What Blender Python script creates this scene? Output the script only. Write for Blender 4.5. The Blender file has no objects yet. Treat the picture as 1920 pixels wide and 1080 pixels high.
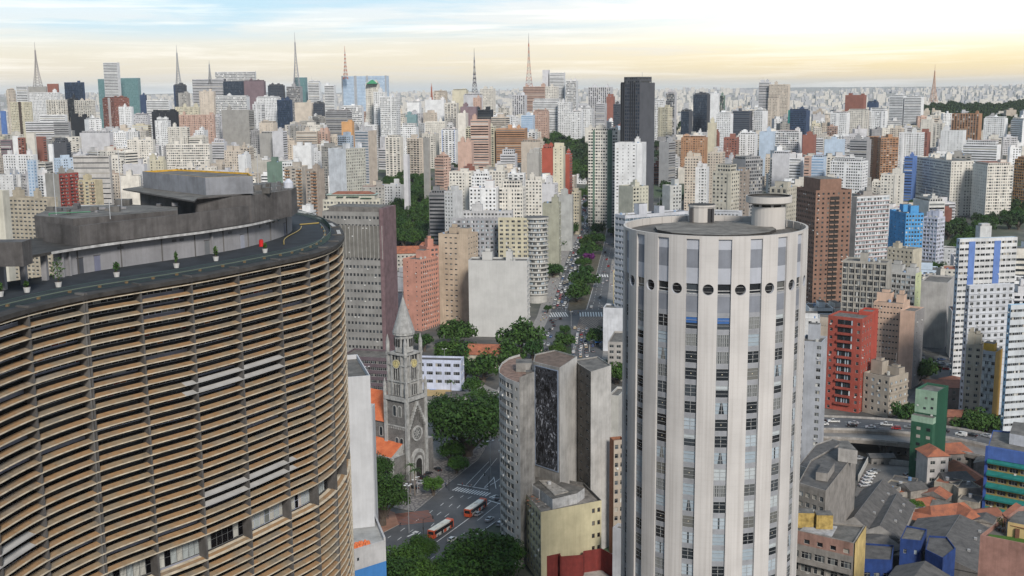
import bpy, math, random
import numpy as np
from mathutils import Vector, Matrix
R_=math.radians
random.seed(7)
SC=bpy.context.scene; COL=SC.collection
# ------------------------------------------------------------------ camera
F=2150.; TH=R_(9.9); RO=0.0093; H=150.
_r0=np.array([1,0,0.]);_u0=np.array([0,math.sin(TH),math.cos(TH)]);FW=np.array([0,math.cos(TH),-math.sin(TH)])
RV=math.cos(RO)*_r0-math.sin(RO)*_u0; UV=math.sin(RO)*_r0+math.cos(RO)*_u0
cam=bpy.data.objects.new('camera',bpy.data.cameras.new('camera')); COL.objects.link(cam)
cam.data.sensor_width=36; cam.data.lens=F/1920*36; cam.data.clip_start=1; cam.data.clip_end=60000
m=Matrix.Identity(4)
for i in range(3): m[i][0]=RV[i]; m[i][1]=UV[i]; m[i][2]=-FW[i]
m[2][3]=H; cam.matrix_world=m; SC.camera=cam
# ------------------------------------------------------------------ sky and sun
SUN_EL,SUN_AZ=R_(34),R_(163)            # azimuth clockwise from +Y: sun low on the right
W=bpy.data.worlds.new('World'); SC.world=W; W.use_nodes=True
nt=W.node_tree; nt.nodes.clear()
def N(nt,t,**k):
    n=nt.nodes.new(t)
    for a,b in k.items():
        if a=='ins':
            for x,y in b.items(): n.inputs[x].default_value=y
        else: setattr(n,a,b)
    return n
def ramp(nt,pts,fac):
    n=nt.nodes.new('ShaderNodeValToRGB'); e=n.color_ramp.elements
    while len(e)<len(pts): e.new(0.5)
    for q,(p,c) in zip(e,pts): q.position=p; q.color=(*c,1) if len(c)==3 else c
    nt.links.new(fac,n.inputs[0]); return n
def math_(nt,op,a,b=None,c=None,clamp=False):
    n=nt.nodes.new('ShaderNodeMath'); n.operation=op; n.use_clamp=clamp
    for i,v in enumerate((a,b,c)):
        if v is None: continue
        if isinstance(v,(int,float)): n.inputs[i].default_value=v
        else: nt.links.new(v,n.inputs[i])
    return n.outputs[0]
def mixc(nt,f,a,b,bt='MIX'):
    n=nt.nodes.new('ShaderNodeMix'); n.data_type='RGBA'; n.blend_type=bt
    for i,v in ((0,f),(6,a),(7,b)):
        if isinstance(v,(int,float)): n.inputs[i].default_value=v
        elif isinstance(v,tuple): n.inputs[i].default_value=(*v,1)
        else: nt.links.new(v,n.inputs[i])
    return n.outputs[2]
L=nt.links.new
out=N(nt,'ShaderNodeOutputWorld'); bg=N(nt,'ShaderNodeBackground'); L(bg.outputs[0],out.inputs[0])
sky=N(nt,'ShaderNodeTexSky'); sky.sky_type='NISHITA'; sky.sun_disc=False; sky.sun_elevation=SUN_EL; sky.sun_rotation=SUN_AZ; sky.air_density=1.2; sky.dust_density=2.5
tc=N(nt,'ShaderNodeTexCoord'); sx=N(nt,'ShaderNodeSeparateXYZ'); L(tc.outputs['Generated'],sx.inputs[0])
el=sx.outputs[2]; az=sx.outputs[0]
# cloud field, stretched along the horizon
mp=N(nt,'ShaderNodeMapping',ins={'Scale':(3.0,1.0,26.0),'Location':(.37,0,.2),'Rotation':(0,R_(-1.2),0)}); L(tc.outputs['Generated'],mp.inputs[0])
nz=N(nt,'ShaderNodeTexNoise',ins={'Scale':1.35,'Detail':7.0,'Roughness':.55,'Distortion':.5}); L(mp.outputs[0],nz.inputs[0])
mp2=N(nt,'ShaderNodeMapping',ins={'Scale':(5.0,1.0,110.0),'Location':(1.7,0,.9),'Rotation':(0,R_(1.0),0)}); L(tc.outputs['Generated'],mp2.inputs[0])
nz2=N(nt,'ShaderNodeTexNoise',ins={'Scale':1.1,'Detail':6.0,'Roughness':.6,'Distortion':.35}); L(mp2.outputs[0],nz2.inputs[0])
# colours of the cloudy evening sky: warm band on the horizon, whiter above
base=ramp(nt,[(0.0,(.60,.62,.60)),(.006,(.74,.68,.56)),(.018,(.83,.73,.53)),(.036,(.84,.77,.62)),(.055,(.80,.80,.78)),(.14,(.66,.76,.90)),(.35,(.34,.46,.64)),(1.0,(.22,.33,.50))],el)
base=base.outputs[0]
leftm=ramp(nt,[(.25,(1,1,1)),(.62,(0,0,0))],math_(nt,'ADD',az,.5)).outputs[0]        # 1 left, 0 right
rightm=ramp(nt,[(.52,(0,0,0)),(.82,(1,1,1))],math_(nt,'ADD',az,.5)).outputs[0]
whiteR=ramp(nt,[(0.0,(.66,.64,.58)),(.006,(.82,.68,.46)),(.018,(.90,.75,.44)),(.032,(1.0,.90,.66)),(.046,(1.15,1.1,.95)),(.14,(.95,1.0,1.05)),(.35,(.42,.52,.66)),(1.0,(.22,.33,.50))],el).outputs[0]
c=mixc(nt,rightm,base,whiteR)
c=mixc(nt,math_(nt,'MULTIPLY',leftm,.55),c,ramp(nt,[(0.0,(.60,.64,.66)),(.012,(.70,.66,.60)),(.03,(.72,.70,.62)),(.050,(.66,.76,.80)),(.075,(.55,.76,.90)),(.2,(.6,.72,.85)),(.4,(.38,.46,.58))],el).outputs[0])
# blue gaps above ~2 degrees, mostly to the left
gap=ramp(nt,[(.44,(0,0,0)),(.54,(1,1,1))],nz.outputs[0]).outputs[0]
hi=ramp(nt,[(.038,(0,0,0)),(.056,(1,1,1))],el).outputs[0]
gl=ramp(nt,[(.45,(1,1,1)),(.74,(.10,.10,.10))],math_(nt,'ADD',az,.5)).outputs[0]
g=math_(nt,'MULTIPLY',math_(nt,'MULTIPLY',gap,hi),gl)
c=mixc(nt,math_(nt,'MULTIPLY',g,.62),c,(.36,.63,.80))
wisp=ramp(nt,[(.50,(0,0,0)),(.68,(1,1,1))],nz2.outputs[0]).outputs[0]
c=mixc(nt,math_(nt,'MULTIPLY',wisp,.42),c,(1.12,1.08,1.02))
dk=ramp(nt,[(.30,(1,1,1)),(.44,(0,0,0))],nz2.outputs[0]).outputs[0]
c=mixc(nt,math_(nt,'MULTIPLY',dk,.28),c,(.70,.73,.80))
nis=mixc(nt,1.0,sky.outputs[0],(.10,.10,.10),'MULTIPLY')
c=mixc(nt,.12,c,nis)
bk=ramp(nt,[(.0,(.42,.44,.48)),(.42,(.50,.52,.56)),(.72,(1,1,1))],math_(nt,'MULTIPLY_ADD',sx.outputs[1],.5,.5)).outputs[0]   # dims the unseen sky behind the camera to cut fill and glass reflections
c=mixc(nt,1.0,c,bk,'MULTIPLY')
L(c,bg.inputs[0]); bg.inputs[1].default_value=1.12
sun=bpy.data.objects.new('sun',bpy.data.lights.new('sun','SUN')); COL.objects.link(sun)
sun.data.energy=3.5; sun.data.angle=R_(12); sun.data.color=(1,.94,.86)
sd=Vector((math.cos(SUN_EL)*math.sin(SUN_AZ),math.cos(SUN_EL)*math.cos(SUN_AZ),math.sin(SUN_EL)))
sun.rotation_euler=sd.to_track_quat('Z','Y').to_euler()
SC.view_settings.view_transform='Standard'; SC.view_settings.look='None'; SC.view_settings.exposure=0.2; SC.view_settings.gamma=1
SC.cycles.max_bounces=5; SC.cycles.diffuse_bounces=2; SC.cycles.glossy_bounces=2; SC.cycles.volume_bounces=0; SC.cycles.transmission_bounces=2
SC.cycles.transparent_max_bounces=8
# ------------------------------------------------------------------ pixel helpers (1920x1080 frame of the photograph)
def ray(px,py): return F*FW+(px-960)*RV+(540-py)*UV
def onz(px,py,z):
    d=ray(px,py); t=(z-H)/d[2]; return np.array([d[0]*t,d[1]*t,z])
def atY(px,py,Y):
    d=ray(px,py); t=Y/d[1]; return d*t+[0,0,H]
def proj(p):
    v=np.array(p,float)-[0,0,H]; w=v@FW
    return 960+F*(v@RV)/w, 540-F*(v@UV)/w
def sst(t): t=min(1,max(0,t)); return t*t*(3-2*t)
def T(x,y):
    d=math.hypot(x,y); a=x/max(y,1)
    amp=58-22*sst((a-.02)/.3)
    z=amp*sst((d-560)/1900.)
    if d>2700: z-=(amp-12)*sst((d-2700)/1400.)
    if d>6500: z+=95*sst((d-7000)/5000.)*(.75+.25*math.sin(x*.0011+1)+.12*math.sin(x*.0037))
    return z
def onT(px,py,up=0.):
    z=0.
    for _ in range(12):
        p=onz(px,py,z+up); z=T(p[0],p[1])
    return np.array([p[0],p[1],z+up])
# ------------------------------------------------------------------ materials
MATS={}
def mat(name): 
    m=bpy.data.materials.new(name); m.use_nodes=True; nt=m.node_tree
    return m,nt,nt.nodes['Principled BSDF']
def paint(col,rough=.85,dirt=.35,scale=.25,streak=True,varo=.0,spec=.3,bump=0):
    key=('p',tuple(round(c,3) for c in col),rough,dirt,scale,streak,varo,bump)
    if key in MATS: return MATS[key]
    m,nt,b=mat('paint'); L=nt.links.new
    tc=N(nt,'ShaderNodeTexCoord')
    n1=N(nt,'ShaderNodeTexNoise',ins={'Scale':scale,'Detail':6.0,'Roughness':.65}); L(tc.outputs['Object'],n1.inputs[0])
    f=ramp(nt,[(.32,(1-dirt,1-dirt,1-dirt)),(.62,(1,1,1))],n1.outputs[0]).outputs[0]
    c=mixc(nt,1.0,f,tuple(col),'MULTIPLY')
    if streak:
        mp=N(nt,'ShaderNodeMapping',ins={'Scale':(.8,.8,.045)}); L(tc.outputs['Object'],mp.inputs[0])
        n2=N(nt,'ShaderNodeTexNoise',ins={'Scale':1.6,'Detail':5.0,'Roughness':.7}); L(mp.outputs[0],n2.inputs[0])
        s=ramp(nt,[(.32,(1-dirt*.5,1-dirt*.52,1-dirt*.55)),(.60,(1,1,1))],n2.outputs[0]).outputs[0]
        c=mixc(nt,1.0,c,s,'MULTIPLY')
    if varo:
        oi=N(nt,'ShaderNodeObjectInfo'); gm=N(nt,'ShaderNodeNewGeometry')
        r=math_(nt,'FRACT',math_(nt,'ADD',oi.outputs['Random'],gm.outputs['Random Per Island']))
        v=ramp(nt,[(0,(1-varo,)*3),(1,(1+varo*.3,)*3)],r).outputs[0]
        c=mixc(nt,1.0,c,v,'MULTIPLY')
    L(c,b.inputs['Base Color']); b.inputs['Roughness'].default_value=rough; b.inputs['Specular IOR Level'].default_value=spec
    if bump:
        bp=N(nt,'ShaderNodeBump',ins={'Strength':bump,'Distance':.05}); n3=N(nt,'ShaderNodeTexNoise',ins={'Scale':6.0,'Detail':5.0}); L(tc.outputs['Object'],n3.inputs[0]); L(n3.outputs[0],bp.inputs['Height']); L(bp.outputs[0],b.inputs['Normal'])
    MATS[key]=m; return m
def glassm(kind='mix'):
    if ('g',kind) in MATS: return MATS[('g',kind)]
    m,nt,b=mat('window_glass'); L=nt.links.new
    oi=N(nt,'ShaderNodeObjectInfo'); gm=N(nt,'ShaderNodeNewGeometry')
    r=math_(nt,'FRACT',math_(nt,'ADD',math_(nt,'MULTIPLY',oi.outputs['Random'],7.31),gm.outputs['Random Per Island']))
    sets={'mix':[(0,(.012,.014,.018)),(.38,(.03,.035,.042)),(.55,(.075,.085,.095)),(.72,(.16,.17,.17)),(.86,(.34,.32,.28)),(.95,(.5,.5,.48))],
          'dark':[(0,(.010,.012,.015)),(.6,(.02,.025,.03)),(.85,(.05,.06,.07)),(.96,(.14,.14,.13))],
          'blue':[(0,(.04,.07,.10)),(.5,(.07,.12,.17)),(.85,(.12,.18,.24))],
          'teal':[(0,(.10,.20,.21)),(1,(.15,.26,.27))],'navy':[(0,(.012,.022,.04)),(.8,(.025,.04,.065)),(1,(.06,.08,.11))],'sky':[(0,(.14,.24,.38)),(1,(.22,.34,.50))],
          'pale':[(0,(.015,.018,.022)),(.42,(.05,.06,.07)),(.58,(.27,.33,.38)),(.75,(.40,.47,.52)),(.93,(.62,.66,.68))],
          'curt':[(0,(.004,.004,.005)),(.62,(.012,.013,.015)),(.74,(.04,.045,.045)),(.82,(.13,.14,.135)),(.88,(.04,.022,.012)),(.92,(.20,.08,.02)),(.95,(.12,.015,.01)),(.975,(.32,.33,.31))]}
    rp=ramp(nt,sets[kind],r); rp.color_ramp.interpolation='CONSTANT' if kind in('mix','pale','curt') else 'LINEAR'
    L(rp.outputs[0],b.inputs['Base Color']); b.inputs['Roughness'].default_value=.12; b.inputs['Specular IOR Level'].default_value=.5 if kind!='curt' else .12
    MATS[('g',kind)]=m; return m
def plain(col,rough=.6,metal=0.,name='finish'):
    key=('q',col,rough,metal)
    if key in MATS: return MATS[key]
    m,nt,b=mat(name); tc=N(nt,'ShaderNodeTexCoord')
    n1=N(nt,'ShaderNodeTexNoise',ins={'Scale':1.2,'Detail':4.0}); nt.links.new(tc.outputs['Object'],n1.inputs[0])
    f=ramp(nt,[(.3,(.85,.85,.85)),(.7,(1,1,1))],n1.outputs[0]).outputs[0]
    nt.links.new(mixc(nt,1.0,f,tuple(col),'MULTIPLY'),b.inputs['Base Color'])
    b.inputs['Roughness'].default_value=rough; b.inputs['Metallic'].default_value=metal
    MATS[key]=m; return m
def leafm(col,name='foliage'):
    key=('l',col)
    if key in MATS: return MATS[key]
    m,nt,b=mat(name); L=nt.links.new
    gm=N(nt,'ShaderNodeNewGeometry'); oi=N(nt,'ShaderNodeObjectInfo')
    v=ramp(nt,[(0,tuple(c*.55 for c in col)),(.5,col),(1,tuple(min(1,c*1.55) for c in col))],gm.outputs['Random Per Island']).outputs[0]
    o=ramp(nt,[(0,(.75,.85,.8)),(1,(1.15,1.05,.9))],oi.outputs['Random']).outputs[0]
    L(mixc(nt,1.0,v,o,'MULTIPLY'),b.inputs['Base Color']); b.inputs['Roughness'].default_value=.7; b.inputs['Specular IOR Level'].default_value=.2
    MATS[key]=m; return m
def roofm(kind):
    key=('r',kind)
    if key in MATS: return MATS[key]
    m,nt,b=mat('roof_covering'); L=nt.links.new
    tc=N(nt,'ShaderNodeTexCoord')
    A,B={'tile':((.17,.065,.042),(.40,.135,.065)),'tiledark':((.16,.06,.04),(.30,.12,.07)),'fibre':((.045,.043,.042),(.125,.118,.112)),'slab':((.05,.047,.042),(.17,.158,.142)),'metal':((.42,.44,.46),(.62,.64,.66)),'white':((.55,.55,.54),(.75,.75,.74)),'church':((.42,.09,.03),(.62,.17,.06))}[kind]
    n1=N(nt,'ShaderNodeTexNoise',ins={'Scale':.35,'Detail':8.0,'Roughness':.7}); L(tc.outputs['Object'],n1.inputs[0])
    c=ramp(nt,[(.32,A),(.66,B)],n1.outputs[0]).outputs[0]
    if kind in('tile','tiledark','church','fibre'):
        w=N(nt,'ShaderNodeTexWave',ins={'Scale':1.5 if kind!='fibre' else .9,'Distortion':.6,'Detail':2.0}); L(tc.outputs['Object'],w.inputs[0])
        c=mixc(nt,.8,c,ramp(nt,[(0,(.72,.72,.72)),(1,(1.1,1.1,1.1))],w.outputs[0]).outputs[0],'MULTIPLY')
    L(c,b.inputs['Base Color']); b.inputs['Roughness'].default_value=.85
    MATS[key]=m; return m
# ------------------------------------------------------------------ mesh collecting
class MB:
    def __init__(s,T=None): s.v=[];s.f=[];s.mi=[];s.mats=[];s.T=T
    def P(s,p):
        if s.T is None: return (float(p[0]),float(p[1]),float(p[2]))
        o,a,b=s.T; return (o[0]+p[0]*a[0]+p[1]*b[0], o[1]+p[0]*a[1]+p[1]*b[1], o[2]+p[2])
    def mid(s,m):
        if m not in s.mats: s.mats.append(m)
        return s.mats.index(m)
    def face(s,pts,m):
        n=len(s.v); s.v+= [s.P(p) for p in pts]; s.f.append(tuple(range(n,n+len(pts)))); s.mi.append(s.mid(m))
    def box(s,x0,x1,y0,y1,z0,z1,m,top=None,bot=True):
        n=len(s.v); s.v+=[s.P(p) for p in((x0,y0,z0),(x1,y0,z0),(x1,y1,z0),(x0,y1,z0),(x0,y0,z1),(x1,y0,z1),(x1,y1,z1),(x0,y1,z1))]
        fs=[(0,1,5,4),(1,2,6,5),(2,3,7,6),(3,0,4,7)]; k=s.mid(m)
        for q in fs: s.f.append(tuple(n+i for i in q)); s.mi.append(k)
        s.f.append((n+4,n+5,n+6,n+7)); s.mi.append(s.mid(top) if top else k)
        if bot: s.f.append((n+3,n+2,n+1,n)); s.mi.append(k)
    def prism(s,poly,z0,z1,m,top=None,cap=True):
        n=len(s.v); k=len(poly); s.v+=[s.P((p[0],p[1],z0)) for p in poly]+[s.P((p[0],p[1],z1)) for p in poly]; j=s.mid(m)
        for i in range(k):
            a=(i+1)%k; s.f.append((n+i,n+a,n+k+a,n+k+i)); s.mi.append(j)
        if cap:
            s.f.append(tuple(n+k+i for i in range(k))); s.mi.append(s.mid(top) if top else j)
            s.f.append(tuple(n+k-1-i for i in range(k))); s.mi.append(j)
    def cyl(s,c,r,z0,z1,m,n=12,r2=None,top=None,a0=0,ry=None):
        r2=r if r2 is None else r2; q=1 if ry is None else ry
        k=len(s.v); j=s.mid(m)
        A=[a0+2*math.pi*i/n for i in range(n)]
        s.v+=[s.P((c[0]+r*math.cos(a),c[1]+r*q*math.sin(a),z0)) for a in A]
        s.v+=[s.P((c[0]+r2*math.cos(a),c[1]+r2*q*math.sin(a),z1)) for a in A]
        for i in range(n):
            a=(i+1)%n; s.f.append((k+i,k+a,k+n+a,k+n+i)); s.mi.append(j)
        if r2>0.01: s.f.append(tuple(k+n+i for i in range(n))); s.mi.append(s.mid(top) if top else j)
        s.f.append(tuple(k+n-1-i for i in range(n))); s.mi.append(j)
    def tube(s,p,q,r,m,n=5,r2=None):
        p=Vector(p);q=Vector(q);d=(q-p).normalized(); a=d.orthogonal().normalized(); b=d.cross(a); r2=r if r2 is None else r2
        k=len(s.v); j=s.mid(m)
        for c,rr in((p,r),(q,r2)):
            for i in range(n):
                t=2*math.pi*i/n; w=c+a*rr*math.cos(t)+b*rr*math.sin(t); s.v.append(s.P(w))
        for i in range(n):
            t=(i+1)%n; s.f.append((k+i,k+t,k+n+t,k+n+i)); s.mi.append(j)
        s.f.append(tuple(k+i for i in range(n-1,-1,-1))); s.mi.append(j); s.f.append(tuple(k+n+i for i in range(n))); s.mi.append(j)
    def gable(s,x0,x1,y0,y1,z0,z1,m,axis='x',wall=None,hip=0.,over=.0):
        # roof over a rectangle; ridge along axis
        w=wall or m; X0,X1,Y0,Y1=x0-over,x1+over,y0-over,y1+over
        if axis=='x':
            ym=(y0+y1)/2; a=(X0+hip,ym,z1); b=(X1-hip,ym,z1)
            s.face([(X0,Y0,z0),(X1,Y0,z0),b,a],m); s.face([(X1,Y1,z0),(X0,Y1,z0),a,b],m)
            s.face([(X0,Y1,z0),(X0,Y0,z0),a],m if hip else w); s.face([(X1,Y0,z0),(X1,Y1,z0),b],m if hip else w)
        else:
            xm=(x0+x1)/2; a=(xm,Y0+hip,z1); b=(xm,Y1-hip,z1)
            s.face([(X0,Y1,z0),(X0,Y0,z0),a,b],m); s.face([(X1,Y0,z0),(X1,Y1,z0),b,a],m)
            s.face([(X0,Y0,z0),(X1,Y0,z0),a],m if hip else w); s.face([(X1,Y1,z0),(X0,Y1,z0),b],m if hip else w)
        s.face([(X0,Y0,z0-.02),(X0,Y1,z0-.02),(X1,Y1,z0-.02),(X1,Y0,z0-.02)],m)
    def mesh(s,name,off=(0,0,0)):
        me=bpy.data.meshes.new(name)
        v=np.array(s.v,dtype=np.float64).reshape(-1,3)-np.array(off,float)
        me.from_pydata(v.tolist(),[],s.f)
        for m in s.mats: me.materials.append(m)
        me.polygons.foreach_set('material_index',s.mi); me.update(); return me
    def build(s,name,parent=None,off=None,smooth=False):
        """world-space geometry -> ONE object; under a parent it is stored relative to the parent's origin"""
        if not s.f: return None
        if parent is not None: o=(parent['_ox'],parent['_oy'],parent['_oz'])
        else: o=off if off is not None else (0,0,0)
        me=s.mesh(name,o); ob=bpy.data.objects.new(name,me); COL.objects.link(ob)
        if smooth: me.shade_smooth()
        if parent is not None: ob.parent=parent
        else: ob.location=o
        return ob
def root(name,loc):
    o=bpy.data.objects.new(name,None); COL.objects.link(o); o.location=[float(c) for c in loc]; o.empty_display_size=1
    o['_ox'],o['_oy'],o['_oz']=[float(c) for c in loc]; ROOTS.append(o); return o
ROOTS=[]
USED={}
def tag(o,label,cat,group=None,kind=None):
    o['label']=label; o['category']=cat
    if group: o['group']=group
    if kind: o['kind']=kind
    return o
def struct(o,kind='structure'): o['kind']=kind; return o
def child(name,mesh,parent,loc,rz=0,scale=None,label=None):
    """a part that shares mesh data, placed in world coordinates under an unrotated root"""
    o=bpy.data.objects.new(name,mesh); COL.objects.link(o); o.parent=parent
    o.location=(loc[0]-parent['_ox'],loc[1]-parent['_oy'],loc[2]-parent['_oz']); o.rotation_euler=(0,0,rz)
    if scale: o.scale=scale
    return o

def subpart(ob,parent):
    """hang a part that shares its thing's origin one level deeper, under another part"""
    if ob is not None and parent is not None: ob.parent=parent
    return ob
# ------------------------------------------------------------------ facades and box buildings
ST={ # fh floor height, bw bay width, ww window share of the bay, wh window height, sl sill height
 'g':dict(fh=3.0,bw=3.2,ww=.46,wh=1.35,sl=.95), 'G':dict(fh=3.0,bw=2.5,ww=.62,wh=1.5,sl=.85),
 's':dict(fh=3.0,bw=4.6,ww=.22,wh=.9,sl=1.2),   'S':dict(fh=3.0,bw=6.5,ww=.14,wh=.8,sl=1.3),
 'r':dict(fh=3.3,bw=3.0,ww=.96,wh=1.5,sl=.9),   'R':dict(fh=3.1,bw=2.6,ww=.97,wh=1.15,sl=1.05,slab=.35),
 'b':dict(fh=3.0,bw=4.2,ww=.66,wh=2.0,sl=.25,bal=1.1), 'B':dict(fh=3.0,bw=5.2,ww=.55,wh=1.5,sl=.7,bal=.9,split=1),
 'v':dict(fh=3.3,bw=2.4,ww=.74,wh=2.1,sl=.6,fin=.4), 'V':dict(fh=3.4,bw=4.4,ww=.5,wh=2.7,sl=.3,fin=.25),
 'c':dict(fh=3.5,bw=1.7,ww=.93,wh=3.1,sl=.2),   'o':dict(fh=3.6,bw=2.0,ww=.72,wh=1.7,sl=1.0),
 'p':dict(fh=3.0,bw=2.9,ww=.84,wh=1.7,sl=.75,fin=.18), 'n':None}
WM={}
def winmesh(w,h,glass,frame,nx=None):
    w=round(w*5)/5; h=round(h*5)/5; k=(w,h,glass,frame,nx)
    if k in WM: return WM[k]
    b=MB(); fm=plain(frame,.5,name='window_frame'); gm=glassm(glass); nx=nx or max(1,round(w/1.0)); t=.055
    for i in range(nx):
        a=-w/2+w*i/nx; c=-w/2+w*(i+1)/nx
        b.face([(a,0,0),(c,0,0),(c,0,h),(a,0,h)],gm)
        if i: b.box(a-t/2,a+t/2,.005,.06,0,h,fm,bot=False)
    b.box(-w/2,w/2,.004,.09,0,t,fm); b.box(-w/2,w/2,.004,.07,h-t,h,fm); b.box(-w/2,-w/2+t,.004,.07,t,h-t,fm); b.box(w/2-t,w/2,.004,.07,t,h-t,fm)
    if h>1.2: b.box(-w/2,w/2,.006,.05,h*.66,h*.66+.045,fm)
    WM[k]=b.mesh('window'); return WM[k]
def facade(B,p0,d,n,Wd,z0,z1,st,wall,hi,glass='mix',frame=(.5,.5,.48),skip=None,ov=None,slabm=None,rnd=None):
    """one wall plane with recessed windows; hi: windows are collected as parts, else drawn in the same mesh"""
    mb=B['mb']; P=lambda u,z,o=0.:(p0[0]+d[0]*u+n[0]*o,p0[1]+d[1]*u+n[1]*o,z)
    q=lambda a,b_,c,e,o,m:mb.face([P(a,c,o),P(b_,c,o),P(b_,e,o),P(a,e,o)],m)
    def bx(a,b_,c,e,o0,o1,m):
        pts=[P(a,c,o0),P(b_,c,o0),P(b_,c,o1),P(a,c,o1)]; k=len(mb.v); mb.v+=[mb.P(x) for x in pts]+[mb.P((x[0],x[1],e)) for x in pts]
        j=mb.mid(m)
        for f in((0,1,5,4),(1,2,6,5),(2,3,7,6),(3,0,4,7),(4,5,6,7),(3,2,1,0)): mb.f.append(tuple(k+i for i in f)); mb.mi.append(j)
    if st is None or ST.get(st) is None or Wd<2.0 or z1-z0<3: q(0,Wd,z0,z1,0,wall); return
    S=dict(ST[st]); 
    if ov: S.update(ov)
    fh=S['fh']; nf=max(1,int((z1-z0-.9)/fh)); nb=max(1,int(round(Wd/S['bw']))); bw=Wd/nb; ww=bw*S['ww']; ztop=z1-.9
    zf=[ztop-fh*(i+1) for i in range(nf)]; sm=slabm or wall; gm=glassm(glass)
    if not hi:
        q(0,Wd,z0,z1,0,wall)
        full=S['ww']>.9; r3=random.Random(int(abs(p0[0])*31+abs(p0[1])*17+Wd*7)); pat=None
        if st in('g','G','s') and nb>3:
            k_=r3.choice([0,0,1,1,2,3]); pat=[1.]*nb
            if k_==1: 
                for j in range(nb): pat[j]=1.5 if (j+r3.randint(0,0))%3==1 else .62
            elif k_==2: pat[nb//2]=0; pat[0]=.6; pat[-1]=.6
            elif k_==3:
                for j in range(nb): pat[j]=r3.choice([.5,.9,1.3,1.3])
            if r3.random()<.35:
                j=r3.randrange(nb); bx(bw*j+.1,bw*(j+1)-.1,zf[-1],ztop,0,.55,wall)
            if r3.random()<.3:
                for z in zf: bx(0,Wd,z-.06,z+.10,0,.10,wall)
        for z in zf:
            a,b_=z+S['sl'],z+S['sl']+S['wh']
            if full and st!='c':
                q(.4,Wd-.4,a,b_,.05,gm)
            else:
                for j in range(nb):
                    if skip and skip(j,nb): continue
                    if r3.random()<.03: continue
                    w2=min(bw*.94,ww*(pat[j] if pat else 1)); u=bw*(j+.5)
                    if w2>.1: q(u-w2/2,u+w2/2,a,b_,.05 if not pat else .57 if False else .05,gm)
            if S.get('bal') : 
                if S.get('split'):
                    for j in range(0,nb,2): bx(bw*j+.4,bw*(j+1)-.1,z-.1,z+.9,0,S['bal'],sm)
                else: bx(.3,Wd-.3,z-.1,z+.85,0,S['bal'],sm)
            if S.get('slab'): bx(0,Wd,z-.12,z+.5,0,S['slab'],sm)
        if S.get('fin'):
            for j in range(nb+1): bx(max(0,bw*j-.22),min(Wd,bw*j+.22),max(z0,zf[-1]),ztop,0,S['fin'],sm)
        return
    dp=.28
    q(0,Wd,ztop,z1,0,wall); 
    if zf[-1]>z0: q(0,Wd,z0,zf[-1],0,wall)
    ang=math.atan2(d[1],d[0]); 
    if d[0]*n[1]-d[1]*n[0]<0: ang+=math.pi           # local +y must be the outward normal
    wm=winmesh(ww,S['wh'],glass,frame)
    rv=paint((.22,.21,.2))
    for i,z in enumerate(zf):
        a,b_=z+S['sl'],z+S['sl']+S['wh']
        q(0,Wd,z,a,0,wall); q(0,Wd,b_,z+fh,0,wall); last=0.
        for j in range(nb):
            if skip and skip(j,nb): continue
            u=bw*(j+.5); l,r_=u-ww/2,u+ww/2
            if l>last+.005: q(last,l,a,b_,0,wall)
            last=r_
            for A,C in((l,a),(r_,a)): mb.face([P(A,a,0),P(A,a,-dp),P(A,b_,-dp),P(A,b_,0)],wall)
            mb.face([P(l,a,0),P(r_,a,0),P(r_,a,-dp),P(l,a,-dp)],wall); mb.face([P(l,b_,0),P(r_,b_,0),P(r_,b_,-dp),P(l,b_,-dp)],wall)
            w=ww/(round(ww*5)/5); h=S['wh']/(round(S['wh']*5)/5)
            B['wins'].append((P(u,a,-dp),ang,wm,(w,1,h)))
        if last<Wd-.005: q(last,Wd,a,b_,0,wall)
        if S.get('bal'):
            if S.get('split'):
                for j in range(0,nb,2): bx(bw*j+.3,bw*(j+1)+.1,z-.1,z+.05,.002,S['bal'],sm); bx(bw*j+.3,bw*(j+1)+.1,z+.05,z+.95,S['bal']-.12,S['bal'],sm)
            else:
                bx(.2,Wd-.2,z-.1,z+.05,.002,S['bal'],sm); bx(.2,Wd-.2,z+.05,z+.9,S['bal']-.12,S['bal'],sm)
        if S.get('slab'): bx(0,Wd,z-.1,z+.12,.003,S['slab'],sm)
    if S.get('fin'):
        for j in range(nb+1): bx(max(0,bw*j-.15),min(Wd,bw*j+.15),zf[-1],ztop,.003,S['fin'],sm)
    # air conditioners under some windows
    if rnd and S['ww']<.9:
        am=plain((.62,.62,.6),.6)
        for z in zf:
            for j in range(nb):
                if rnd.random()<.10 and not(skip and skip(j,nb)):
                    u=bw*(j+.5)+ww*.2; bx(u-.35,u+.35,z+S['sl']-.6,z+S['sl']-.1,.004,.42,am)
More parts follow.
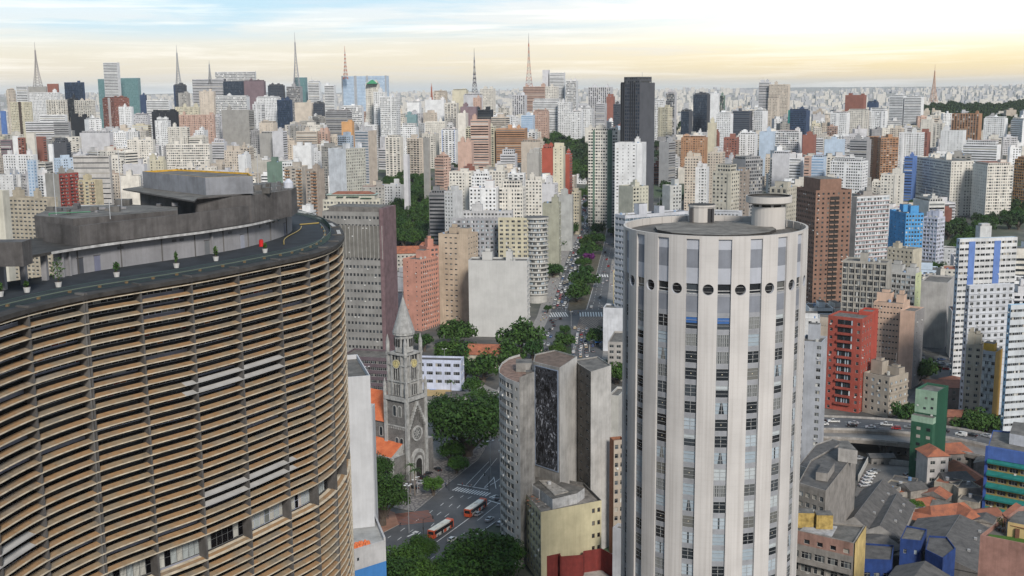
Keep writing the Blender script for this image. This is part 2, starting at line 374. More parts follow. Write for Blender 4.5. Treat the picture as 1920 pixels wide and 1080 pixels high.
def place_windows(B):
    rt=B['root']; ws=B['wins']
    ws.sort(key=lambda w:(w[0][0]**2+w[0][1]**2+(w[0][2]-H)**2))
    for (p,a,wm,s) in ws[:100]: child('window',wm,rt,p,a,s)
    if len(ws)>100:
        V=[];Fc=[];MI=[];ms=[]
        o=np.array([rt['_ox'],rt['_oy'],rt['_oz']]); cache={}
        for (p,a,wm,s) in ws[100:]:
            if wm.name not in cache:
                co=np.zeros(len(wm.vertices)*3); wm.vertices.foreach_get('co',co)
                cache[wm.name]=(co.reshape(-1,3),[tuple(pl.vertices) for pl in wm.polygons],[wm.materials[pl.material_index] for pl in wm.polygons])
            co,fs,mm=cache[wm.name]; c_,s_=math.cos(a),math.sin(a)
            q=co*np.array(s); q=np.stack([q[:,0]*c_-q[:,1]*s_,q[:,0]*s_+q[:,1]*c_,q[:,2]],1)+np.array(p)-o
            k=len(V); V+=q.tolist()
            for f,m_ in zip(fs,mm):
                if m_ not in ms: ms.append(m_)
                Fc.append(tuple(k+i for i in f)); MI.append(ms.index(m_))
        me=bpy.data.meshes.new('window'); me.from_pydata(V,[],Fc)
        for m_ in ms: me.materials.append(m_)
        me.polygons.foreach_set('material_index',MI); me.update()
        ob=bpy.data.objects.new('window',me); COL.objects.link(ob); ob.parent=rt; ob['kind']='stuff'
HANDS=[]   # (x0,x1,yt,yb,D) pixel boxes of everything placed by eye
FOOT=[]    # footprints (x,y,r)
def frame_of(xL,xc,xR,yt,D,a,dep=None):
    C=atY(xc,yt,D)
    if xR-xc>.5:      # a flank that shows on the right needs the block turned beyond its bearing
        az=math.degrees(math.atan2(C[0],C[1])); de=math.degrees(math.asin(min(.9,max(.12,(xR-xc)*D/F/(dep or 15)))))
        if a<az+de*.7: a=az+de
    a=R_(a); uL=(-math.cos(a),math.sin(a)); uR=(math.sin(a),math.cos(a))
    def solve(px,u):
        d=ray(px,yt); dx,dy=d[0],d[1]; den=u[0]*dy-u[1]*dx
        return -(C[0]*dy-C[1]*dx)/den if abs(den)>1e-6 else 999
    wL=solve(xL,uL) if xc-xL>.5 else (dep or 14); wR=solve(xR,uR) if xR-xc>.5 else (dep or 14)
    if not(2<wL<140): wL=min(140,max(3,wL)) if 0<wL else 14
    if not(2<wR<140): wR=(dep or 16) if (wR<=0 or wR>140) else max(3,wR)
    return C,uL,uR,wL,wR
def bld(name,label,xL,xc,xR,yt,D,a=20,st='gg',wall=(.5,.48,.44),yb=None,roof='slab',glass='mix',frame=(.5,.5,.48),hi=None,dep=None,cat='building',group=None,
        ov=None,ph=True,ovR=None,wallR=None,zb=None,ztop=None,skipL=None,skipR=None,dirt=.3,slab=None,par=.9,glassR=None,fin=None,seed=None,finish=True):
    C,uL,uR,wL,wR=frame_of(xL,xc,xR,yt,D,a,dep); zt=C[2] if ztop is None else ztop
    ctr=(C[0]+uL[0]*wL/2+uR[0]*wR/2, C[1]+uL[1]*wL/2+uR[1]*wR/2)
    z0=T(*ctr)-1.5 if zb is None else zb
    if hi is None: hi=D<900
    rnd=random.Random(seed if seed is not None else int(xL*7+yt*13))
    wm=wall if not isinstance(wall,tuple) else paint(wall,dirt=dirt,scale=.12,varo=0)
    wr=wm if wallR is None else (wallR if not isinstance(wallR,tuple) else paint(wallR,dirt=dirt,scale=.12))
    sm=None if slab is None else paint(slab,dirt=dirt)
    B=dict(mb=MB(),wins=[],C=C,uL=uL,uR=uR,wL=wL,wR=wR,zt=zt,zb=z0,wm=wm)
    if hi: rt=root(name,(C[0],C[1],max(z0,0))); B['root']=rt; tag(rt,label,cat,group)
    mb=B['mb']
    # the two faces towards us, then the two away
    facade(B,C,uL,(-uR[0],-uR[1]),wL,z0,zt,st[0],wm,hi,glass,frame,skipL,ov,sm,rnd if hi else None)
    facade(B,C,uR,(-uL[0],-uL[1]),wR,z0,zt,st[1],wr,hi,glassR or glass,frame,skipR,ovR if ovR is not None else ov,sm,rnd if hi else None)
    c2=(C[0]+uL[0]*wL,C[1]+uL[1]*wL); c3=(C[0]+uR[0]*wR,C[1]+uR[1]*wR); c4=(c2[0]+uR[0]*wR,c2[1]+uR[1]*wR)
    for p,q in((c2,c4),(c3,c4)): mb.face([(p[0],p[1],z0),(q[0],q[1],z0),(q[0],q[1],zt),(p[0],p[1],zt)],wm)
    fr=((C[0],C[1],0),uL,uR); B['fr']=fr; rm=roofm(roof) if isinstance(roof,str) else roof
    tgt=mb; mb.T=None
    rb=MB(fr)
    if par>0:
        t=.3
        rb.face([(t,t,zt-par),(wL-t,t,zt-par),(wL-t,wR-t,zt-par),(t,wR-t,zt-par)],rm)
        for (x0,x1,y0,y1) in((0,wL,0,t),(0,wL,wR-t,wR),(0,t,t,wR-t),(wL-t,wL,t,wR-t)):
            rb.face([(x0,y0,zt),(x1,y0,zt),(x1,y1,zt),(x0,y1,zt)],wm)
        for p,q in(((t,t),(wL-t,t)),((wL-t,t),(wL-t,wR-t)),((wL-t,wR-t),(t,wR-t)),((t,wR-t),(t,t))):
            rb.face([(p[0],p[1],zt-par),(q[0],q[1],zt-par),(q[0],q[1],zt),(p[0],p[1],zt)],wm)
    else: rb.face([(0,0,zt),(wL,0,zt),(wL,wR,zt),(0,wR,zt)],rm)
    pb=MB(fr); pcs=[]
    if ph and wL>6 and wR>6:
        k=1 if rnd.random()<.6 else 2
        for i in range(k):
            w_=min(wL*.5,rnd.uniform(3.5,8)); d_=min(wR*.5,rnd.uniform(3.5,7)); x=rnd.uniform(1,wL-w_-1) if k==1 else (rnd.uniform(1,max(1.1,wL/2-w_)) if i==0 else rnd.uniform(wL/2+.3,max(wL/2+.4,wL-w_-1))); y=rnd.uniform(wR*.25,max(wR*.3,wR-d_-.8)); h=rnd.uniform(2.4,5.5)
            o=MB(fr); o.box(x,x+w_,y,y+d_,zt-par+.02,zt+h,wm,top=rm); pcs.append(('machine_room',o))
            if rnd.random()<.6: o.box(x+w_*.2,x+w_*.7,y+d_*.2,y+d_*.7,zt+h-.01,zt+h+rnd.uniform(1,2.2),wm,top=rm)
            if rnd.random()<.5: o=MB(fr); o.tube((x+w_/2,y+d_/2,zt+h),(x+w_/2,y+d_/2,zt+h+rnd.uniform(3,7)),.08 if hi else .14,plain((.3,.3,.3)),n=4); pcs.append(('antenna',o))
        for i in range(rnd.randint(1,4)):
            x=rnd.uniform(1,max(1.1,wL-2));y=rnd.uniform(1,max(1.1,wR-2)); o=MB(fr); o.cyl((x,y),.75,zt-par+.02,zt+rnd.uniform(.2,.9),plain((.25,.35,.5) if rnd.random()<.3 else (.42,.42,.40)),8); pcs.append(('water_tank',o))
    if ph and not hi and wL>11 and wR>9 and rnd.random()<.45:
        o=MB(fr); i_=rnd.uniform(1.2,2.4); hh=rnd.choice([3.,3.,6.]); o.box(i_,wL-i_,i_,wR-i_,zt-par+.03,zt+hh-.6,wm,top=rm)
        for k in range(int(hh/3)):
            za=zt+k*3.+.2
            for t in np.arange(i_+.6,wL-i_-1.6,2.2): o.face([(t,i_-.04,za),(t+1.5,i_-.04,za),(t+1.5,i_-.04,za+1.5),(t,i_-.04,za+1.5)],glassm('dark'))
            for t in np.arange(i_+.6,wR-i_-1.6,2.2): o.face([(i_-.04,t,za),(i_-.04,t+1.5,za),(i_-.04,t+1.5,za+1.5),(i_-.04,t,za+1.5)],glassm('dark'))
        pcs.append(('penthouse',o))
    B['pcs']=pcs
    HANDS.append((xL,xR,yt,yb or yt+60,D)); FOOT.append((ctr[0],ctr[1],math.hypot(wL,wR)/2))
    B['rb']=rb; B['pb']=pb; B['ctr']=ctr
    if finish: finish_bld(B,hi,name,label,cat,group)
    return B
def finish_bld(B,hi=True,name=None,label=None,cat='building',group=None):
    if hi:
        rt=B['root']; B['mb'].build('wall',rt); rf=B['rb'].build('roof',rt); subpart(B['pb'].build('rooftop_room',rt),rf); [subpart(o.build(n_,rt),rf) for n_,o in B['pcs']]; place_windows(B)
    else:
        mb=B['mb']
        for o in[B['rb'],B['pb']]+[p[1] for p in B['pcs']]:
            k=len(mb.v); mb.v+=o.v; mp=[mb.mid(m) for m in o.mats]
            mb.f+=[tuple(i+k for i in f) for f in o.f]; mb.mi+=[mp[i] for i in o.mi]
        ob=mb.build(name,off=(B['C'][0],B['C'][1],B['zb'])); tag(ob,label,cat,group); B['root']=ob
    return B
# ------------------------------------------------------------------ ground and avenue
def ground():
    ys=[-60,0,60,120]+list(range(160,700,30))+list(range(700,3200,60))+list(range(3200,8000,300))+list(range(8000,26001,1500))
    b=MB(); V=[];n=61; rows=[]
    for y in ys:
        hw=max(260,abs(y)*.75+150); rows.append([(-hw+2*hw*i/(n-1),y) for i in range(n)])
    for r in rows:
        for (x,y) in r: b.v.append((x,y,T(x,y)))
    gm,nt,bs=mat('ground'); L=nt.links.new; tc=N(nt,'ShaderNodeTexCoord')
    n1=N(nt,'ShaderNodeTexNoise',ins={'Scale':.03,'Detail':9.0,'Roughness':.7}); L(tc.outputs['Object'],n1.inputs[0])
    n2=N(nt,'ShaderNodeTexNoise',ins={'Scale':.004,'Detail':4.0}); L(tc.outputs['Object'],n2.inputs[0])
    c=ramp(nt,[(.3,(.035,.035,.035)),(.48,(.07,.068,.064)),(.6,(.13,.12,.105)),(.75,(.20,.185,.165))],n1.outputs[0]).outputs[0]
    c=mixc(nt,ramp(nt,[(.5,(0,0,0)),(.62,(1,1,1))],n2.outputs[0]).outputs[0],c,(.045,.07,.03))
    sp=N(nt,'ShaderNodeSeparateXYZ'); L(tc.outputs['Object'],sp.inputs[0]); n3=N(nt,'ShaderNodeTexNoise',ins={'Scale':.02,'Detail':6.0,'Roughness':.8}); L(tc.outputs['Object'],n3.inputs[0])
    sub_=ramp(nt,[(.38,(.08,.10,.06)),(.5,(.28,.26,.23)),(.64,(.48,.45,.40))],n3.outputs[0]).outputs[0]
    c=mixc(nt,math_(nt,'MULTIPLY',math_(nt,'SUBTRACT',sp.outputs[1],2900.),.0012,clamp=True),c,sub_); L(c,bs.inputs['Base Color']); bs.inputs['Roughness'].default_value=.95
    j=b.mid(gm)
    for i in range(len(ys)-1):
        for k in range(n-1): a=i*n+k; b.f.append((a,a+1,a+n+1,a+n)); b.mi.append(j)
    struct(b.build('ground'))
ground()
def asphalt():
    m,nt,b=mat('asphalt'); L=nt.links.new; tc=N(nt,'ShaderNodeTexCoord')
    n1=N(nt,'ShaderNodeTexNoise',ins={'Scale':.12,'Detail':9.0,'Roughness':.65}); L(tc.outputs['Object'],n1.inputs[0])
    n2=N(nt,'ShaderNodeTexNoise',ins={'Scale':7.0,'Detail':3.0}); L(tc.outputs['Object'],n2.inputs[0])
    c=ramp(nt,[(.3,(.055,.057,.061)),(.7,(.110,.110,.114))],n1.outputs[0]).outputs[0]
    c=mixc(nt,.35,c,ramp(nt,[(.3,(.6,.6,.6)),(.7,(1.2,1.2,1.2))],n2.outputs[0]).outputs[0],'MULTIPLY')
    L(c,b.inputs['Base Color']); b.inputs['Roughness'].default_value=.8; return m
ASPH=asphalt(); PAVE=paint((.27,.255,.24),dirt=.35,scale=.5,streak=False); KERB=paint((.42,.41,.39),dirt=.2,streak=False); MARK=paint((.72,.72,.70),rough=.7,dirt=.4,scale=1.2,streak=False)
def mosaic():
    m,nt,b=mat('mosaic_paving'); L=nt.links.new; tc=N(nt,'ShaderNodeTexCoord')
    v=N(nt,'ShaderNodeTexVoronoi',ins={'Scale':.55}); v.feature='DISTANCE_TO_EDGE'; L(tc.outputs['Object'],v.inputs[0])
    n1=N(nt,'ShaderNodeTexNoise',ins={'Scale':.5,'Detail':5.0}); L(tc.outputs['Object'],n1.inputs[0])
    c=ramp(nt,[(.10,(.13,.12,.115)),(.16,(.27,.24,.22))],v.outputs['Distance']).outputs[0]
    c=mixc(nt,.6,c,ramp(nt,[(.3,(.6,.6,.6)),(.65,(1,1,1))],n1.outputs[0]).outputs[0],'MULTIPLY')
    L(c,b.inputs['Base Color']); b.inputs['Roughness'].default_value=.85; return m
MOS=mosaic()
LC=[(640,1050),(700,1008),(777,960),(843,905),(897,862),(935,800),(972,715),(1003,650),(1030,594),(1041,555),(1054,514),(1061,490),(1068,472),(1087,437),(1092,409),(1089,377),(1084,362)]
RC=[(760,1110),(808,1063),(890,1008),(975,950),(1045,900),(1085,820),(1115,730),(1130,665),(1134,590),(1141,545),(1143,518),(1147,490),(1154,472),(1155,424),(1155,404),(1145,385),(1120,366)]
LW=[onT(*p) for p in LC]; RW=[onT(*p) for p in RC]
def pl(pts,s):   # point at parameter s (0..len-1) along a polyline
    i=min(len(pts)-2,max(0,int(s))); f=s-i; return pts[i]*(1-f)+pts[i+1]*f
def AV(s,t,up=.2):  # avenue point: s along, t across (0 left kerb .. 1 right kerb)
    p=pl(LW,s)*(1-t)+pl(RW,s)*t; return np.array([p[0],p[1],T(p[0],p[1])+up])
def ribbon(name,fa,fb,s0,s1,m,up,st=.1,kind='structure',thick=0):
    b=MB(); n=max(1,int((s1-s0)/st+.5)); A=[];B_=[]
    for i in range(n+1):
        s=s0+(s1-s0)*i/n; a=fa(s);c=fb(s); A.append((a[0],a[1],T(a[0],a[1])+up)); B_.append((c[0],c[1],T(c[0],c[1])+up))
    for i in range(n):
        b.face([A[i],B_[i],B_[i+1],A[i+1]],m)
        if thick:
            for Q in(A,B_): b.face([Q[i],Q[i+1],(Q[i+1][0],Q[i+1][1],Q[i+1][2]-thick),(Q[i][0],Q[i][1],Q[i][2]-thick)],KERB)
    return struct(b.build(name),kind)
S_END=len(LC)-1
ribbon('road',lambda s:AV(s,0),lambda s:AV(s,1),0,S_END,ASPH,.20)
ribbon('pavement',lambda s:AV(s,-.22),lambda s:AV(s,0),4.3,S_END,PAVE,.34,thick=.2)
ribbon('pavement',lambda s:AV(s,1),lambda s:AV(s,1.16),5,S_END,PAVE,.34,thick=.2)
# church forecourt with mosaic paving
def flat(name,pix,m,up,kind='structure'):
    b=MB(); P=[onT(*p) for p in pix]; b.face([(p[0],p[1],T(p[0],p[1])+up) for p in P],m); return struct(b.build(name),kind)
def flatthick(name,pix,m,up,th=.16):
    b=MB(); P=[onT(*p) for p in pix]; b.prism([(p[0],p[1]) for p in P],up-th,up,KERB,top=m); return struct(b.build(name))
flatthick('pavement',[(735,952),(777,960),(790,950),(843,905),(897,862),(935,800),(900,790),(860,835),(800,880),(735,905)],MOS,.36)
flatthick('forecourt',[(690,905),(735,905),(800,880),(860,835),(900,790),(880,770),(780,800),(690,850)],PAVE,.365)
flatthick('pavement',[(715,1002),(748,985),(740,962),(700,950),(690,1005)],paint((.30,.16,.11),dirt=.3,streak=False),.34)
# medians
mL=[(1036,662),(1047,620)]; 
mA=[(1064,583),(1078,532),(1092,490),(1104,448),(1115,418),(1112,400),(1098,378)]; mB=[(1098,581),(1113,536),(1124,490),(1131,464),(1140,416),(1135,400),(1115,378)]
MA=[onT(*p) for p in mA]; MBp=[onT(*p) for p in mB]
LAWN=paint((.035,.06,.02),dirt=.5,scale=.4,streak=False); 
ribbon('median_strip',lambda s:pl(MA,s),lambda s:pl(MBp,s),0,len(mA)-1,paint((.10,.088,.062),dirt=.5,scale=.3,streak=False),.36,thick=.17)
M1=[onT(*p) for p in((1034,672),(1052,612))]; M2=[onT(*p) for p in((1072,672),(1070,616))]
ribbon('median_strip',lambda s:pl(M1,s),lambda s:pl(M2,s),0,1,LAWN,.36,thick=.17)
# painted markings
def mark(pix,w,up=.212,m=None,dash=None):
    b=MB(); P=[onT(*p) for p in pix]
    for a,c in zip(P,P[1:]):
        a=a[:2];c=c[:2];L_=np.linalg.norm(c-a); d=(c-a)/L_; n=np.array([-d[1],d[0]])*w/2
        segs=[(u,min(L_,u+dash[0])) for u in np.arange(0,L_,dash[1])] if dash else [(u,min(L_,u+25.)) for u in np.arange(0,L_,25.)]
        for u,v in segs:
            q=[a+d*u-n,a+d*v-n,a+d*v+n,a+d*u+n]; b.face([(p[0],p[1],T(p[0],p[1])+up) for p in q],m or MARK)
    return b
def zebra(pA,pB,ln,n,duty=.5,up=.214,m=None,b=None):
    """stripes between pixel points pA..pB (across the road), each ln metres long along the road"""
    b=b or MB(); a=onT(*pA)[:2]; c=onT(*pB)[:2]; L_=np.linalg.norm(c-a); d=(c-a)/L_; n_=np.array([-d[1],d[0]])
    if n_[1]<0: n_=-n_
    for i in range(n):
        u=L_*(i+.25)/n; v=u+L_/n*duty
        q=[a+d*u,a+d*v,a+d*v+n_*ln,a+d*u+n_*ln]; b.face([(p[0],p[1],T(p[0],p[1])+up) for p in q],m or MARK)
    return b
def addm(bs,name='road_markings'):
    b=MB()
    for o in bs:
        k=len(b.v); b.v+=o.v; mp=[b.mid(x) for x in o.mats]; b.f+=[tuple(i+k for i in f) for f in o.f]; b.mi+=[mp[i] for i in o.mi]
    return struct(b.build(name))
RED=paint((.30,.11,.07),dirt=.3,streak=False)
bs=[zebra((846,920),(912,932),4.2,13),zebra((915,933),(942,942),4.0,6)]
bs+=[mark([(858,909),(916,919)],.5),mark([(819,1017),(890,965),(922,940)],.3),mark([(895,977),(934,946)],.16),mark([(925,982),(952,962)],.16),mark([(808,1063),(822,1054),(936,974)],.2),mark([(916,939),(945,948)],.5)]
for p in [((850,931),(843,936)),((869,930),(863,934)),((884,932),(877,936)),((832,944),(826,949)),((848,946),(842,951)),((863,948),(857,954)),((811,958),(804,964)),((827,961),(819,967)),((842,964),(834,970)),((785,974),(778,980)),((814,982),(808,988)),((759,991),(751,997)),((753,1008),(745,1014)),((775,994),(769,998)),((789,999),(783,1004)),((815,1044),(808,1049)),((804,1051),(799,1055)),((871,1000),(864,1005)),((733,1006),(727,1010))]: bs.append(mark(p,.22))
bs+=[mark([(764,1007),(780,1000)],.7),mark([(776,1001),(782,997)],1.6),mark([(874,910),(917,866)],.2),mark([(888,913),(932,860)],.2),mark([(908,915),(925,898),(926,895)],.25),mark([(909,916),(932,903)],.25),mark([(926,895),(930,917)],.25),mark([(942,895),(930,904)],.25)]
bs+=[zebra((1030,595),(1067,594),14,8),zebra((1086,594),(1131,594),14,9),zebra((1114,520),(1142,520),11,6),zebra((1094,407),(1117,407),14,6),zebra((1143,405),(1154,405),14,3)]
bs+=[mark([(1100,581),(1113,536),(1124,490),(1131,464),(1140.5,416)],.25),mark([(1060,583),(1078,532),(1091,490)],.2),mark([(1072,662),(1084,622)],.25),mark([(1110,581),(1124,518),(1137,464)],.18,dash=(4,10)),mark([(1122,581),(1132,518),(1146,464)],.18,dash=(4,10))]
bs+=[mark([(1042,590),(1056,545),(1070,495)],.18,dash=(3,9)),mark([(1051,590),(1067,545),(1081,495)],.18,dash=(3,9)),mark([(1090,660),(1098,622)],.18),mark([(1105,660),(1108,622)],.18)]
addm(bs)
# the red-brown lattice painted over the junction
bb=MB()
P=lambda s,t:None
def jp(u,v):
    a=onT(1080,618)[:2];b_=onT(1128,620)[:2];c=onT(1131,594)[:2];d=onT(1088,594)[:2]; q=a*(1-u)*(1-v)+b_*u*(1-v)+c*u*v+d*(1-u)*v; return q
bb.face([(*jp(u,v),T(*jp(u,v))+.209) for u,v in((0,0),(1,0),(1,1),(0,1))],paint((.16,.125,.105),dirt=.4,streak=False))
YL=paint((.45,.36,.28),dirt=.3,streak=False)
for k in range(-8,9):
    for sg in(1,-1):
        u0=k/8; pts=[]
        A=(max(0,u0),max(0,-u0)) if sg>0 else (min(1,1-u0),max(0,-u0)); 
        L1=1-max(A[1],max(0,u0)) 
        if L1<=.05: continue
        Bp=(A[0]+sg*L1,A[1]+L1); a=jp(*A);c=jp(*Bp); d=(c-a)/np.linalg.norm(c-a); n=np.array([-d[1],d[0]])*.16
        bb.face([(p[0],p[1],T(p[0],p[1])+.216+(0.004 if sg>0 else 0)) for p in(a-n,c-n,c+n,a+n)],YL)
struct(bb.build('road_markings'))
ob=zebra((731,965),(741,987),14,9,m=RED,up=.23); struct(ob.build('road_markings'))
# side streets
def street(name,pix,w,up=.18,m=ASPH):
    b=MB(); P=[onT(*p) for p in pix]
    for a,c in zip(P,P[1:]):
        a=a[:2];c=c[:2];L_=np.linalg.norm(c-a);d=(c-a)/L_;n=np.array([-d[1],d[0]])*w/2; k=max(1,int(L_/20))
        for i in range(k):
            q=[a+(c-a)*i/k-n,a+(c-a)*(i+1)/k-n,a+(c-a)*(i+1)/k+n,a+(c-a)*i/k+n]; b.face([(p[0],p[1],T(p[0],p[1])+up) for p in q],m)
    return struct(b.build(name))
street('street',[(955,745),(905,735),(880,722),(845,700)],14,m=PAVE)
street('street',[(1690,800),(1775,690),(1790,640)],12); street('street',[(1700,640),(1760,660)],10)
# ------------------------------------------------------------------ the curved apartment block with sun louvres
PZ=1.515; Z1=121.7; NL=62
ctrl=[(-70,107),(-67.5,117),(-65.3,127),(-64.2,136),(-62.2,145.1),(-58.1,154.3),(-53.0,161.5),(-47.6,168.4),(-42.5,176.5),(-37.7,184.9),(-34.1,191.5),(-32.0,199.3),(-31.4,207.5),(-32.1,217),(-34.6,229.4),(-38.3,241),(-45,254),(-54,266)]
ctrl=[np.array(c,float) for c in ctrl]
def crs(P,s):
    i=min(len(P)-2,max(0,int(s))); t=s-i; p=lambda k:P[min(len(P)-1,max(0,k))]
    a,b,c,d=p(i-1),p(i),p(i+1),p(i+2)
    return .5*((2*b)+(-a+c)*t+(2*a-5*b+4*c-d)*t*t+(-a+3*b-3*c+d)*t*t*t)
def curve_pts(P,s0,s1,step=.125):
    n=int(round((s1-s0)/step)); return [crs(P,s0+(s1-s0)*i/n) for i in range(n+1)]
SM=len(ctrl)-1
def offs(pts,o):
    r=[]
    for i in range(len(pts)):
        a=pts[max(0,i-1)];b=pts[min(len(pts)-1,i+1)]; d=(b-a)/np.linalg.norm(b-a); n=np.array([-d[1],d[0]])  # inward = left of travel
        r.append(pts[i]+n*o)
    return r
OUT=curve_pts(ctrl,0,SM)
cop=root('apartment_building',(-62,150,0)); tag(cop,'huge curved concrete apartment block wrapped in tan horizontal sun louvres','apartment building')
def louvm():
    m,nt,b=mat('stained_concrete'); L=nt.links.new; tc=N(nt,'ShaderNodeTexCoord'); oi=N(nt,'ShaderNodeObjectInfo')
    ad=N(nt,'ShaderNodeVectorMath'); ad.operation='ADD'; sc=N(nt,'ShaderNodeVectorMath'); sc.operation='SCALE'; sc.inputs['Scale'].default_value=60
    cb=N(nt,'ShaderNodeCombineXYZ'); L(oi.outputs['Random'],cb.inputs[0]); L(oi.outputs['Random'],cb.inputs[1]); L(cb.outputs[0],sc.inputs[0]); L(tc.outputs['Object'],ad.inputs[0]); L(sc.outputs[0],ad.inputs[1])
    n1=N(nt,'ShaderNodeTexNoise',ins={'Scale':.09,'Detail':7.0,'Roughness':.62}); L(ad.outputs[0],n1.inputs[0])
    n2=N(nt,'ShaderNodeTexNoise',ins={'Scale':1.1,'Detail':8.0,'Roughness':.72}); L(ad.outputs[0],n2.inputs[0])
    c=ramp(nt,[(.34,(.19,.17,.14)),(.44,(.27,.21,.14)),(.52,(.32,.195,.10)),(.60,(.25,.19,.13)),(.74,(.29,.26,.22))],n1.outputs[0]).outputs[0]
    c=mixc(nt,.75,c,ramp(nt,[(.28,(.35,.33,.32)),(.42,(.8,.78,.76)),(.7,(1.1,1.1,1.1))],n2.outputs[0]).outputs[0],'MULTIPLY')
    L(c,b.inputs['Base Color']); b.inputs['Roughness'].default_value=.85; b.inputs['Specular IOR Level'].default_value=.25; return m
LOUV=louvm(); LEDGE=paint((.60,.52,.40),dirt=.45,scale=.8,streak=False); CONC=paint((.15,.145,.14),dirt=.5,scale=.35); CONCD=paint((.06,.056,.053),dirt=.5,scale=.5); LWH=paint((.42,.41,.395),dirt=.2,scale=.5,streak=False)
DEEP=1.75; IN=offs(OUT,.02); INN=offs(OUT,DEEP-.62); WALL=offs(OUT,DEEP+.15)
def louvre(k,z):
    b=MB(); n=len(OUT); th=.08; dz=.27
    LIP=offs(OUT,.20)
    for i in range(n-1):
        s=i*.125
        white=(k in(10,11) and 6.75<=s<=8.9) or (k in(22,23) and 7.0<=s<=9.2) or (k in(19,20) and s<3.7)
        tm=LWH if white else LOUV; em=LWH if white else LEDGE
        o0,o1,l0,l1,i0,i1=OUT[i],OUT[i+1],LIP[i],LIP[i+1],INN[i],INN[i+1]
        b.face([(*o0,z-.11),(*o1,z-.11),(*o1,z),(*o0,z)],em)
        b.face([(*o0,z),(*o1,z),(*l1,z+.01),(*l0,z+.01)],em)
        b.face([(*l0,z+.01),(*l1,z+.01),(*i1,z+dz),(*i0,z+dz)],tm)
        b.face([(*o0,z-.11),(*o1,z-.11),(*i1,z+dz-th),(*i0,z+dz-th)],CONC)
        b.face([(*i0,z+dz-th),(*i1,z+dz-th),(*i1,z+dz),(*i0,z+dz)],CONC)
    return b.build('sun_louvre',cop)
levels=[]; z=Z1
for k in range(NL):
    if k==27: z-=2.6
    levels.append(z); louvre(k,z); z-=PZ
# fins
finS=[3,4,5,6,7,8,9,10,11,12,13,14,15,16]
FINM=paint((.105,.10,.097),dirt=.4,scale=.4)
def finmesh():
    for s in [1,2]+finS:
        i=int(s*8); a=OUT[max(0,i-1)];c=OUT[min(len(OUT)-1,i+1)]; d=(c-a)/np.linalg.norm(c-a); n=np.array([-d[1],d[0]]); p=OUT[i]
        for (zt,zb) in((Z1+1.2,levels[26]-.15),(levels[26]-.15,levels[27]),(levels[27],2.)):
            open_=abs(zt-(levels[26]-.15))<.01
            b=MB(((p[0],p[1],0),(d[0],d[1]),(n[0],n[1])))
            w=.30 if not open_ else .34
            b.box(-w/2,w/2,.12,DEEP+.25,zb,zt,FINM)
            if s in(5,11) and not open_: b.box(-w/2-.45,-w/2-.2,.12,DEEP,zb,zt,CONC)
            b.build('fin',cop)
finmesh()
# glazing behind the louvres: one window per bay and level
glz=[]
def bay(s0,z0,h,kind,rnd,tall=False):
    b=MB(); g=glassm('curt'); fm=plain(((.15,.155,.16) if z0<106 else (.34,.35,.37)) if rnd.random()<.85 else (.50,.55,.68),.5,name='window_frame'); pts=[WALL[int(s0*8)+i] for i in range(9)]
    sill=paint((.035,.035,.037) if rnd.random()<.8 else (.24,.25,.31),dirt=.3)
    for i in range(8):
        a,c=pts[i],pts[i+1]; d=(c-a)/np.linalg.norm(c-a); n=np.array([d[1],-d[0]])
        q=lambda o:(a+n*o,c+n*o)
        b.face([(*a,z0+.28),(*c,z0+.28),(*c,z0+h),(*a,z0+h)],g)
        p,r=q(.05); b.face([(*p,z0-.2),(*r,z0-.2),(*r,z0+.26),(*p,z0+.26)],sill)
        for zz,t in((z0+.26,.06),(z0+h-.05,.05))+(((z0+h*.45,.05),) if tall else ()): b.face([(*p,zz),(*r,zz),(*r,zz+t),(*p,zz+t)],fm)
        p2=a+n*.06; b.face([(*(p2-d*.03),z0+.28),(*(p2+d*.04),z0+.28),(*(p2+d*.04),z0+h),(*(p2-d*.03),z0+h)],fm)
        if tall and rnd.random()<.6:   # curtain
            cm=plain((.42,.46,.46) if rnd.random()<.7 else (.5,.5,.46),.9,name='curtain')
            for t in range(5):
                f0,f1=t/5,(t+.6)/5; x0=a+(c-a)*f0+n*.02; x1=a+(c-a)*f1+n*.04; b.face([(*x0,z0+.4),(*x1,z0+.4),(*x1,z0+h-.1),(*x0,z0+h-.1)],cm)
    return b
rnd=random.Random(3); jobs=[]
for k in range(NL-1):
    for s in range(1,SM-1):
        z0=levels[k+1]+.30; h=1.1 if k!=26 else levels[26]-levels[27]-.35
        if k==26: z0=levels[27]+.3
        c=WALL[int(s*8)+4]; jobs.append((math.dist((c[0],c[1],z0),(0,0,H))-(200 if (k==26 and s>3) else 0)-(0 if s>3 else -99)+(0 if k<44 else 99)-(40 if k<6 else 0),s,z0,h,k==26))
jobs.sort(); big=MB()
for i,(d_,s,z0,h,tall) in enumerate(jobs):
    b=bay(s,z0,h,0,rnd,tall)
    if i<100: b.build('window',cop)
    else:
        k=len(big.v); big.v+=b.v; mp=[big.mid(x) for x in b.mats]; big.f+=[tuple(j+k for j in f) for f in b.f]; big.mi+=[mp[j] for j in b.mi]
struct(big.build('window',cop),'stuff')
# inner body, floor slabs
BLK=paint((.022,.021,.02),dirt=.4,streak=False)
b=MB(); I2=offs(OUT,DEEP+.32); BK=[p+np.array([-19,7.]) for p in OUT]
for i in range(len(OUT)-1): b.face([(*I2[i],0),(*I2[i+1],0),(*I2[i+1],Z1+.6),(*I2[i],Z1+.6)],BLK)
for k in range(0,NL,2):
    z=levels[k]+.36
    for i in range(0,len(OUT)-1): b.face([(*INN[i],z-.02),(*INN[i+1],z-.02),(*I2[i+1],z-.02),(*I2[i],z-.02)],BLK)
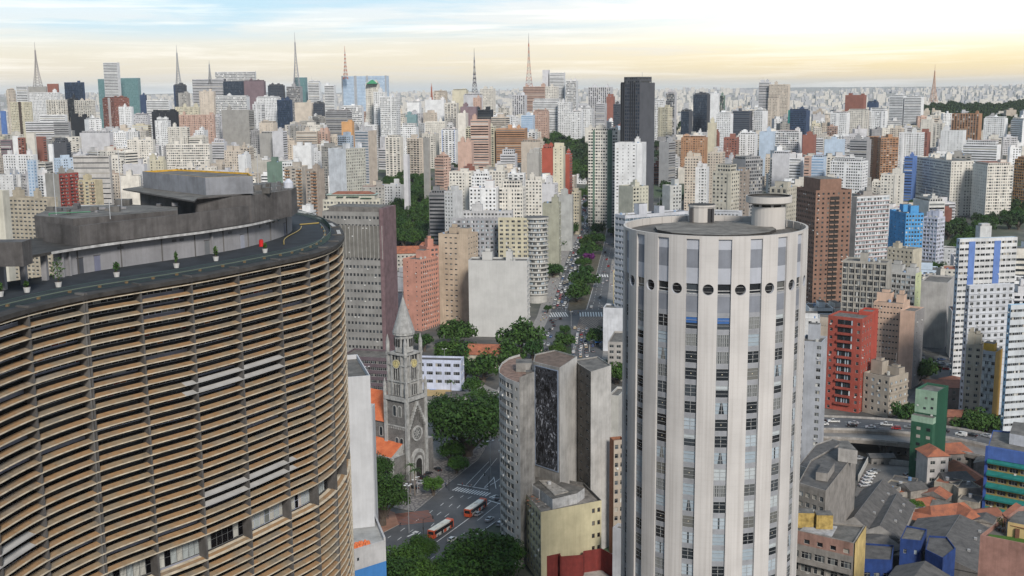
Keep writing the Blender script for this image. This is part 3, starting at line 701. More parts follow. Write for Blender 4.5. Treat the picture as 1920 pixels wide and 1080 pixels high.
# band under the open floor
zz=levels[27]
for i in range(len(OUT)-1):
    b.face([(*OUT[i],zz+.012),(*OUT[i+1],zz+.012),(*WALL[i+1],zz+.30),(*WALL[i],zz+.30)],LEDGE)
b.build('wall',cop)
# roof slab with dark edge
ZD=122.55
b=MB(); EO=offs(OUT,-.25); E2=offs(OUT,1.5)
DECK=paint((.032,.038,.046),dirt=.5,scale=.3,streak=False)
for i in range(len(OUT)-1):
    b.face([(*EO[i],ZD-.5),(*EO[i+1],ZD-.5),(*EO[i+1],ZD+.10),(*EO[i],ZD+.10)],CONCD)
    b.face([(*EO[i],ZD-.5),(*EO[i+1],ZD-.5),(*I2[i+1],ZD-.5),(*I2[i],ZD-.5)],CONC)
    b.face([(*EO[i],ZD+.1),(*EO[i+1],ZD+.1),(*E2[i+1],ZD+.14),(*E2[i],ZD+.14)],CONCD)
    b.face([(*E2[i],ZD+.14),(*E2[i+1],ZD+.14),(*BK[i+1],ZD+.14),(*BK[i],ZD+.14)],DECK)
b.build('roof',cop)
b=MB()
# white flashings lying on the slab at the round end
for s,o in((13.2,.7),(14.2,.9),(15.1,.8)):
    i=int(s*8); b.prism([tuple(offs(OUT,o-.35)[i]),tuple(offs(OUT,o-.35)[i+4]),tuple(offs(OUT,o+.35)[i+4]),tuple(offs(OUT,o+.35)[i])],ZD+.145,ZD+.2,LWH)
b.build('flashing',cop)
# railing round the deck
RL=offs(OUT,2.3)
b=MB(); RG=plain((.05,.085,.08),.5,.3,name='green_metal'); pst=[]
for i in range(len(RL)-1):
    a,c=RL[i],RL[i+1]
    for zz,r in((ZD+1.25,.045),(ZD+.25,.03)): b.tube((*a,zz),(*c,zz),r,RG,4)
    L_=np.linalg.norm(c-a); n=max(1,int(L_/.16))
    for j in range(n):
        p=a+(c-a)*j/n; b.box(p[0]-.012,p[0]+.012,p[1]-.012,p[1]+.012,ZD+.14,ZD+1.25,RG,bot=False)
b.build('railing',cop)
b=MB(); PG=plain((.16,.19,.13),.5,name='pipe'); Q=offs(OUT,3.4)
for i in range(24,len(Q)-22): b.tube((*Q[i],ZD+.5),(*Q[i+1],ZD+.5),.07,PG,5)
for i in range(24,len(Q)-22,4): b.box(Q[i][0]-.2,Q[i][0]+.2,Q[i][1]-.2,Q[i][1]+.2,ZD+.14,ZD+.45,plain((.26,.16,.07)))
b.build('pipe',cop)
# penthouse wall (concentric), white slab edge, parapet
ph=[(-74,150.5),(-71.5,159),(-68.8,167),(-64.7,174.5),(-60.8,180),(-56.6,185.5),(-53,190),(-49.9,195),(-47.2,200),(-45.0,207),(-43.4,215),(-43.0,222),(-44.2,229),(-48,236)]
ph=[np.array(p,float) for p in ph]; PHC=curve_pts(ph,0,len(ph)-1,.25); SLE=offs(PHC,-1.6); SLW=curve_pts(ph,2.2,len(ph)-1,.25); ZS=126.9
WP=paint((.27,.27,.285),dirt=.25,scale=.25); SLABW=paint((.52,.52,.52),dirt=.5,scale=.6); PARA=paint((.125,.118,.117),dirt=.55,scale=.25)
b=MB()
for i in range(len(SLW)-1):
    b.face([(*SLW[i],ZD),(*SLW[i+1],ZD),(*SLW[i+1],ZS-.3),(*SLW[i],ZS-.3)],WP)
b.build('penthouse_wall',cop)
def along(s): i=min(len(SLW)-2,int(s*4)); a,c=SLW[i],SLW[i+1]; d=(c-a)/np.linalg.norm(c-a); f=s*4-i; return a+(c-a)*f,d,np.array([d[1],-d[0]])
for s,dm in((.55,(.06,.065,.08)),(.95,(.16,.17,.24)),(4.25,(.15,.16,.17)),(8.05,(.10,.11,.15)),(5.75,(.30,.32,.38))):
    p,d,n=along(s); b=MB(((p[0],p[1],0),(d[0],d[1]),(n[0],n[1]))); b.box(-.55,.55,-.1,.05,ZD+.15,ZD+2.5,plain(dm,.6,name='door_paint')); b.box(-.65,.65,-.1,.03,ZD+2.5,ZD+2.6,CONCD); b.build('door',cop)
for s in (7.0,7.3,7.6):
    p,d,n=along(s); b=MB(((p[0],p[1],0),(d[0],d[1]),(n[0],n[1]))); b.box(-.5,.5,-.1,.04,ZS-1.1,ZS-.6,glassm('dark')); b.build('vent',cop)
for s in(.15,.3,4.4): # dark openings / pilasters
    p,d,n=along(s); b=MB(((p[0],p[1],0),(d[0],d[1]),(n[0],n[1]))); b.box(-.15,.15,0,.5,ZD+.14,ZS-.3,WP); b.build('pilaster',cop)
b=MB(); INs=offs(PHC,14.)
SE=offs(PHC,-1.55)
for i in range(len(PHC)-1):
    em=SLABW if i>7 else CONCD
    b.face([(*SE[i],ZS-.3),(*SE[i+1],ZS-.3),(*SE[i+1],ZS+.08),(*SE[i],ZS+.08)],em)
    b.face([(*SE[i],ZS+.08),(*SE[i+1],ZS+.08),(*INs[i+1],ZS+.08),(*INs[i],ZS+.08)],CONCD)
    b.face([(*SE[i],ZS-.3),(*SE[i+1],ZS-.3),(*INs[i+1],ZS-.3),(*INs[i],ZS-.3)],CONC)
b.build('penthouse_slab',cop)
b=MB(); PA=offs(PHC,-.35); PB=offs(PHC,.05); i0=11; ZP=130.0
for i in range(i0,len(PHC)-1):
    b.face([(*PA[i],ZS),(*PA[i+1],ZS),(*PA[i+1],ZP),(*PA[i],ZP)],PARA); b.face([(*PB[i],ZS),(*PB[i+1],ZS),(*PB[i+1],ZP),(*PB[i],ZP)],PARA); b.face([(*PA[i],ZP),(*PA[i+1],ZP),(*PB[i+1],ZP),(*PB[i],ZP)],PARA)
p=PA[i0]; q=p+np.array([-7.5,5.5]); b.face([(*p,ZS),(*q,ZS),(*q,ZP),(*p,ZP)],PARA)
q2=q+(PB[i0]-PA[i0]); b.face([(*p,ZP),(*q,ZP),(*q2,ZP),(*PB[i0],ZP)],PARA); b.face([(*q2,ZS),(*PB[i0],ZS),(*PB[i0],ZP),(*q2,ZP)],PARA)
b.build('parapet',cop)
# columns of the open gallery at the left end
for i in range(0,9,2):
    p=PHC[i]; b=MB(); b.box(p[0]-.4,p[0]+.4,p[1]-.4,p[1]+.4,ZD+.1,ZS-.3,WP); b.build('column',cop)
b=MB(); p=onz(0,500,ZS+.1); b.box(p[0]-3.4,p[0]+3.2,p[1],p[1]+3,ZS+.09,ZS+3.4,PARA); b.build('roof_block',cop)
# upper roof volumes; pixel anchors projected on to the levels where they stand
def vol(name,pix,zb,zt,m,top,par=0.,parm=None):
    P=[onz(x,y,zt) for x,y in pix]; b=MB(); pts=[(p[0],p[1]) for p in P]; b.prism(pts,zb,zt,m,top=top)
    if par:
        k=len(pts); c=np.mean(np.array(pts),0)
        for i in range(k):
            a=np.array(pts[i]);d=np.array(pts[(i+1)%k]); ai=a+(c-a)*.035;di=d+(c-d)*.035
            b.face([(*a,zt+par),(*d,zt+par),(*di,zt+par),(*ai,zt+par)],parm or m); b.face([(*a,zt),(*d,zt),(*d,zt+par),(*a,zt+par)],m); b.face([(*ai,zt),(*di,zt),(*di,zt+par),(*ai,zt+par)],parm or m)
    b.build(name,cop); return P
RS=roofm('slab')
vol('roof_room',[(64,404),(137,410),(333,394),(333,388),(240,383),(100,388)],ZS,130.5,PARA,RS)
vol('roof_room',[(262,360),(364,373),(470,366),(546,356),(556,350),(520,342),(300,345)],ZS,131.8,PARA,RS)
vol('roof_canopy',[(230,354),(364,377),(370,371),(470,362),(470,352),(300,344)],131.85,132.1,PARA,RS)
YE=paint((.62,.36,.05),dirt=.4,scale=.8,streak=False)
vol('lift_house',[(267,324),(385,336),(474,333),(466,327),(330,320)],132.11,134.9,paint((.24,.25,.275),dirt=.35,scale=.3),RS,.3,YE)
b=MB(); p=onz(375,390,130.3)
for px,py,w in((232,384,2.6),(500,362,1.4),(485,356,1.2),(470,360,1.0)):
    p=onz(px,py,130.5 if px<300 else 131.8); b.box(p[0]-w/2,p[0]+w/2,p[1]-.8,p[1]+.8,p[2],p[2]+1.0,CONC)
b.build('hatch',cop)
b=MB(); 
for px,py,h in((228,380,9),(485,357,8),(463,357,6),(105,395,6),(470,352,5),(440,352,4.5),(206,399,2)):
    p=onz(px,py,131.2); b.tube((p[0],p[1],130.2),(p[0],p[1],131.2+h),.06,plain((.45,.46,.48)),5)
b.build('mast',cop)
p=onz(541,352,131.8); b=MB(); b.cyl((p[0],p[1]),.9,131.8,132.8,plain((.5,.52,.58)),12); b.cyl((p[0],p[1]),.9,132.8,133.5,plain((.5,.52,.58)),12,r2=.3); b.build('water_tank',cop)
b=MB(); 
for px in(400,412,424,436): p=onz(px,362,131.8); b.box(p[0]-.6,p[0]+.6,p[1]-.5,p[1]+.3,131.81,132.9,plain((.07,.07,.08)))
b.build('ventilation_unit',cop)
GRN=plain((.02,.17,.08),.5,name='green_pipe'); b=MB()
a=onz(92,400,130.9); c=onz(170,397,130.9); b.tube(a,c,.09,GRN); b.tube((a[0],a[1],127),tuple(a),.09,GRN); 
for px in(72,74,126): p=onz(px,420,129); b.tube((p[0],p[1],127),(p[0],p[1],130),.10,GRN)
b.build('pipe',cop)
# yellow hoses on the round end of the deck
b=MB(); YH=plain((.34,.25,.07)); a=onz(562,421,ZD+.3); c=onz(598,418,ZD+.3); b.tube(a,c,.14,YH); prev=None
for t in range(13):
    q=(555+10*math.sin(t*.25),420+t*2.6); q=onz(562+6*math.cos(t*.5-1)-t*2.6,424+t*2.8,ZD+.35)
    if prev is not None: b.tube(prev,q,.10,YH)
    prev=q
b.build('hose',cop)
# potted plants on the deck edge
def leaves(b,c,r,n,m,rnd,s,flat=1.):
    for _ in range(n):
        u=rnd.uniform(-1,1);a=rnd.uniform(0,6.283);q=math.sqrt(1-u*u);rr=r*rnd.uniform(.4,1)
        p=Vector((c[0]+rr*q*math.cos(a),c[1]+rr*q*math.sin(a),c[2]+rr*u*flat)); d=Vector((rnd.gauss(0,1),rnd.gauss(0,1),rnd.gauss(0,1))).normalized(); e=d.orthogonal().normalized(); f=d.cross(e); t=s*rnd.uniform(.6,1.3)
        b.face([p-e*t,p+f*t*.7,p+e*t,p-f*t*.7],m)
pl_l=['small potted plant nearest the left edge of the frame on the curved roof deck','white pot with a low bushy plant below the open gallery','tall bushy tree in a white pot beside the gallery','palm-like potted plant below the long blank penthouse wall','thin dark cypress in a white pot on the roof deck','rounded potted shrub midway along the curved roof railing','small potted shrub near the red drum on the roof deck']
rnd=random.Random(5)
for i,(px,py,h,w) in enumerate(((1,556,1.9,.5),(51,548,1.5,.4),(110,538,4.2,1.3),(219,519,2.2,.7),(331,502,2.6,.3),(405,489,2.2,.5),(497,474,1.6,.4))):
    p=onz(px,py,ZD+.15); r=root('potted_plant',p); tag(r,pl_l[i],'potted plant','potted plants along the curved roof deck')
    b=MB(); b.cyl((p[0],p[1]),.36,p[2],p[2]+.75,plain((.52,.52,.51)),12,r2=.5,top=plain((.06,.04,.03))); b.build('pot',r)
    b=MB(); b.tube((p[0],p[1],p[2]+.7),(p[0],p[1],p[2]+h*.8),.05,plain((.12,.08,.05))); b.build('stem',r)
    b=MB(); leaves(b,(p[0],p[1],p[2]+.75+(h-.6)/2),w*.8,170,leafm((.05,.10,.03)),rnd,.16,(h-.6)/2/w/.8); b.build('foliage',r)
p=onz(490,462,ZD+.15); b=MB(); b.cyl((p[0],p[1]),.4,p[2],p[2]+1.1,plain((.55,.02,.02),.4),14); b.cyl((p[0],p[1]),.3,p[2]+1.1,p[2]+1.25,plain((.4,.02,.02),.4),14); tag(b.build('drum',off=p),'bright red drum standing against the curved penthouse wall','drum')

b=MB(); rn_=random.Random(12)
DM=plain((.10,.10,.105),.6,name='dark_metal')
for i in range(16):
    x=rn_.uniform(90,330); y=408-(x-90)*.055+rn_.uniform(-14,-3); p=onz(x,y,130.5); w=rn_.uniform(.2,.7); b=MB(); b.box(p[0]-w,p[0]+w,p[1]-.3,p[1]+.4,130.51,130.5+rn_.uniform(.3,.9),rn_.choice([CONC,DM,WP])); b.build('roof_vent',cop)
for i in range(18):
    x=rn_.uniform(385,540); y=372-(x-385)*.09+rn_.uniform(-12,-2); p=onz(x,y,131.8); w=rn_.uniform(.2,.6); b=MB(); b.box(p[0]-w,p[0]+w,p[1]-.3,p[1]+.3,131.81,131.8+rn_.uniform(.3,1.0),rn_.choice([CONC,DM,WP])); b.build('roof_vent',cop)
for x0,y0,x1,y1 in((150,405,320,393),(110,403,210,392),(390,369,470,362),(480,361,535,355)):
    z_=130.6 if x0<350 else 131.9; a=onz(x0,y0,z_);c=onz(x1,y1,z_); b=MB(); b.tube(a,c,.06,DM,4); b.build('cable',cop)
for x in(410,424,446,455,492,515): p=onz(x,362,131.8); b=MB(); b.tube((p[0],p[1],131.8),(p[0],p[1],131.8+rn_.uniform(1.5,4)),.04,DM,4); b.build('antenna',cop)
for s in(.5,1.6,2.7,3.8,4.9,6.0,7.1,8.2):
    p,d,n=along(s); b=MB(((p[0],p[1],0),(d[0],d[1]),(n[0],n[1]))); b.box(-.06,.06,.0,.14,ZD+.14,ZS-.3,CONC); b.build('downpipe',cop)
for s,w in((1.6,.5),(3.1,.35),(3.35,.35),(5.2,.4),(6.6,.3)):
    p,d,n=along(s); b=MB(((p[0],p[1],0),(d[0],d[1]),(n[0],n[1]))); b.box(-w,w,.0,.12,ZS-1.3,ZS-.9,DM); b.build('wall_lamp',cop)
# ------------------------------------------------------------------ the round white tower
hc=onz(1340,423,126.0)[:2]; HR=15.85; HZ=126.1
hil=root('round_tower',(hc[0],hc[1],0)); tag(hil,'cylindrical white tower with tall window strips and a ring of portholes','tower')
dirc=math.atan2(-hc[1],-hc[0])                          # towards the camera
HW=paint((.50,.475,.45),dirt=.12,scale=.06); HW2=paint((.40,.42,.47),dirt=.15,scale=.3); HG=paint((.21,.225,.26),dirt=.2,scale=.3); HS=paint((.29,.30,.325),dirt=.25,scale=.3)
def hw_mat():
    m,nt,b=mat('panelled_white'); L=nt.links.new; tc=N(nt,'ShaderNodeTexCoord')
    sx=N(nt,'ShaderNodeSeparateXYZ'); L(tc.outputs['Object'],sx.inputs[0])
    fr=math_(nt,'FRACT',math_(nt,'MULTIPLY',sx.outputs[2],1/1.0))
    ln=ramp(nt,[(.0,(.93,.92,.91)),(.035,(.93,.92,.91)),(.045,(1,1,1)),(1,(1,1,1))],fr).outputs[0]
    n1=N(nt,'ShaderNodeTexNoise',ins={'Scale':.15,'Detail':6.0}); L(tc.outputs['Object'],n1.inputs[0])
    mp=N(nt,'ShaderNodeMapping',ins={'Scale':(1.6,1.6,.03)}); L(tc.outputs['Object'],mp.inputs[0]); n2=N(nt,'ShaderNodeTexNoise',ins={'Scale':1.3,'Detail':5.0}); L(mp.outputs[0],n2.inputs[0])
    c=mixc(nt,1.0,ln,(.52,.50,.485),'MULTIPLY'); c=mixc(nt,.8,c,ramp(nt,[(.35,(.84,.84,.84)),(.6,(1,1,1))],n1.outputs[0]).outputs[0],'MULTIPLY'); c=mixc(nt,.7,c,ramp(nt,[(.36,(.82,.81,.80)),(.55,(1,1,1))],n2.outputs[0]).outputs[0],'MULTIPLY')
    L(c,b.inputs['Base Color']); b.inputs['Roughness'].default_value=.6; return m
HWM=hw_mat(); NP=19; SPA=2*math.pi/NP; HALF=SPA*.207
def hp(a,r,z): return (hc[0]+r*math.cos(dirc+a),hc[1]+r*math.sin(dirc+a),z)
b=MB(); bp=MB(); WZ0=113.5; FP=2.865; WH=2.12
port=118.2-.85   # porthole centre
for i in range(NP):
    ac=(i+.34)*SPA      # strip centre angles, measured from the camera side
    # solid pier between this strip and the next, proud of the strips; a round hole for the porthole
    a0,a1=ac+HALF,ac+SPA-HALF; k=9; A=[a0+(a1-a0)*j/(k-1) for j in range(k)]
    for z0,z1 in((0,port-1.25),(port+1.25,HZ)):
        for p,q in zip(A,A[1:]): b.face([hp(p,HR,z0),hp(q,HR,z0),hp(q,HR,z1),hp(p,HR,z1)],HWM)
    am=(a0+a1)/2; pr=.92; n=24; rim=[];
    for j in range(n):
        t=2*math.pi*j/n; rim.append((am+pr*math.cos(t)/HR,port+pr*math.sin(t)))
    sq=[]
    for j in range(n):
        t=2*math.pi*j/n; c_,s_=math.cos(t),math.sin(t); m_=max(abs(c_),abs(s_)); sq.append((am+(a1-a0)/2*c_/m_,port+1.25*s_/m_))
    for j in range(n):
        q=(j+1)%n; b.face([hp(rim[j][0],HR,rim[j][1]),hp(rim[q][0],HR,rim[q][1]),hp(sq[q][0],HR,sq[q][1]),hp(sq[j][0],HR,sq[j][1])],HWM)
        b.face([hp(rim[j][0],HR,rim[j][1]),hp(rim[q][0],HR,rim[q][1]),hp(rim[q][0],HR-.45,rim[q][1]),hp(rim[j][0],HR-.45,rim[j][1])],HW2)
    vis=math.cos(am)>-.05
    if vis:
        o=MB(); o.face([hp(x,HR-.40,z) for x,z in rim],plain((.012,.013,.015),.15,name='glass_dark')); 
        for zz in(-.45,.35): o.face([hp(am-.75/HR,HR-.36,port+zz),hp(am+.75/HR,HR-.36,port+zz),hp(am+.75/HR,HR-.36,port+zz+.05),hp(am-.75/HR,HR-.36,port+zz+.05)],plain((.3,.3,.3)))
        for j in range(n):
            q=(j+1)%n; f=lambda x,z,s:(am+(x-am)*s,port+(z-port)*s)
            r1,r2=rim[j],rim[q]; x1,x2=f(*r1,.92),f(*r2,.92)
            o.face([hp(r1[0],HR-.3,r1[1]),hp(r2[0],HR-.3,r2[1]),hp(x2[0],HR-.3,x2[1]),hp(x1[0],HR-.3,x1[1])],plain((.2,.2,.2)))
        o.build('porthole',hil)
    for p in(a0,a1): b.face([hp(p,HR,0),hp(p,HR-.5,0),hp(p,HR-.5,HZ),hp(p,HR,HZ)],HWM)
    # strip: coloured panels above, floors of windows below
    def panel(z0,z1,m,r=HR-.32):
        for p,q in((ac-HALF,ac),(ac,ac+HALF)): b.face([hp(p,r,z0),hp(q,r,z0),hp(q,r,z1),hp(p,r,z1)],m)
    panel(123.9,HZ,HW2); panel(120.85,123.9,HG); panel(118.25,120.85,HW2); panel(116.15,116.55,HS); panel(WZ0,116.15,HG,HR-.35)
    panel(116.55,118.25,plain((.02,.02,.022)),HR-.9)
    if vis:
        o=MB(); o.face([hp(ac-HALF,HR-.6,116.55),hp(ac+HALF,HR-.6,116.55),hp(ac+HALF,HR-.6,118.25),hp(ac-HALF,HR-.6,118.25)],glassm('dark'))
        for zz in(116.55,117.05): o.face([hp(ac-HALF,HR-.5,zz),hp(ac+HALF,HR-.5,zz),hp(ac+HALF,HR-.5,zz+.12),hp(ac-HALF,HR-.5,zz+.12)],plain((.5,.5,.5)))
        o.build('window',hil)
    z=WZ0
    while z>2:
        panel(z-(FP-WH),z,HS); panel(z-FP,z-FP+.12,HS); z-=FP
# strips of glazing as parts: blind states vary
def hwin(state):
    o=MB(); w=HALF*2*(HR-.4); w2=w/2; fm=plain((.40,.41,.42),.45,.2,name='window_frame'); g={'open':plain((.012,.012,.014),.15,name='glass_dark'),'dark':glassm('dark')}
    BL=[(.38,.44,.49),(.30,.36,.41),(.43,.47,.49)][state%3]
    bl=plain(BL,.35,name='blind'); dk=glassm('dark'); h=WH
    q=lambda x0,x1,z0,z1,y,m:o.face([(x0,y,z0),(x1,y,z0),(x1,y,z1),(x0,y,z1)],m)
    q(-w2,w2,0,h,0,dk)
    if state in(0,1,2): q(-w2,w2,0,h,.01,bl)
    elif state==3: q(-w2,-w2*.12,0,h,.01,bl); q(w2*.16,w2,0,h,.01,bl)
    elif state==4:
        o.face([(-w2,.01,0),(-w2*.45,.01,0),(-w2*.1,.01,h),(-w2,.01,h)],bl); o.face([(w2,.01,0),(w2*.45,.01,0),(w2*.15,.01,h),(w2,.01,h)],bl)
    elif state==5: q(-w2,w2,h*.62,h,.01,bl)
    elif state==6:
        cur=plain((.24,.25,.25),.9,name='curtain'); 
        for i in range(6): q(-w2+w*i/6,-w2+w*(i+.65)/6,0,h,.012,cur)
    elif state==7: q(-w2,w2,h*.5,h,.01,plain((.04,.12,.33),.4,name='blue_blind'))
    if state in(8,9): o.box(-.06,.08,.01,.03,h*.5,h*.5+.10,plain((.9,.8,.6)))   # pale shade of a bedside lamp, unlit
    for zz,t in((0,.07),(h*.32,.05),(h*.72,.05),(h-.07,.07)): o.box(-w2,w2,.03,.09,zz,zz+t,fm)
    for x in(-w2,w2-.06): o.box(x,x+.06,.03,.09,0,h,fm)
    if state%2==0: o.box(-.03,.03,.03,.08,0,h,fm)
    return o.mesh('window')
HWN=[hwin(i) for i in range(10)]
B=dict(root=hil,wins=[]); rnd=random.Random(11)
for i in range(NP):
    ac=(i+.34)*SPA
    if math.cos(ac)<-.02: continue
    an=dirc+ac; z=WZ0-(FP-WH)-WH+.0; k=0
    while z>4:
        st_=rnd.choice([0,1,1,2,3,4,5,6,8,8,9,9,8,9,6,8,9]) if k else {0:7,18:7}.get(i,rnd.choice([5,6,8]))
        p=(hc[0]+(HR-.42)*math.cos(an),hc[1]+(HR-.42)*math.sin(an),z)
        B['wins'].append((p,an-math.pi/2,HWN[st_],(1,1,1))); z-=FP; k+=1
place_windows(B); 
for zz in np.arange(3,WZ0,FP): pass
b.build('wall',hil)
b=MB(); n=76
RD=paint((.13,.118,.105),dirt=.6,scale=.35,streak=False)
b.cyl(hc,HR-.55,124.2,124.9,RD,n); b.cyl(hc,HR*.66,124.9,125.65,CONCD,14,a0=.2,top=paint((.20,.185,.165),dirt=.6,scale=.35,streak=False)); b.cyl(hc,HR*.84,124.905,125.12,paint((.13,.12,.11),dirt=.5,streak=False),10,a0=.5)
b.build('roof',hil)
b=MB()
for j in range(n):
    p,q=2*math.pi*j/n,2*math.pi*(j+1)/n
    for r in(HR-.02,HR-.38): b.face([hp(p,r,124.0 if r<HR-.1 else 125.6),hp(q,r,124.0 if r<HR-.1 else 125.6),hp(q,r,HZ+.02),hp(p,r,HZ+.02)],HW)
    b.face([hp(p,HR-.02,HZ+.02),hp(q,HR-.02,HZ+.02),hp(q,HR-.38,HZ+.02),hp(p,HR-.38,HZ+.02)],HW)
b.build('parapet',hil)
for j in range(0): a=2*math.pi*j/38; pass
p=onz(1319,421,125.3); b=MB()
b.cyl((p[0],p[1]+2.2),2.35,125.2,128.4,HW,16,top=RD); b.cyl((p[0],p[1]+2.2),2.5,128.4,128.75,HW,16,top=CONCD)
for x0,x1 in((-2.45,-1.9),(.75,1.25),(1.45,1.85)): b.box(p[0]+x0,p[0]+x1,p[1]-.18 if x0>0 else p[1]+1,p[1]+.4,125.25,128.2,plain((.03,.03,.035)))
b.build('stair_house',hil)
p=onz(1447,432,125.0); b=MB(); cx,cy=p[0],p[1]+2.9
b.cyl((cx,cy),2.95,124.9,129.0,HW,28); b.cyl((cx,cy),2.6,129.0,129.5,plain((.03,.025,.02)),28)
b.cyl((cx,cy),3.5,129.5,129.75,HW,32,r2=4.0); b.cyl((cx,cy),4.0,129.75,130.5,HW,40,top=RD); 
for j in range(8): a=j*.785; b.box(cx+2.7*math.cos(a)-.2,cx+2.7*math.cos(a)+.2,cy+2.7*math.sin(a)-.2,cy+2.7*math.sin(a)+.2,129.0,129.5,HW)
n=40
for j in range(n):
    p,q=2*math.pi*j/n,2*math.pi*(j+1)/n; f=lambda a,r,z:(cx+r*math.cos(a),cy+r*math.sin(a),z)
    b.face([f(p,4.0,130.5),f(q,4.0,130.5),f(q,4.0,130.85),f(p,4.0,130.85)],HW); b.face([f(p,3.8,130.5),f(q,3.8,130.5),f(q,3.8,130.85),f(p,3.8,130.85)],CONCD); b.face([f(p,4.0,130.85),f(q,4.0,130.85),f(q,3.8,130.85),f(p,3.8,130.85)],HW)
b.build('roof_drum',hil)
# ------------------------------------------------------------------ weathered block with the tall dark mural
def onYz(px,py,z): return onz(px,py,z)
ZM=63.5
g=lambda x,y,z=ZM:onz(x,y,z)[:2]
mur=root('apartment_building',(*onz(1000,700,ZM)[:2],0)); tag(mur,'weathered grey apartment block with a tall dark mosaic mural and curved balcony side','apartment building')
MW=paint((.33,.32,.305),dirt=.5,scale=.2); MW2=paint((.50,.49,.475),dirt=.35,scale=.15); MDK=paint((.14,.13,.12),dirt=.5,scale=.3)
# plan on the roof level: left curved wing, mural slab, light-shaft, right slab
A0=g(936,694); cur=[g(x,y) for x,y in((952,668),(943,676),(937,684),(935,691),(938,700),(950,712),(962,720),(975,727))]
# heights: left wing is lower than the mural slab
ZL=60.5; cur=[g(x,y,ZL) for x,y in((975,664),(955,670),(942,679),(935,690),(936,699),(948,708),(962,714),(974,718))]
b=MB(); 
B=dict(mb=b,wins=[],root=mur)
for i in range(3,len(cur)-1):
    p,q=cur[i],cur[i+1]; d=(q-p)/np.linalg.norm(q-p); n=np.array([d[1],-d[0]]); 
    if np.dot(n,-p)<0: n=-n
    facade(B,p,d,n,np.linalg.norm(q-p),0,ZL,'p' if i<5 else 'g',MW2,True,'mix',(.45,.45,.42),ov=dict(fh=2.95,bw=2.5,ww=.86,wh=1.75,sl=.8,fin=0,bal=.0) if i<6 else dict(bw=2.8,ww=.30,wh=1.1),rnd=random.Random(i))
for i in range(0,3): p,q=cur[i],cur[i+1]; b.face([(*p,0),(*q,0),(*q,ZL),(*p,ZL)],MW2)
# mural slab: corner (1002,690) face to (1048?), then step right
m0=g(974,712,ZM); m1=g(1002,672,ZM)
p0=cur[-1]; s1=g(1000,678); s2=g(1049,690); s3=g(1082,668); s4=g(1040,656); s5=g(1003,664)
q0=g(1000,690)
def wl(p,q,z0,z1,m): b.face([(*p,z0),(*q,z0),(*q,z1),(*p,z1)],m)
wl(p0,g(1002,690),0,ZM-1.2,MW); wl(g(1002,690),s1,0,ZM,MW)
wl(s1,s2,0,ZM,MW); wl(s2,s3,0,ZM,MW2); wl(s3,s4,0,ZM,MW); wl(s4,s5,0,ZM,MW); wl(s5,s1,0,ZM,MW)
# recess with little windows, then right slab
r1=g(1084,682,61.5); r2=g(1108,697,61.5); r3=g(1146,685,61.5); r4=g(1120,668,61.5); r0=g(1078,674,61.5)
wl(r0,r1,0,61.5,MDK)
d=(r2-r1);Wd=np.linalg.norm(d);d=d/Wd;n=np.array([d[1],-d[0]]); n=n if np.dot(n,-r1)>0 else -n
facade(B,r1,d,n,Wd,0,61.5,'s',MDK,True,'dark',ov=dict(fh=3.0,bw=Wd/2,ww=.42,wh=.8,sl=1.2))
wl(r2,r3,0,61.5,MW2); wl(r3,r4,0,61.5,MW2); wl(r4,r0,0,61.5,MW2)
b.build('wall',mur); place_windows(B)
b=MB(); RT=roofm('tiledark'); RSl=roofm('slab')
b.face([(*p,ZM-.4) for p in(s1,s2,s3,s4,s5)],paint((.16,.115,.09),dirt=.55,scale=.5,streak=False)); b.face([(*p,ZL-.7) for p in cur]+[(*s1,ZL-.7)],paint((.25,.165,.13),dirt=.6,scale=.6,streak=False)); b.face([(*p,61.1) for p in(r0,r1,r2,r3,r4)],roofm('slab'))
b.build('roof',mur)
b=MB(); c0=np.mean([s1,s2,s3,s4],0)
def coping(pts,z,t,m,closed=True):
    for i in range(len(pts)-(0 if closed else 1)):
        p,q=pts[i],pts[(i+1)%len(pts)]; c=np.mean(pts,0); f=lambda x:x+(c-x)/np.linalg.norm(c-x)*t
        b.face([(*p,z),(*q,z),(*f(q),z),(*f(p),z)],m); b.face([(*f(p),z-.8),(*f(q),z-.8),(*f(q),z),(*f(p),z)],m)
coping([s1,s2,s3,s4,s5],ZM+.01,.35,MW); coping(cur,ZL+.01,.3,MW2,False); coping([r1,r2,r3,r4,r0],61.51,.3,MW)
b.build('parapet',mur)
b=MB()
p=g(985,692,ZL); b.box(p[0]-3,p[0]+2.2,p[1]-1,p[1]+5,ZL-.7,ZL+2.2,MW,top=RSl); b.build('roof_shed',mur); b=MB(); p=g(992,705,ZL); b.box(p[0]-1,p[0]+1.5,p[1]-1,p[1]+1.5,ZL-.7,ZL+1.6,MDK)
b.build('roof_shed',mur)
# mural panel: abstract dark mosaic in a blue-grey frame
def muralm():
    m,nt,bs=mat('mosaic'); L=nt.links.new; tc=N(nt,'ShaderNodeTexCoord')
    mp=N(nt,'ShaderNodeMapping',ins={'Scale':(1.6,1.6,.9)}); L(tc.outputs['Object'],mp.inputs[0])
    v=N(nt,'ShaderNodeTexVoronoi',ins={'Scale':1.1}); L(mp.outputs[0],v.inputs[0]); n1=N(nt,'ShaderNodeTexNoise',ins={'Scale':.26,'Detail':6.0,'Roughness':.72,'Distortion':1.6}); L(mp.outputs[0],n1.inputs[0])
    s=math_(nt,'ADD',math_(nt,'MULTIPLY',v.outputs['Distance'],.22),n1.outputs[0])
    c=ramp(nt,[(.40,(.005,.005,.006)),(.60,(.010,.010,.012)),(.63,(.12,.13,.16)),(.655,(.010,.010,.012)),(.71,(.012,.012,.015)),(.73,(.26,.28,.34)),(.80,(.30,.32,.36))],s).outputs[0]
    L(c,bs.inputs['Base Color']); bs.inputs['Roughness'].default_value=.35; return m
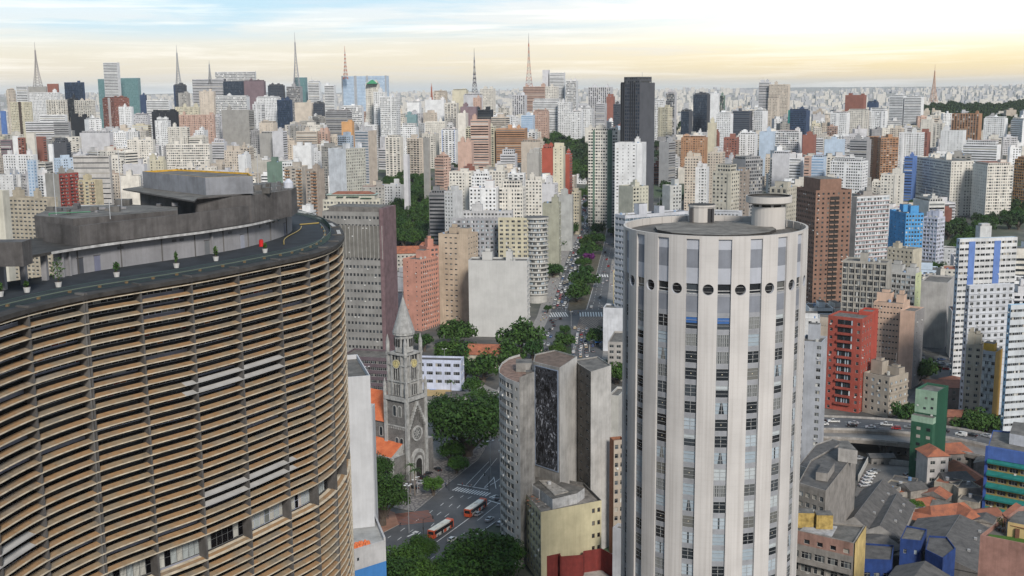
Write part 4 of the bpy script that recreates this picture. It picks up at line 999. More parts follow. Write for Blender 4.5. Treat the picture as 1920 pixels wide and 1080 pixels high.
d=(s2-s1);Wd=np.linalg.norm(d);d=d/Wd;n=np.array([d[1],-d[0]]); n=n if np.dot(n,-s1)>0 else -n
b=MB((( *s1,0),tuple(d),tuple(n))); zt_,zb_=ZM-1.2,29.5
b.box(Wd*.08,Wd*.93,.003,.12,zb_,zt_,muralm())
fr_=plain((.22,.27,.36),.5)
for x0,x1,z0,z1 in((Wd*.05,Wd*.08,zb_-.3,zt_+.3),(Wd*.93,Wd*.96,zb_-.3,zt_+.3),(Wd*.08,Wd*.93,zt_,zt_+.3),(Wd*.08,Wd*.93,zb_-.3,zb_)): b.box(x0,x1,.003,.2,z0,z1,fr_)
b.build('mural',mur)
FOOT.append((mur['_ox'],mur['_oy']+8,22)); HANDS.append((932,1148,655,1080,380))
# ------------------------------------------------------------------ low pale yellow building with a ruinous roof terrace
YW=paint((.52,.47,.31),dirt=.25,scale=.12); ZY=23.5
g=lambda x,y,z=ZY:onz(x,y,z)[:2]
ylw=root('apartment_building',(*g(1014,958),0)); tag(ylw,'low pale yellow building with a cluttered ruinous roof terrace','apartment building')
c0=g(1014,960);c1=g(977,916);c2=g(1128,938);c3=g(1110,926); c4=g(1000,890); c5=g(1095,905)
b=MB(); B=dict(mb=b,wins=[],root=ylw)
d=(c1-c0);Wd=np.linalg.norm(d);d=d/Wd;n=np.array([d[1],-d[0]]);n=n if np.dot(n,-c0)>0 else -n
facade(B,c0,d,n,Wd,0,ZY,'G',YW,True,'mix',(.5,.5,.48),ov=dict(fh=3.1,bw=3.3,ww=.66,wh=1.8,sl=.7),rnd=random.Random(2)); b.T=None
d=(c2-c0);Wd=np.linalg.norm(d);d=d/Wd;n=np.array([d[1],-d[0]]);n=n if np.dot(n,-c0)>0 else -n
facade(B,c0,d,n,Wd,0,ZY,'g',YW,True,'dark',(.25,.15,.1),ov=dict(fh=4.1,bw=Wd/11,ww=.55,wh=1.5,sl=1.3),skip=lambda j,nb:j not in(nb-2,nb-1))
for p,q in((c2,c5),(c5,c4),(c4,c1)): b.face([(*p,0),(*q,0),(*q,ZY),(*p,ZY)],YW)
b.build('wall',ylw); place_windows(B)
b=MB(); RD2=paint((.24,.22,.20),dirt=.65,scale=.5,streak=False)
b.face([(*p,ZY-.9) for p in(c0,c2,c5,c4,c1)],RD2); 
cc=np.mean([c0,c2,c5,c4,c1],0)
P5=[c0,c2,c5,c4,c1]
for i in range(5):
    p,q=P5[i],P5[(i+1)%5]; f=lambda x:x+(cc-x)/np.linalg.norm(cc-x)*.35
    b.face([(*p,ZY),(*q,ZY),(*f(q),ZY),(*f(p),ZY)],CONC); b.face([(*f(p),ZY-.9),(*f(q),ZY-.9),(*f(q),ZY),(*f(p),ZY)],CONC)
b.build('roof',ylw)
# shed on top: white walls, patched roof
zt=ZY+2.4; S=[onz(x,y,zt)[:2] for x,y in((985,897),(1036,936),(1082,925),(1096,915),(1060,905),(990,891))]
b=MB(); b.prism(S,ZY-.88,zt,paint((.50,.50,.50),dirt=.4,scale=.5),top=roofm('slab'))
b.prism([onz(x,y,zt+.3)[:2] for x,y in((1010,900),(1040,928),(1066,921),(1030,900))],zt+.01,zt+.3,paint((.42,.39,.35),dirt=.6,scale=.8,streak=False))
b.build('roof_shed',ylw)
p0_,p1_=S[0],S[1]; d=(p1_-p0_)/np.linalg.norm(p1_-p0_); n=np.array([d[1],-d[0]]); n=n if np.dot(n,-p0_)>0 else -n
b=MB(((*p0_,0),tuple(d),tuple(n))); b.box(2.2,3.0,-.02,.06,ZY-.85,ZY+1.1,plain((.02,.02,.02),name='door_paint')); b.build('door',ylw)
b=MB(((*p0_,0),tuple(d),tuple(n)))
for i in range(9): x=4.2+i*.85; b.box(x,x+.12,.003,.16,ZY-.8,zt-.1,plain((.55,.56,.57)))
b.build('panel_ribs',ylw)
b=MB(); rnd=random.Random(9)
for i in range(26):
    q=onz(rnd.uniform(990,1030),rnd.uniform(925,952),ZY-.8); s=rnd.uniform(.15,.5)
    if q[0]<0: continue
    b.box(q[0]-s,q[0]+s,q[1]-s*.6,q[1]+s*.6,ZY-.89,ZY-.8+s*.4,rnd.choice([plain((.30,.14,.09)),plain((.25,.24,.22)),plain((.45,.43,.4))]))
b.build('roof_clutter',ylw); q=onz(1030,908,zt+.3); b=MB(); b.cyl((q[0],q[1]),.6,zt+.01,zt+1.2,plain((.5,.5,.5)),12); b.build('water_tank',ylw)
FOOT.append((c0[0]+5,c0[1]+8,14)); HANDS.append((975,1128,893,1050,350))
# red garden wall, paved yard and floodlights at the bottom
b=MB(); RW=paint((.20,.035,.03),dirt=.35,scale=.5); zr=3.0
pp=[onz(x,y,zr+6)[:2] for x,y in((1024,1042),(1050,1037),(1052,1043),(1092,1040),(1094,1033),(1128,1028),(1165,1048))]
for p,q in zip(pp,pp[1:]):
    d=(q-p)/np.linalg.norm(q-p); n=np.array([d[1],-d[0]])*.3; b.prism([p,q,q+n,p+n],0,9,RW)
tag(b.build('garden_wall',off=(*pp[0],0)),'dark red garden wall stepping round the yard below the yellow building','wall')
b=MB(); cy_=[onz(x,y,2.)[:2] for x,y in((1030,1110),(1060,1072),(1090,1064),(1130,1070),(1180,1110))]; b.prism(cy_,0,2.,paint((.45,.42,.38),dirt=.5,scale=.4,streak=False)); struct(b.build('terrace_paving'))
for i,(x,y) in enumerate(((1057,1068),(1145,1076))):
    p=onz(x,y,2.); r=root('floodlight_mast',p); tag(r,['floodlight mast standing against the red garden wall, its panel side on','floodlight mast at the corner of the yard beside the round tower'][i],'floodlight')
    b=MB(); b.tube((p[0],p[1],2),(p[0],p[1],8.),.1,plain((.5,.5,.5))); b.build('pole',r); b=MB(); b.box(p[0]-.6,p[0]+.6,p[1]-.2,p[1]+.15,5.6,8.6,plain((.4,.4,.4))); 
    for zz in(6,6.9,7.8): b.box(p[0]-.5,p[0]+.5,p[1]-.25,p[1]-.2,zz,zz+.6,glassm('pale'))
    b.build('lamp_panel',r)
# ------------------------------------------------------------------ church
CB=atY(766,890,425.); o=(CB[0],CB[1],0); a=R_(36); e1=(-math.cos(a),math.sin(a)); e2=(math.sin(a),math.cos(a))
ch=root('church',(CB[0],CB[1],0)); tag(ch,'grey stone church with a tall clock tower, conical spire and orange roof','church')
CS=paint((.20,.195,.185),dirt=.55,scale=.35); CL=paint((.42,.42,.41),dirt=.5,scale=.5); CD=paint((.10,.097,.092),dirt=.5,scale=.5); CSP=paint((.34,.34,.335),dirt=.35,scale=.6)
def stone():
    m,nt,bs=mat('rusticated_stone'); L=nt.links.new; tc=N(nt,'ShaderNodeTexCoord')
    br=N(nt,'ShaderNodeTexBrick',ins={'Scale':1.3,'Mortar Size':.03,'Color1':(.16,.155,.15,1),'Color2':(.22,.21,.20,1),'Mortar':(.10,.095,.09,1)})
    mp=N(nt,'ShaderNodeMapping',ins={'Rotation':(R_(90),0,0)}); L(tc.outputs['Object'],mp.inputs[0]); L(mp.outputs[0],br.inputs[0])
    n1=N(nt,'ShaderNodeTexNoise',ins={'Scale':.4,'Detail':8.0,'Roughness':.7}); L(tc.outputs['Object'],n1.inputs[0])
    c=mixc(nt,.85,br.outputs[0],ramp(nt,[(.32,(.42,.42,.42)),(.65,(1.1,1.1,1.1))],n1.outputs[0]).outputs[0],'MULTIPLY'); L(c,bs.inputs['Base Color']); bs.inputs['Roughness'].default_value=.9; return m
STN=stone(); TW=10.7
M=lambda:MB((o,e1,e2))
# frames: on the left face x runs along e1 with y=0 plane; on the right face y runs along e2 with x=0 plane
def arch(b,face,u,z0,w,h,m,dep=.1,n=7,proud=0.):
    """pointed/round-headed slab standing proud of a face"""
    pts=[(-w/2,0),(w/2,0),(w/2,h-w/2)]+[(w/2*math.cos(math.pi*i/n),h-w/2+w/2*math.sin(math.pi*i/n)) for i in range(1,n)]+[(-w/2,h-w/2)]
    f=(lambda p,d:(u+p[0],-d,z0+p[1])) if face=='L' else (lambda p,d:(-d,u+p[0],z0+p[1]))
    b.face([f(p,proud+dep) for p in pts],m); k=len(pts)
    for i in range(k): q=(i+1)%k; b.face([f(pts[i],proud),f(pts[q],proud),f(pts[q],proud+dep),f(pts[i],proud+dep)],m)
def fbox(b,face,u0,u1,z0,z1,p0,p1,m):
    if face=='L': b.box(u0,u1,-p1,-p0,z0,z1,m)
    else: b.box(-p1,-p0,u0,u1,z0,z1,m)
b=M(); b.box(0,TW,0,TW,0,33,STN)
for u in(0,TW): 
    for f in 'LR': fbox(b,f,u-.7,u+.7,0,32,.005,.6,CL)
fbox(b,'L',-.4,TW+.4,31.8,33.2,.0,.9,CL); fbox(b,'R',-.4,TW+.4,31.8,33.2,.0,.9,CL)
b.build('tower_base',ch)
for f,u in(('L',3.6),('L',6.2)):
    b=M(); arch(b,f,u,25.2,2.0,4.6,CL,.15); arch(b,f,u,25.5,1.3,4.0,glassm('dark'),.02,proud=.16); b.build('window',ch)
for u in(3.0,5.4):
    b=M(); arch(b,'L',u,12.5,2.0,4.6,CL,.15); arch(b,'L',u,12.8,1.3,4.0,glassm('dark'),.02,proud=.16); b.build('window',ch)
b=M(); fbox(b,'L',-.2,TW,21.2,21.7,.0,.35,CL); 
for u in np.arange(.6,TW,.9): fbox(b,'L',u,u+.4,20.2,21.2,0.,.2,CL)
b.build('cornice',ch)
# gabled front on the right face with rose window and portal
b=M(); gpts=[(0,33-13),(TW*.5,30.5),(TW,20)]
for (u0,z0),(u1,z1) in zip(gpts,gpts[1:]):
    k=10
    for i in range(k):
        ua,ub=u0+(u1-u0)*i/k,u0+(u1-u0)*(i+1)/k; za,zb2=z0+(z1-z0)*i/k,z0+(z1-z0)*(i+1)/k
        fbox(b,'R',ua,ub,min(za,zb2)-.1,max(za,zb2)+.55,.01,.9,CL)
b.build('gable',ch)
b=M()
for i in range(1,12):
    u=TW*i/12; zt_=30.0-abs(u-TW/2)*1.95; arch(b,'R',u,zt_-5.2+abs(u-TW/2)*.5,.5,3.9-abs(u-TW/2)*.25,CD,.06,proud=.01); 
b.build('blind_arcade',ch)
b=M(); 
def disc(b,f,u,z,r,m,p,n=28,r0=0.,th=.0):
    F=(lambda x,zz,d:(u+x,-d,z+zz)) if f=='L' else (lambda x,zz,d:(-d,u+x,z+zz))
    for i in range(n):
        a0,a1=2*math.pi*i/n,2*math.pi*(i+1)/n
        if r0: b.face([F(r0*math.cos(a0),r0*math.sin(a0),p),F(r*math.cos(a0),r*math.sin(a0),p),F(r*math.cos(a1),r*math.sin(a1),p),F(r0*math.cos(a1),r0*math.sin(a1),p)],m)
        if th: b.face([F(r*math.cos(a0),r*math.sin(a0),p-th),F(r*math.cos(a1),r*math.sin(a1),p-th),F(r*math.cos(a1),r*math.sin(a1),p),F(r*math.cos(a0),r*math.sin(a0),p)],m)
    if not r0: b.face([F(r*math.cos(2*math.pi*i/n),r*math.sin(2*math.pi*i/n),p) for i in range(n)],m)
RU,RZ=TW/2,18.2
disc(b,'R',RU,RZ,3.0,CL,.5,r0=2.3,th=.5); disc(b,'R',RU,RZ,2.35,glassm('dark'),.12)
for i in range(8):
    t=i*math.pi/4; u2,z2=RU+1.45*math.cos(t),RZ+1.45*math.sin(t); disc(b,'R',u2,z2,.62,CL,.3,12,r0=.42)
    for k in range(6): s=.5+k*.3; fbox(b,'R',RU+s*math.cos(t+.39)-.1,RU+s*math.cos(t+.39)+.1,RZ+s*math.sin(t+.39)-.12,RZ+s*math.sin(t+.39)+.12,.12,.3,CL)
disc(b,'R',RU,RZ,.65,CL,.32,12,r0=.35); b.build('rose_window',ch)
b=M(); arch(b,'R',RU,0,7.4,12.0,CL,.8,12,proud=.01); arch(b,'R',RU,0,5.8,10.6,STN,.03,12,proud=.82); arch(b,'R',RU,0,4.6,9.4,CL,.03,12,proud=.86); arch(b,'R',RU,0,3.4,8.2,plain((.02,.018,.016)),.03,12,proud=.90); b.build('portal',ch)
# side chapel/aisle mass right of the portal
b=M(); b.box(.5,9,TW,TW+5,0,14,STN,top=CL); b.build('side_wing',ch)
# belfry stage
b=M(); k0,k1=.9,TW-.9; c_=TW/2
b.box(k0,k1,k0,k1,33.2,50,paint((.40,.395,.38),dirt=.45,scale=.35))
for f in 'LR':
    for u in(k0,k0+2.1,k1-2.1,k1): fbox(b,f,u-.35,u+.35,33.2,50,-.89,-.45,CL)
    fbox(b,f,k0-.4,k1+.4,49.6,50.3,-.9,-.1,CL); fbox(b,f,k0-.3,k1+.3,45.4,45.8,-.9,-.35,CL); fbox(b,f,k0-.3,k1+.3,38.9,39.3,-.9,-.35,CL)
b.build('belfry',ch)
for f in 'LR':
    for u in np.linspace(c_-2.2,c_+2.2,5)[1:-1]:
        for z_,w_,h_ in((33.6,1.0,4.3),(39.6,1.05,5.0)): b=M(); arch(b,f,u,z_,w_,h_,plain((.015,.015,.017)),.04,proud=-.86); b.build('louvred_opening',ch)
    for u in(c_-1.6,c_,c_+1.6): b=M(); arch(b,f,u,46.9,1.0,2.6,plain((.015,.015,.017)),.04,proud=-.86); b.build('louvred_opening',ch)
    for u in(c_-1.66,c_-.55,c_+.55,c_+1.66):
        b=M(); fbox(b,f,u-.14,u+.14,33.6,38.,-.84,-.55,CL); fbox(b,f,u-.14,u+.14,39.6,44.6,-.84,-.55,CL); b.build('colonnette',ch)
for f in 'LR':
    b=M(); disc(b,f,c_,46.0,1.75,plain((.55,.47,.22),.5),-.30,24,th=.4); disc(b,f,c_,46.0,1.85,CL,-.28,24,r0=1.62); disc(b,f,c_,46.0,1.2,plain((.20,.17,.10)),-.29,24,r0=1.1)
    for i in range(12):
        t=i*math.pi/6; s=1.38; fbox(b,f,c_+s*math.cos(t)-.07,c_+s*math.cos(t)+.07,46+s*math.sin(t)-.13,46+s*math.sin(t)+.13,-.295,-.26,plain((.03,.03,.03)))
    cf=b.build('clock_face',ch)
    b=M(); fbox(b,f,c_-.05,c_+.05,46,47.25,-.29,-.24,plain((.02,.02,.02))); subpart(b.build('clock_hand',ch),cf); b=M(); fbox(b,f,c_-.05,c_+.8,45.95,46.07,-.29,-.25,plain((.02,.02,.02))); subpart(b.build('clock_hand',ch),cf)
# drum, spire and corner pinnacles
b=M(); b.cyl((c_,c_),3.7,50.3,57.6,CL,8,a0=.39); b.cyl((c_,c_),4.25,57.0,57.8,CL,16)
for i in range(8):
    t=.39+math.pi/8+i*math.pi/4; 
    for s in(-.6,.6): x,y=c_+3.5*math.cos(t)-s*math.sin(t),c_+3.5*math.sin(t)+s*math.cos(t); b.cyl((x,y),.36,52.6,55.6,plain((.02,.02,.02)),8)
b.build('drum',ch)
b=M(); b.cyl((c_,c_),4.4,57.8,71.3,CSP,16,r2=.25); b.cyl((c_,c_),.3,71.3,72.1,CL,8,r2=.12); b.tube((c_,c_,72),(c_,c_,73.6),.07,CL,4); b.build('spire',ch)
for x,y in((k0,k0),(k1,k0),(k0,k1),(k1,k1)):
    b=M(); b.cyl((x,y),.75,49,53.8,CL,8); b.cyl((x,y),.85,53.8,57.2,CSP,8,r2=.1); b.build('pinnacle',ch)
for x,y in((-.2,-.2),(TW+.2,-.2),(-.2,TW+.2)):
    b=M(); b.cyl((x,y),.7,33.2,37.2,CL,8); b.cyl((x,y),.8,37.2,40,CSP,8,r2=.1); b.build('pinnacle',ch)
# nave running back to the left, aisle in front of it
b=M(); b.box(TW,TW+42,.6,TW+9,0,22,STN,bot=False); b.build('nave_wall',ch)
b=M(); RCH=roofm('church'); b.gable(TW,TW+42,.0,TW+9.5,22,31,RCH,'x',wall=STN); b.build('nave_roof',ch)
b=M(); 
for i in range(11): z_=22+i*.85; yy=i*.9; b.box(TW-.1,TW+.5,.2+yy*.98,1.3+yy*.98,z_+.2,z_+1.25,CL)
b.build('gable_coping',ch)
b=M(); b.box(1.2,TW+42,-7.5,.58,0,11,STN,top=CL,bot=False); b.build('aisle_wall',ch)
b=M(); b.face([(2.5,-6.9,11.02),(TW+42,-6.9,11.02),(TW+42,.5,15.2),(2.5,.5,15.2)],RCH); b.face([(2.5,-6.9,11.02),(2.5,.5,11.02),(2.5,.5,15.2)],CL); b.build('aisle_roof',ch)
for u in(TW+3.4,TW+13,TW+23,TW+33):
    b=M(); 
    arch(b,'L',u,15.9,2.2,4.0,CL,.15,proud=-.6); arch(b,'L',u,16.2,1.3,3.4,glassm('dark'),.02,proud=-.43); b.build('window',ch)
for u in(TW,TW+7,TW+17,TW+27): 
    b=M(); fbox(b,'L',u-.5,u+.5,11,21.5,-.6,.1,CL); b.build('buttress',ch)
b=M()
for u in np.arange(3,40,6.2):
    arch(b,'L',u,1,3.2,6.2,CL,.15,proud=7.5); arch(b,'L',u,1,2.2,5.4,plain((.02,.02,.02)),.03,proud=7.66)
b.build('aisle_arcade',ch)
b=M()
for u in np.arange(1.2,44,6.2): fbox(b,'L',u-.6,u+.6,0,11.5,7.5,8.3,CL)
b.build('aisle_buttresses',ch)
b=M(); b.cyl((7,-10.5),2.6,0,3.6,CL,10,top=CL); b.cyl((7,-10.5),3.1,3.6,6.0,RCH,10,r2=.1); b.build('baptistery',ch)
FOOT.append((CB[0]-15,CB[1]+15,30)); FOOT.append((CB[0],CB[1]+5,16)); HANDS.append((690,800,560,900,430))
# ------------------------------------------------------------------ buildings of the middle distance, by eye
AP='apartment_building'; OF='office_building'
def wc(*c): return c
# white annex beside the curved block, with a lower wing
B=bld(AP,'white windowless slab squeezed behind the curved block with a dark flat roof',640,694,694,704,300,a=-15,st='nn',wall=(.50,.51,.53),yb=1080,ph=False,dirt=.2,dep=26,par=1.3)
bld(AP,'narrow pale strip of wall just behind the white windowless slab',680,698,701,762,328,a=8,st='nn',wall=(.42,.43,.45),yb=950,ph=False,dirt=.2,dep=8)

def lowwing():
    P=[atY(664,1033,283),None]; zt=P[0][2]; P=[onz(x,y,zt)[:2] for x,y in((664,1033),(723,1015),(697,953),(640,968))]
    r=root(AP,(P[0][0],P[0][1],0)); tag(r,'low white wing with a sky-blue base and orange tarpaulin heap on its roof','apartment building')
    WW=paint((.46,.46,.47),dirt=.25); BL=paint((.05,.19,.47),dirt=.15)
    b=MB(); b.prism(P,0,zt-5.5,BL); b.prism(P,zt-5.49,zt,WW,top=paint((.36,.36,.35),dirt=.4,streak=False)); b.build('wall',r)
    p,q=P[1],P[2]; d=(q-p)/np.linalg.norm(q-p); n=np.array([-d[1],d[0]])*.5; b=MB(); b.prism([p,q,q+n,p+n],zt+.01,zt+1.1,WW); b.build('parapet',r); b=MB()
    p,q=P[0],P[1]; d=(q-p)/np.linalg.norm(q-p); n=np.array([-d[1],d[0]])*.3; b.prism([p,q-d*.6,q-d*.6+n,p+n],zt+.01,zt+.4,WW); b.build('parapet',r)
    T_=((p[0],p[1],0),tuple(d),(-d[1],d[0]))
    b=MB(T_); b.box(.8,1.4,-.06,-.003,zt-3.0,zt-2.2,glassm('dark')); b.box(.8,1.4,-.06,-.003,zt-9.0,zt-8.2,glassm('dark')); b.build('vent',r)
    t=MB(T_); rn=random.Random(4); OR=plain((.62,.16,.05),.6)
    for i in range(40):
        x=rn.uniform(.6,5.2);y=rn.uniform(.8,2.6);s=rn.uniform(.3,.75); z=zt+.02; t.cyl((x,y),s,z,z+rn.uniform(.3,1.2),OR,6,r2=s*.4,a0=rn.uniform(0,3))
    for x in np.arange(.3,5.6,.6): t.tube((x,.4,zt+.2),(x,.4,zt+1.1),.03,OR,4)
    t.tube((.3,.4,zt+1.1),(5.4,.4,zt+1.1),.03,OR,4)
    tag(t.build('tarpaulin_heap',off=(p[0],p[1],zt)),'crumpled orange tarpaulin heap on the low white wing','tarpaulin')
lowwing()
G1=(.30,.30,.29)
# grey office slab with purple brick flank
B=bld(OF,'grey office slab with small square windows and purple brick flank',604,718,742,398,590,a=14,st='on',wall=(.27,.265,.255),wallR=(.19,.125,.135),yb=690,dep=20,ph=False,glass='dark',frame=(.25,.25,.25),
    ov=dict(fh=4.3,bw=1.95,ww=.62,wh=1.5,sl=1.4),finish=False,zb=None)
fr=B['fr']; b=MB(fr); zt=B['zt']; wL=B['wL']
VR=paint((.17,.165,.15),dirt=.3)
b.box(.3,wL+.02,-.25,-.002,zt-24,zt-7.2,VR)
for i in range(15): x=.5+wL*i/15; b.box(x,x+.35,-.55,-.251,zt-24.5,zt-7.0,paint((.33,.32,.31),dirt=.3))
b.build('louvred_panel',B['root'])
b=MB(fr); b.box(-.05,2.,-.5,B['wR'],B['zb'],zt+1.8,paint((.19,.125,.135),dirt=.4,scale=.3)); b.build('brick_flank',B['root'])
B['pb'].box(2,wL-3,2,B['wR']-3,zt-.88,zt+2.4,paint((.2,.19,.18),dirt=.5),top=roofm('slab')); finish_bld(B)
bld(OF,'purple brown podium under the grey office slab',640,738,760,672,560,a=14,st='rn',wall=(.13,.10,.115),yb=712,ph=False,glass='dark',dep=18)
bld('house','low blue-white building with dark awning windows behind the clock tower',780,864,870,676,560,a=8,st='pg',wall=(.55,.60,.75),yb=730,ph=False,roof='fibre',dep=12,zb=0,ov=dict(fh=4.2,bw=4.6,ww=.7,wh=1.7,sl=1.6))
bld(AP,'salmon pink slab with stepped tower top and shaded windowed side',755,788,820,487,700,a=30,st='SG',wall=(.58,.29,.22),yb=625,finish=True,glassR='dark',seed=4)
B=bld(AP,'salmon stair tower rising behind the pink slab',786,800,822,463,716,a=30,st='nG',wall=(.52,.25,.19),yb=500,ph=True,dep=8)
B=bld(AP,'beige slab with paired small windows beside the blank white wall',822,877,896,440,712,a=14,st='gG',wall=(.52,.42,.32),yb=620,ov=dict(fh=3.35,bw=3.6,ww=.5,wh=.9,sl=1.3),glass='dark',skipL=lambda j,nb:j in(0,nb-1,1) if nb>4 else j==0,seed=3)
B=bld(AP,'blank whitewashed gable wall block in front of the corner building',878,988,993,489,680,a=4,st='nG',wall=(.50,.50,.49),yb=640,roof='slab',dep=16,ph=True,seed=9,dirt=.14)
# corner building in three tones
bld(AP,'grey wing of the long corner building with closed shutters',847,935,936,410,800,a=6,st='Gn',wall=(.36,.36,.38),yb=480,dep=18,ov=dict(bw=3.4,ww=.62,wh=1.6),glass='pale',seed=2)
bld(AP,'cream middle wing of the long corner building',934,990,991,409,785,a=6,st='Gn',wall=(.55,.51,.38),yb=500,dep=18,ov=dict(bw=4.1,ww=.55,wh=1.5),seed=6)
bld(AP,'white penthouse storey set back on the long corner building',868,960,962,396,812,a=6,st='Gn',wall=(.52,.52,.53),yb=410,dep=12,ph=True,seed=21,roof='fibre')
def rounded():
    c=atY(1006,410,790); R=8.2; cx,cy=c[0],c[1]; zt=c[2]; z0=T(cx,cy)-1
    r=root(AP,(cx,cy-R,z0)); tag(r,'white rounded end of the corner building with stacked curved balconies','apartment building')
    W_=paint((.50,.49,.46),dirt=.25); b=MB(); b.cyl((cx,cy),R-1.0,z0,zt,W_,40,top=roofm('fibre')); b.box(cx-R,cx,cy-R*.55,cy+10,z0,zt-.3,W_); b.box(cx,cx+R-1,cy,cy+14,z0,zt-.2,W_); b.build('wall',r)
    wp=MB(); n=40; z=z0+7; i=0
    while z<zt-2.5:
        s=MB(); s.cyl((cx,cy),R,z-.15,z+.85,W_,40,top=paint((.3,.3,.3))); s.build('balcony',r)
        for j in range(n):
            a0=math.pi+math.pi*1.25*j/n; a1=math.pi+math.pi*1.25*(j+1)/n
            if (j//2+i)%5==4: continue
            wp.face([(cx+(R-.96)*math.cos(a0),cy+(R-.96)*math.sin(a0),z+.9),(cx+(R-.96)*math.cos(a1-.02),cy+(R-.96)*math.sin(a1-.02),z+.9),(cx+(R-.96)*math.cos(a1-.02),cy+(R-.96)*math.sin(a1-.02),z+2.5),(cx+(R-.96)*math.cos(a0),cy+(R-.96)*math.sin(a0),z+2.5)],glassm('pale'))
        z+=3.1;i+=1
    struct(wp.build('window',r),'stuff'); b=MB(); b.cyl((cx,cy),R+.2,zt,zt+1.3,W_,40,top=roofm('fibre')); b.build('roof',r)
    HANDS.append((990,1026,405,600,790)); FOOT.append((cx,cy+5,12))
rounded()
bld(AP,'tall blank olive-grey party wall beside the avenue',1017,1048,1052,381,880,a=3,st='ng',wall=(.36,.36,.29),yb=495,dep=14,ov=dict(bw=3,ww=.5))
bld(AP,'blank pale grey party wall block behind the olive one',1047,1073,1075,366,1000,a=3,st='nn',wall=(.42,.43,.42),yb=450,dep=16)
bld(AP,'cream street-corner block with brown roof along the avenue',1072,1086,1090,360,1090,a=8,st='Gn',wall=(.52,.47,.36),yb=400,hi=True,dep=20)
bld(AP,'slim white tower with shaded flank between trees and corner building',833,849,867,359,960,a=30,st='gn',wall=(.58,.59,.60),yb=425,hi=True)
bld(OF,'dark grey ribbon-windowed office block behind the slim white tower',804,836,840,362,1010,a=8,st='rn',wall=(.22,.22,.23),yb=410,glass='dark',hi=False)
# terraced block with green awnings
B=bld(AP,'cream terraced block with green awnings and red roof',605,712,717,374,800,a=5,st='Gn',wall=(.56,.54,.46),yb=400,dep=16,ph=False,finish=False)
b=MB(B['fr']); zt=B['zt']; b.box(4,B['wL']-3,2,13,zt-.88,zt+3,paint((.55,.53,.46))); b.box(3.2,B['wL']-2,1,14,zt+3.01,zt+3.3,paint((.4,.5,.44))); b.gable(5,B['wL']-5,3,12,zt+3.32,zt+5.2,roofm('tiledark'),'x',hip=4)
GA=plain((.04,.16,.09))
for x0,x1,z_ in((6,14,zt+.2),(15,24,zt+1.2),(26,31,zt+1.2)): b.box(x0,x1,.3,1.9,z_+.6,z_+.8,GA)
b.build('terrace_storey',B['root']); finish_bld(B)
bld(AP,'tall white slab with blank front and speckled windowed flank',615,648,685,279,1150,a=38,st='nG',wall=(.66,.69,.73),wallR=(.50,.50,.45),yb=365,hi=True,ovR=dict(bw=2.6,ww=.5,wh=1.7),seed=5)
bld(AP,'navy and white banded tower with beige flank',665,690,706,245,1300,a=30,st='Rn',wall=(.60,.60,.62),wallR=(.48,.42,.36),yb=340,glass='blue')
# white tent roof & blue canopy in the park
def tent():
    c=atY(712,362,1090); z=T(c[0],c[1]); b=MB(((c[0],c[1],0),(1,0),(0,1))); m_=plain((.80,.82,.85),.5)
    b.box(-12,12,0,22,z,z+5,m_,bot=False); b.gable(-13,13,-1,23,z+5,z+10,m_,'y'); tag(b.build('marquee',off=(c[0],c[1],z)),'big white marquee tent in the park','marquee')
    b=MB(((c[0],c[1],0),(1,0),(0,1))); b.box(6,30,-26,-10,z+4.5,z+5.2,plain((.10,.16,.42))); 
    for x in(7,14,22,29): b.box(x,x+.4,-25.5,-25,z,z+4.5,plain((.4,.4,.4)))
    tag(b.build('canopy',off=(c[0],c[1],z)),'long flat blue canopy in front of the white marquee','canopy')
tent()
# tiled-roof school and house among the trees
def house(label,px,py,D,w,d,h,rh,wall,rk,a,hip=3.,name='house',hi=True):
    C=atY(px,py,D); z0=T(C[0],C[1]); a=R_(a); u=(math.cos(a),math.sin(a)); v=(-math.sin(a),math.cos(a)); r=root(name,(C[0],C[1],z0)); tag(r,label,'house')
    B=dict(mb=MB(),wins=[],root=r); wm=paint(wall,dirt=.35)
    o=np.array([C[0]-u[0]*w/2,C[1]-u[1]*w/2])
    facade(B,o,u,(-v[0],-v[1]),w,z0,z0+h,'g',wm,True,'dark',(.5,.5,.45),ov=dict(fh=3.2)); 
    b=B['mb']; q=[o,o+np.array(u)*w,o+np.array(u)*w+np.array(v)*d,o+np.array(v)*d]
    facade(B,q[1],v,u,d,z0,z0+h,'g',wm,True,'dark',(.5,.5,.45),ov=dict(fh=3.2))
    for i in(2,3): p,s=q[i],q[(i+1)%4]; b.face([(*p,z0),(*s,z0),(*s,z0+h),(*p,z0+h)],wm)
    b.build('wall',r); place_windows(B)
    b=MB(((o[0],o[1],0),u,v)); b.gable(0,w,0,d,z0+h-.02,z0+h+rh,roofm(rk),'x' if w>d else 'y',hip=hip,over=.6,wall=wm); b.build('roof',r)
    FOOT.append((C[0],C[1]+d/2,w/2)); x_,y_=proj((C[0],C[1],z0)); HANDS.append((px-w*F/D/2,px+w*F/D/2,py,y_,D))
    return r
house('old villa with bright orange hipped roof below the blank white wall',905,655,600,22,13,9,4.5,(.48,.44,.36),'tile',-8)
house('low annex with orange tiled roof left of the old villa',826,668,575,20,9,4.5,3,(.45,.42,.36),'tile',-4)
house('long school building with pale walls and orange tiled roof',775,505,880,70,12,20,5,(.50,.48,.44),'tile',3,2)
house('small pavilion with orange roof deep in the park trees',802,425,1010,16,9,4,3,(.45,.4,.35),'tile',0)
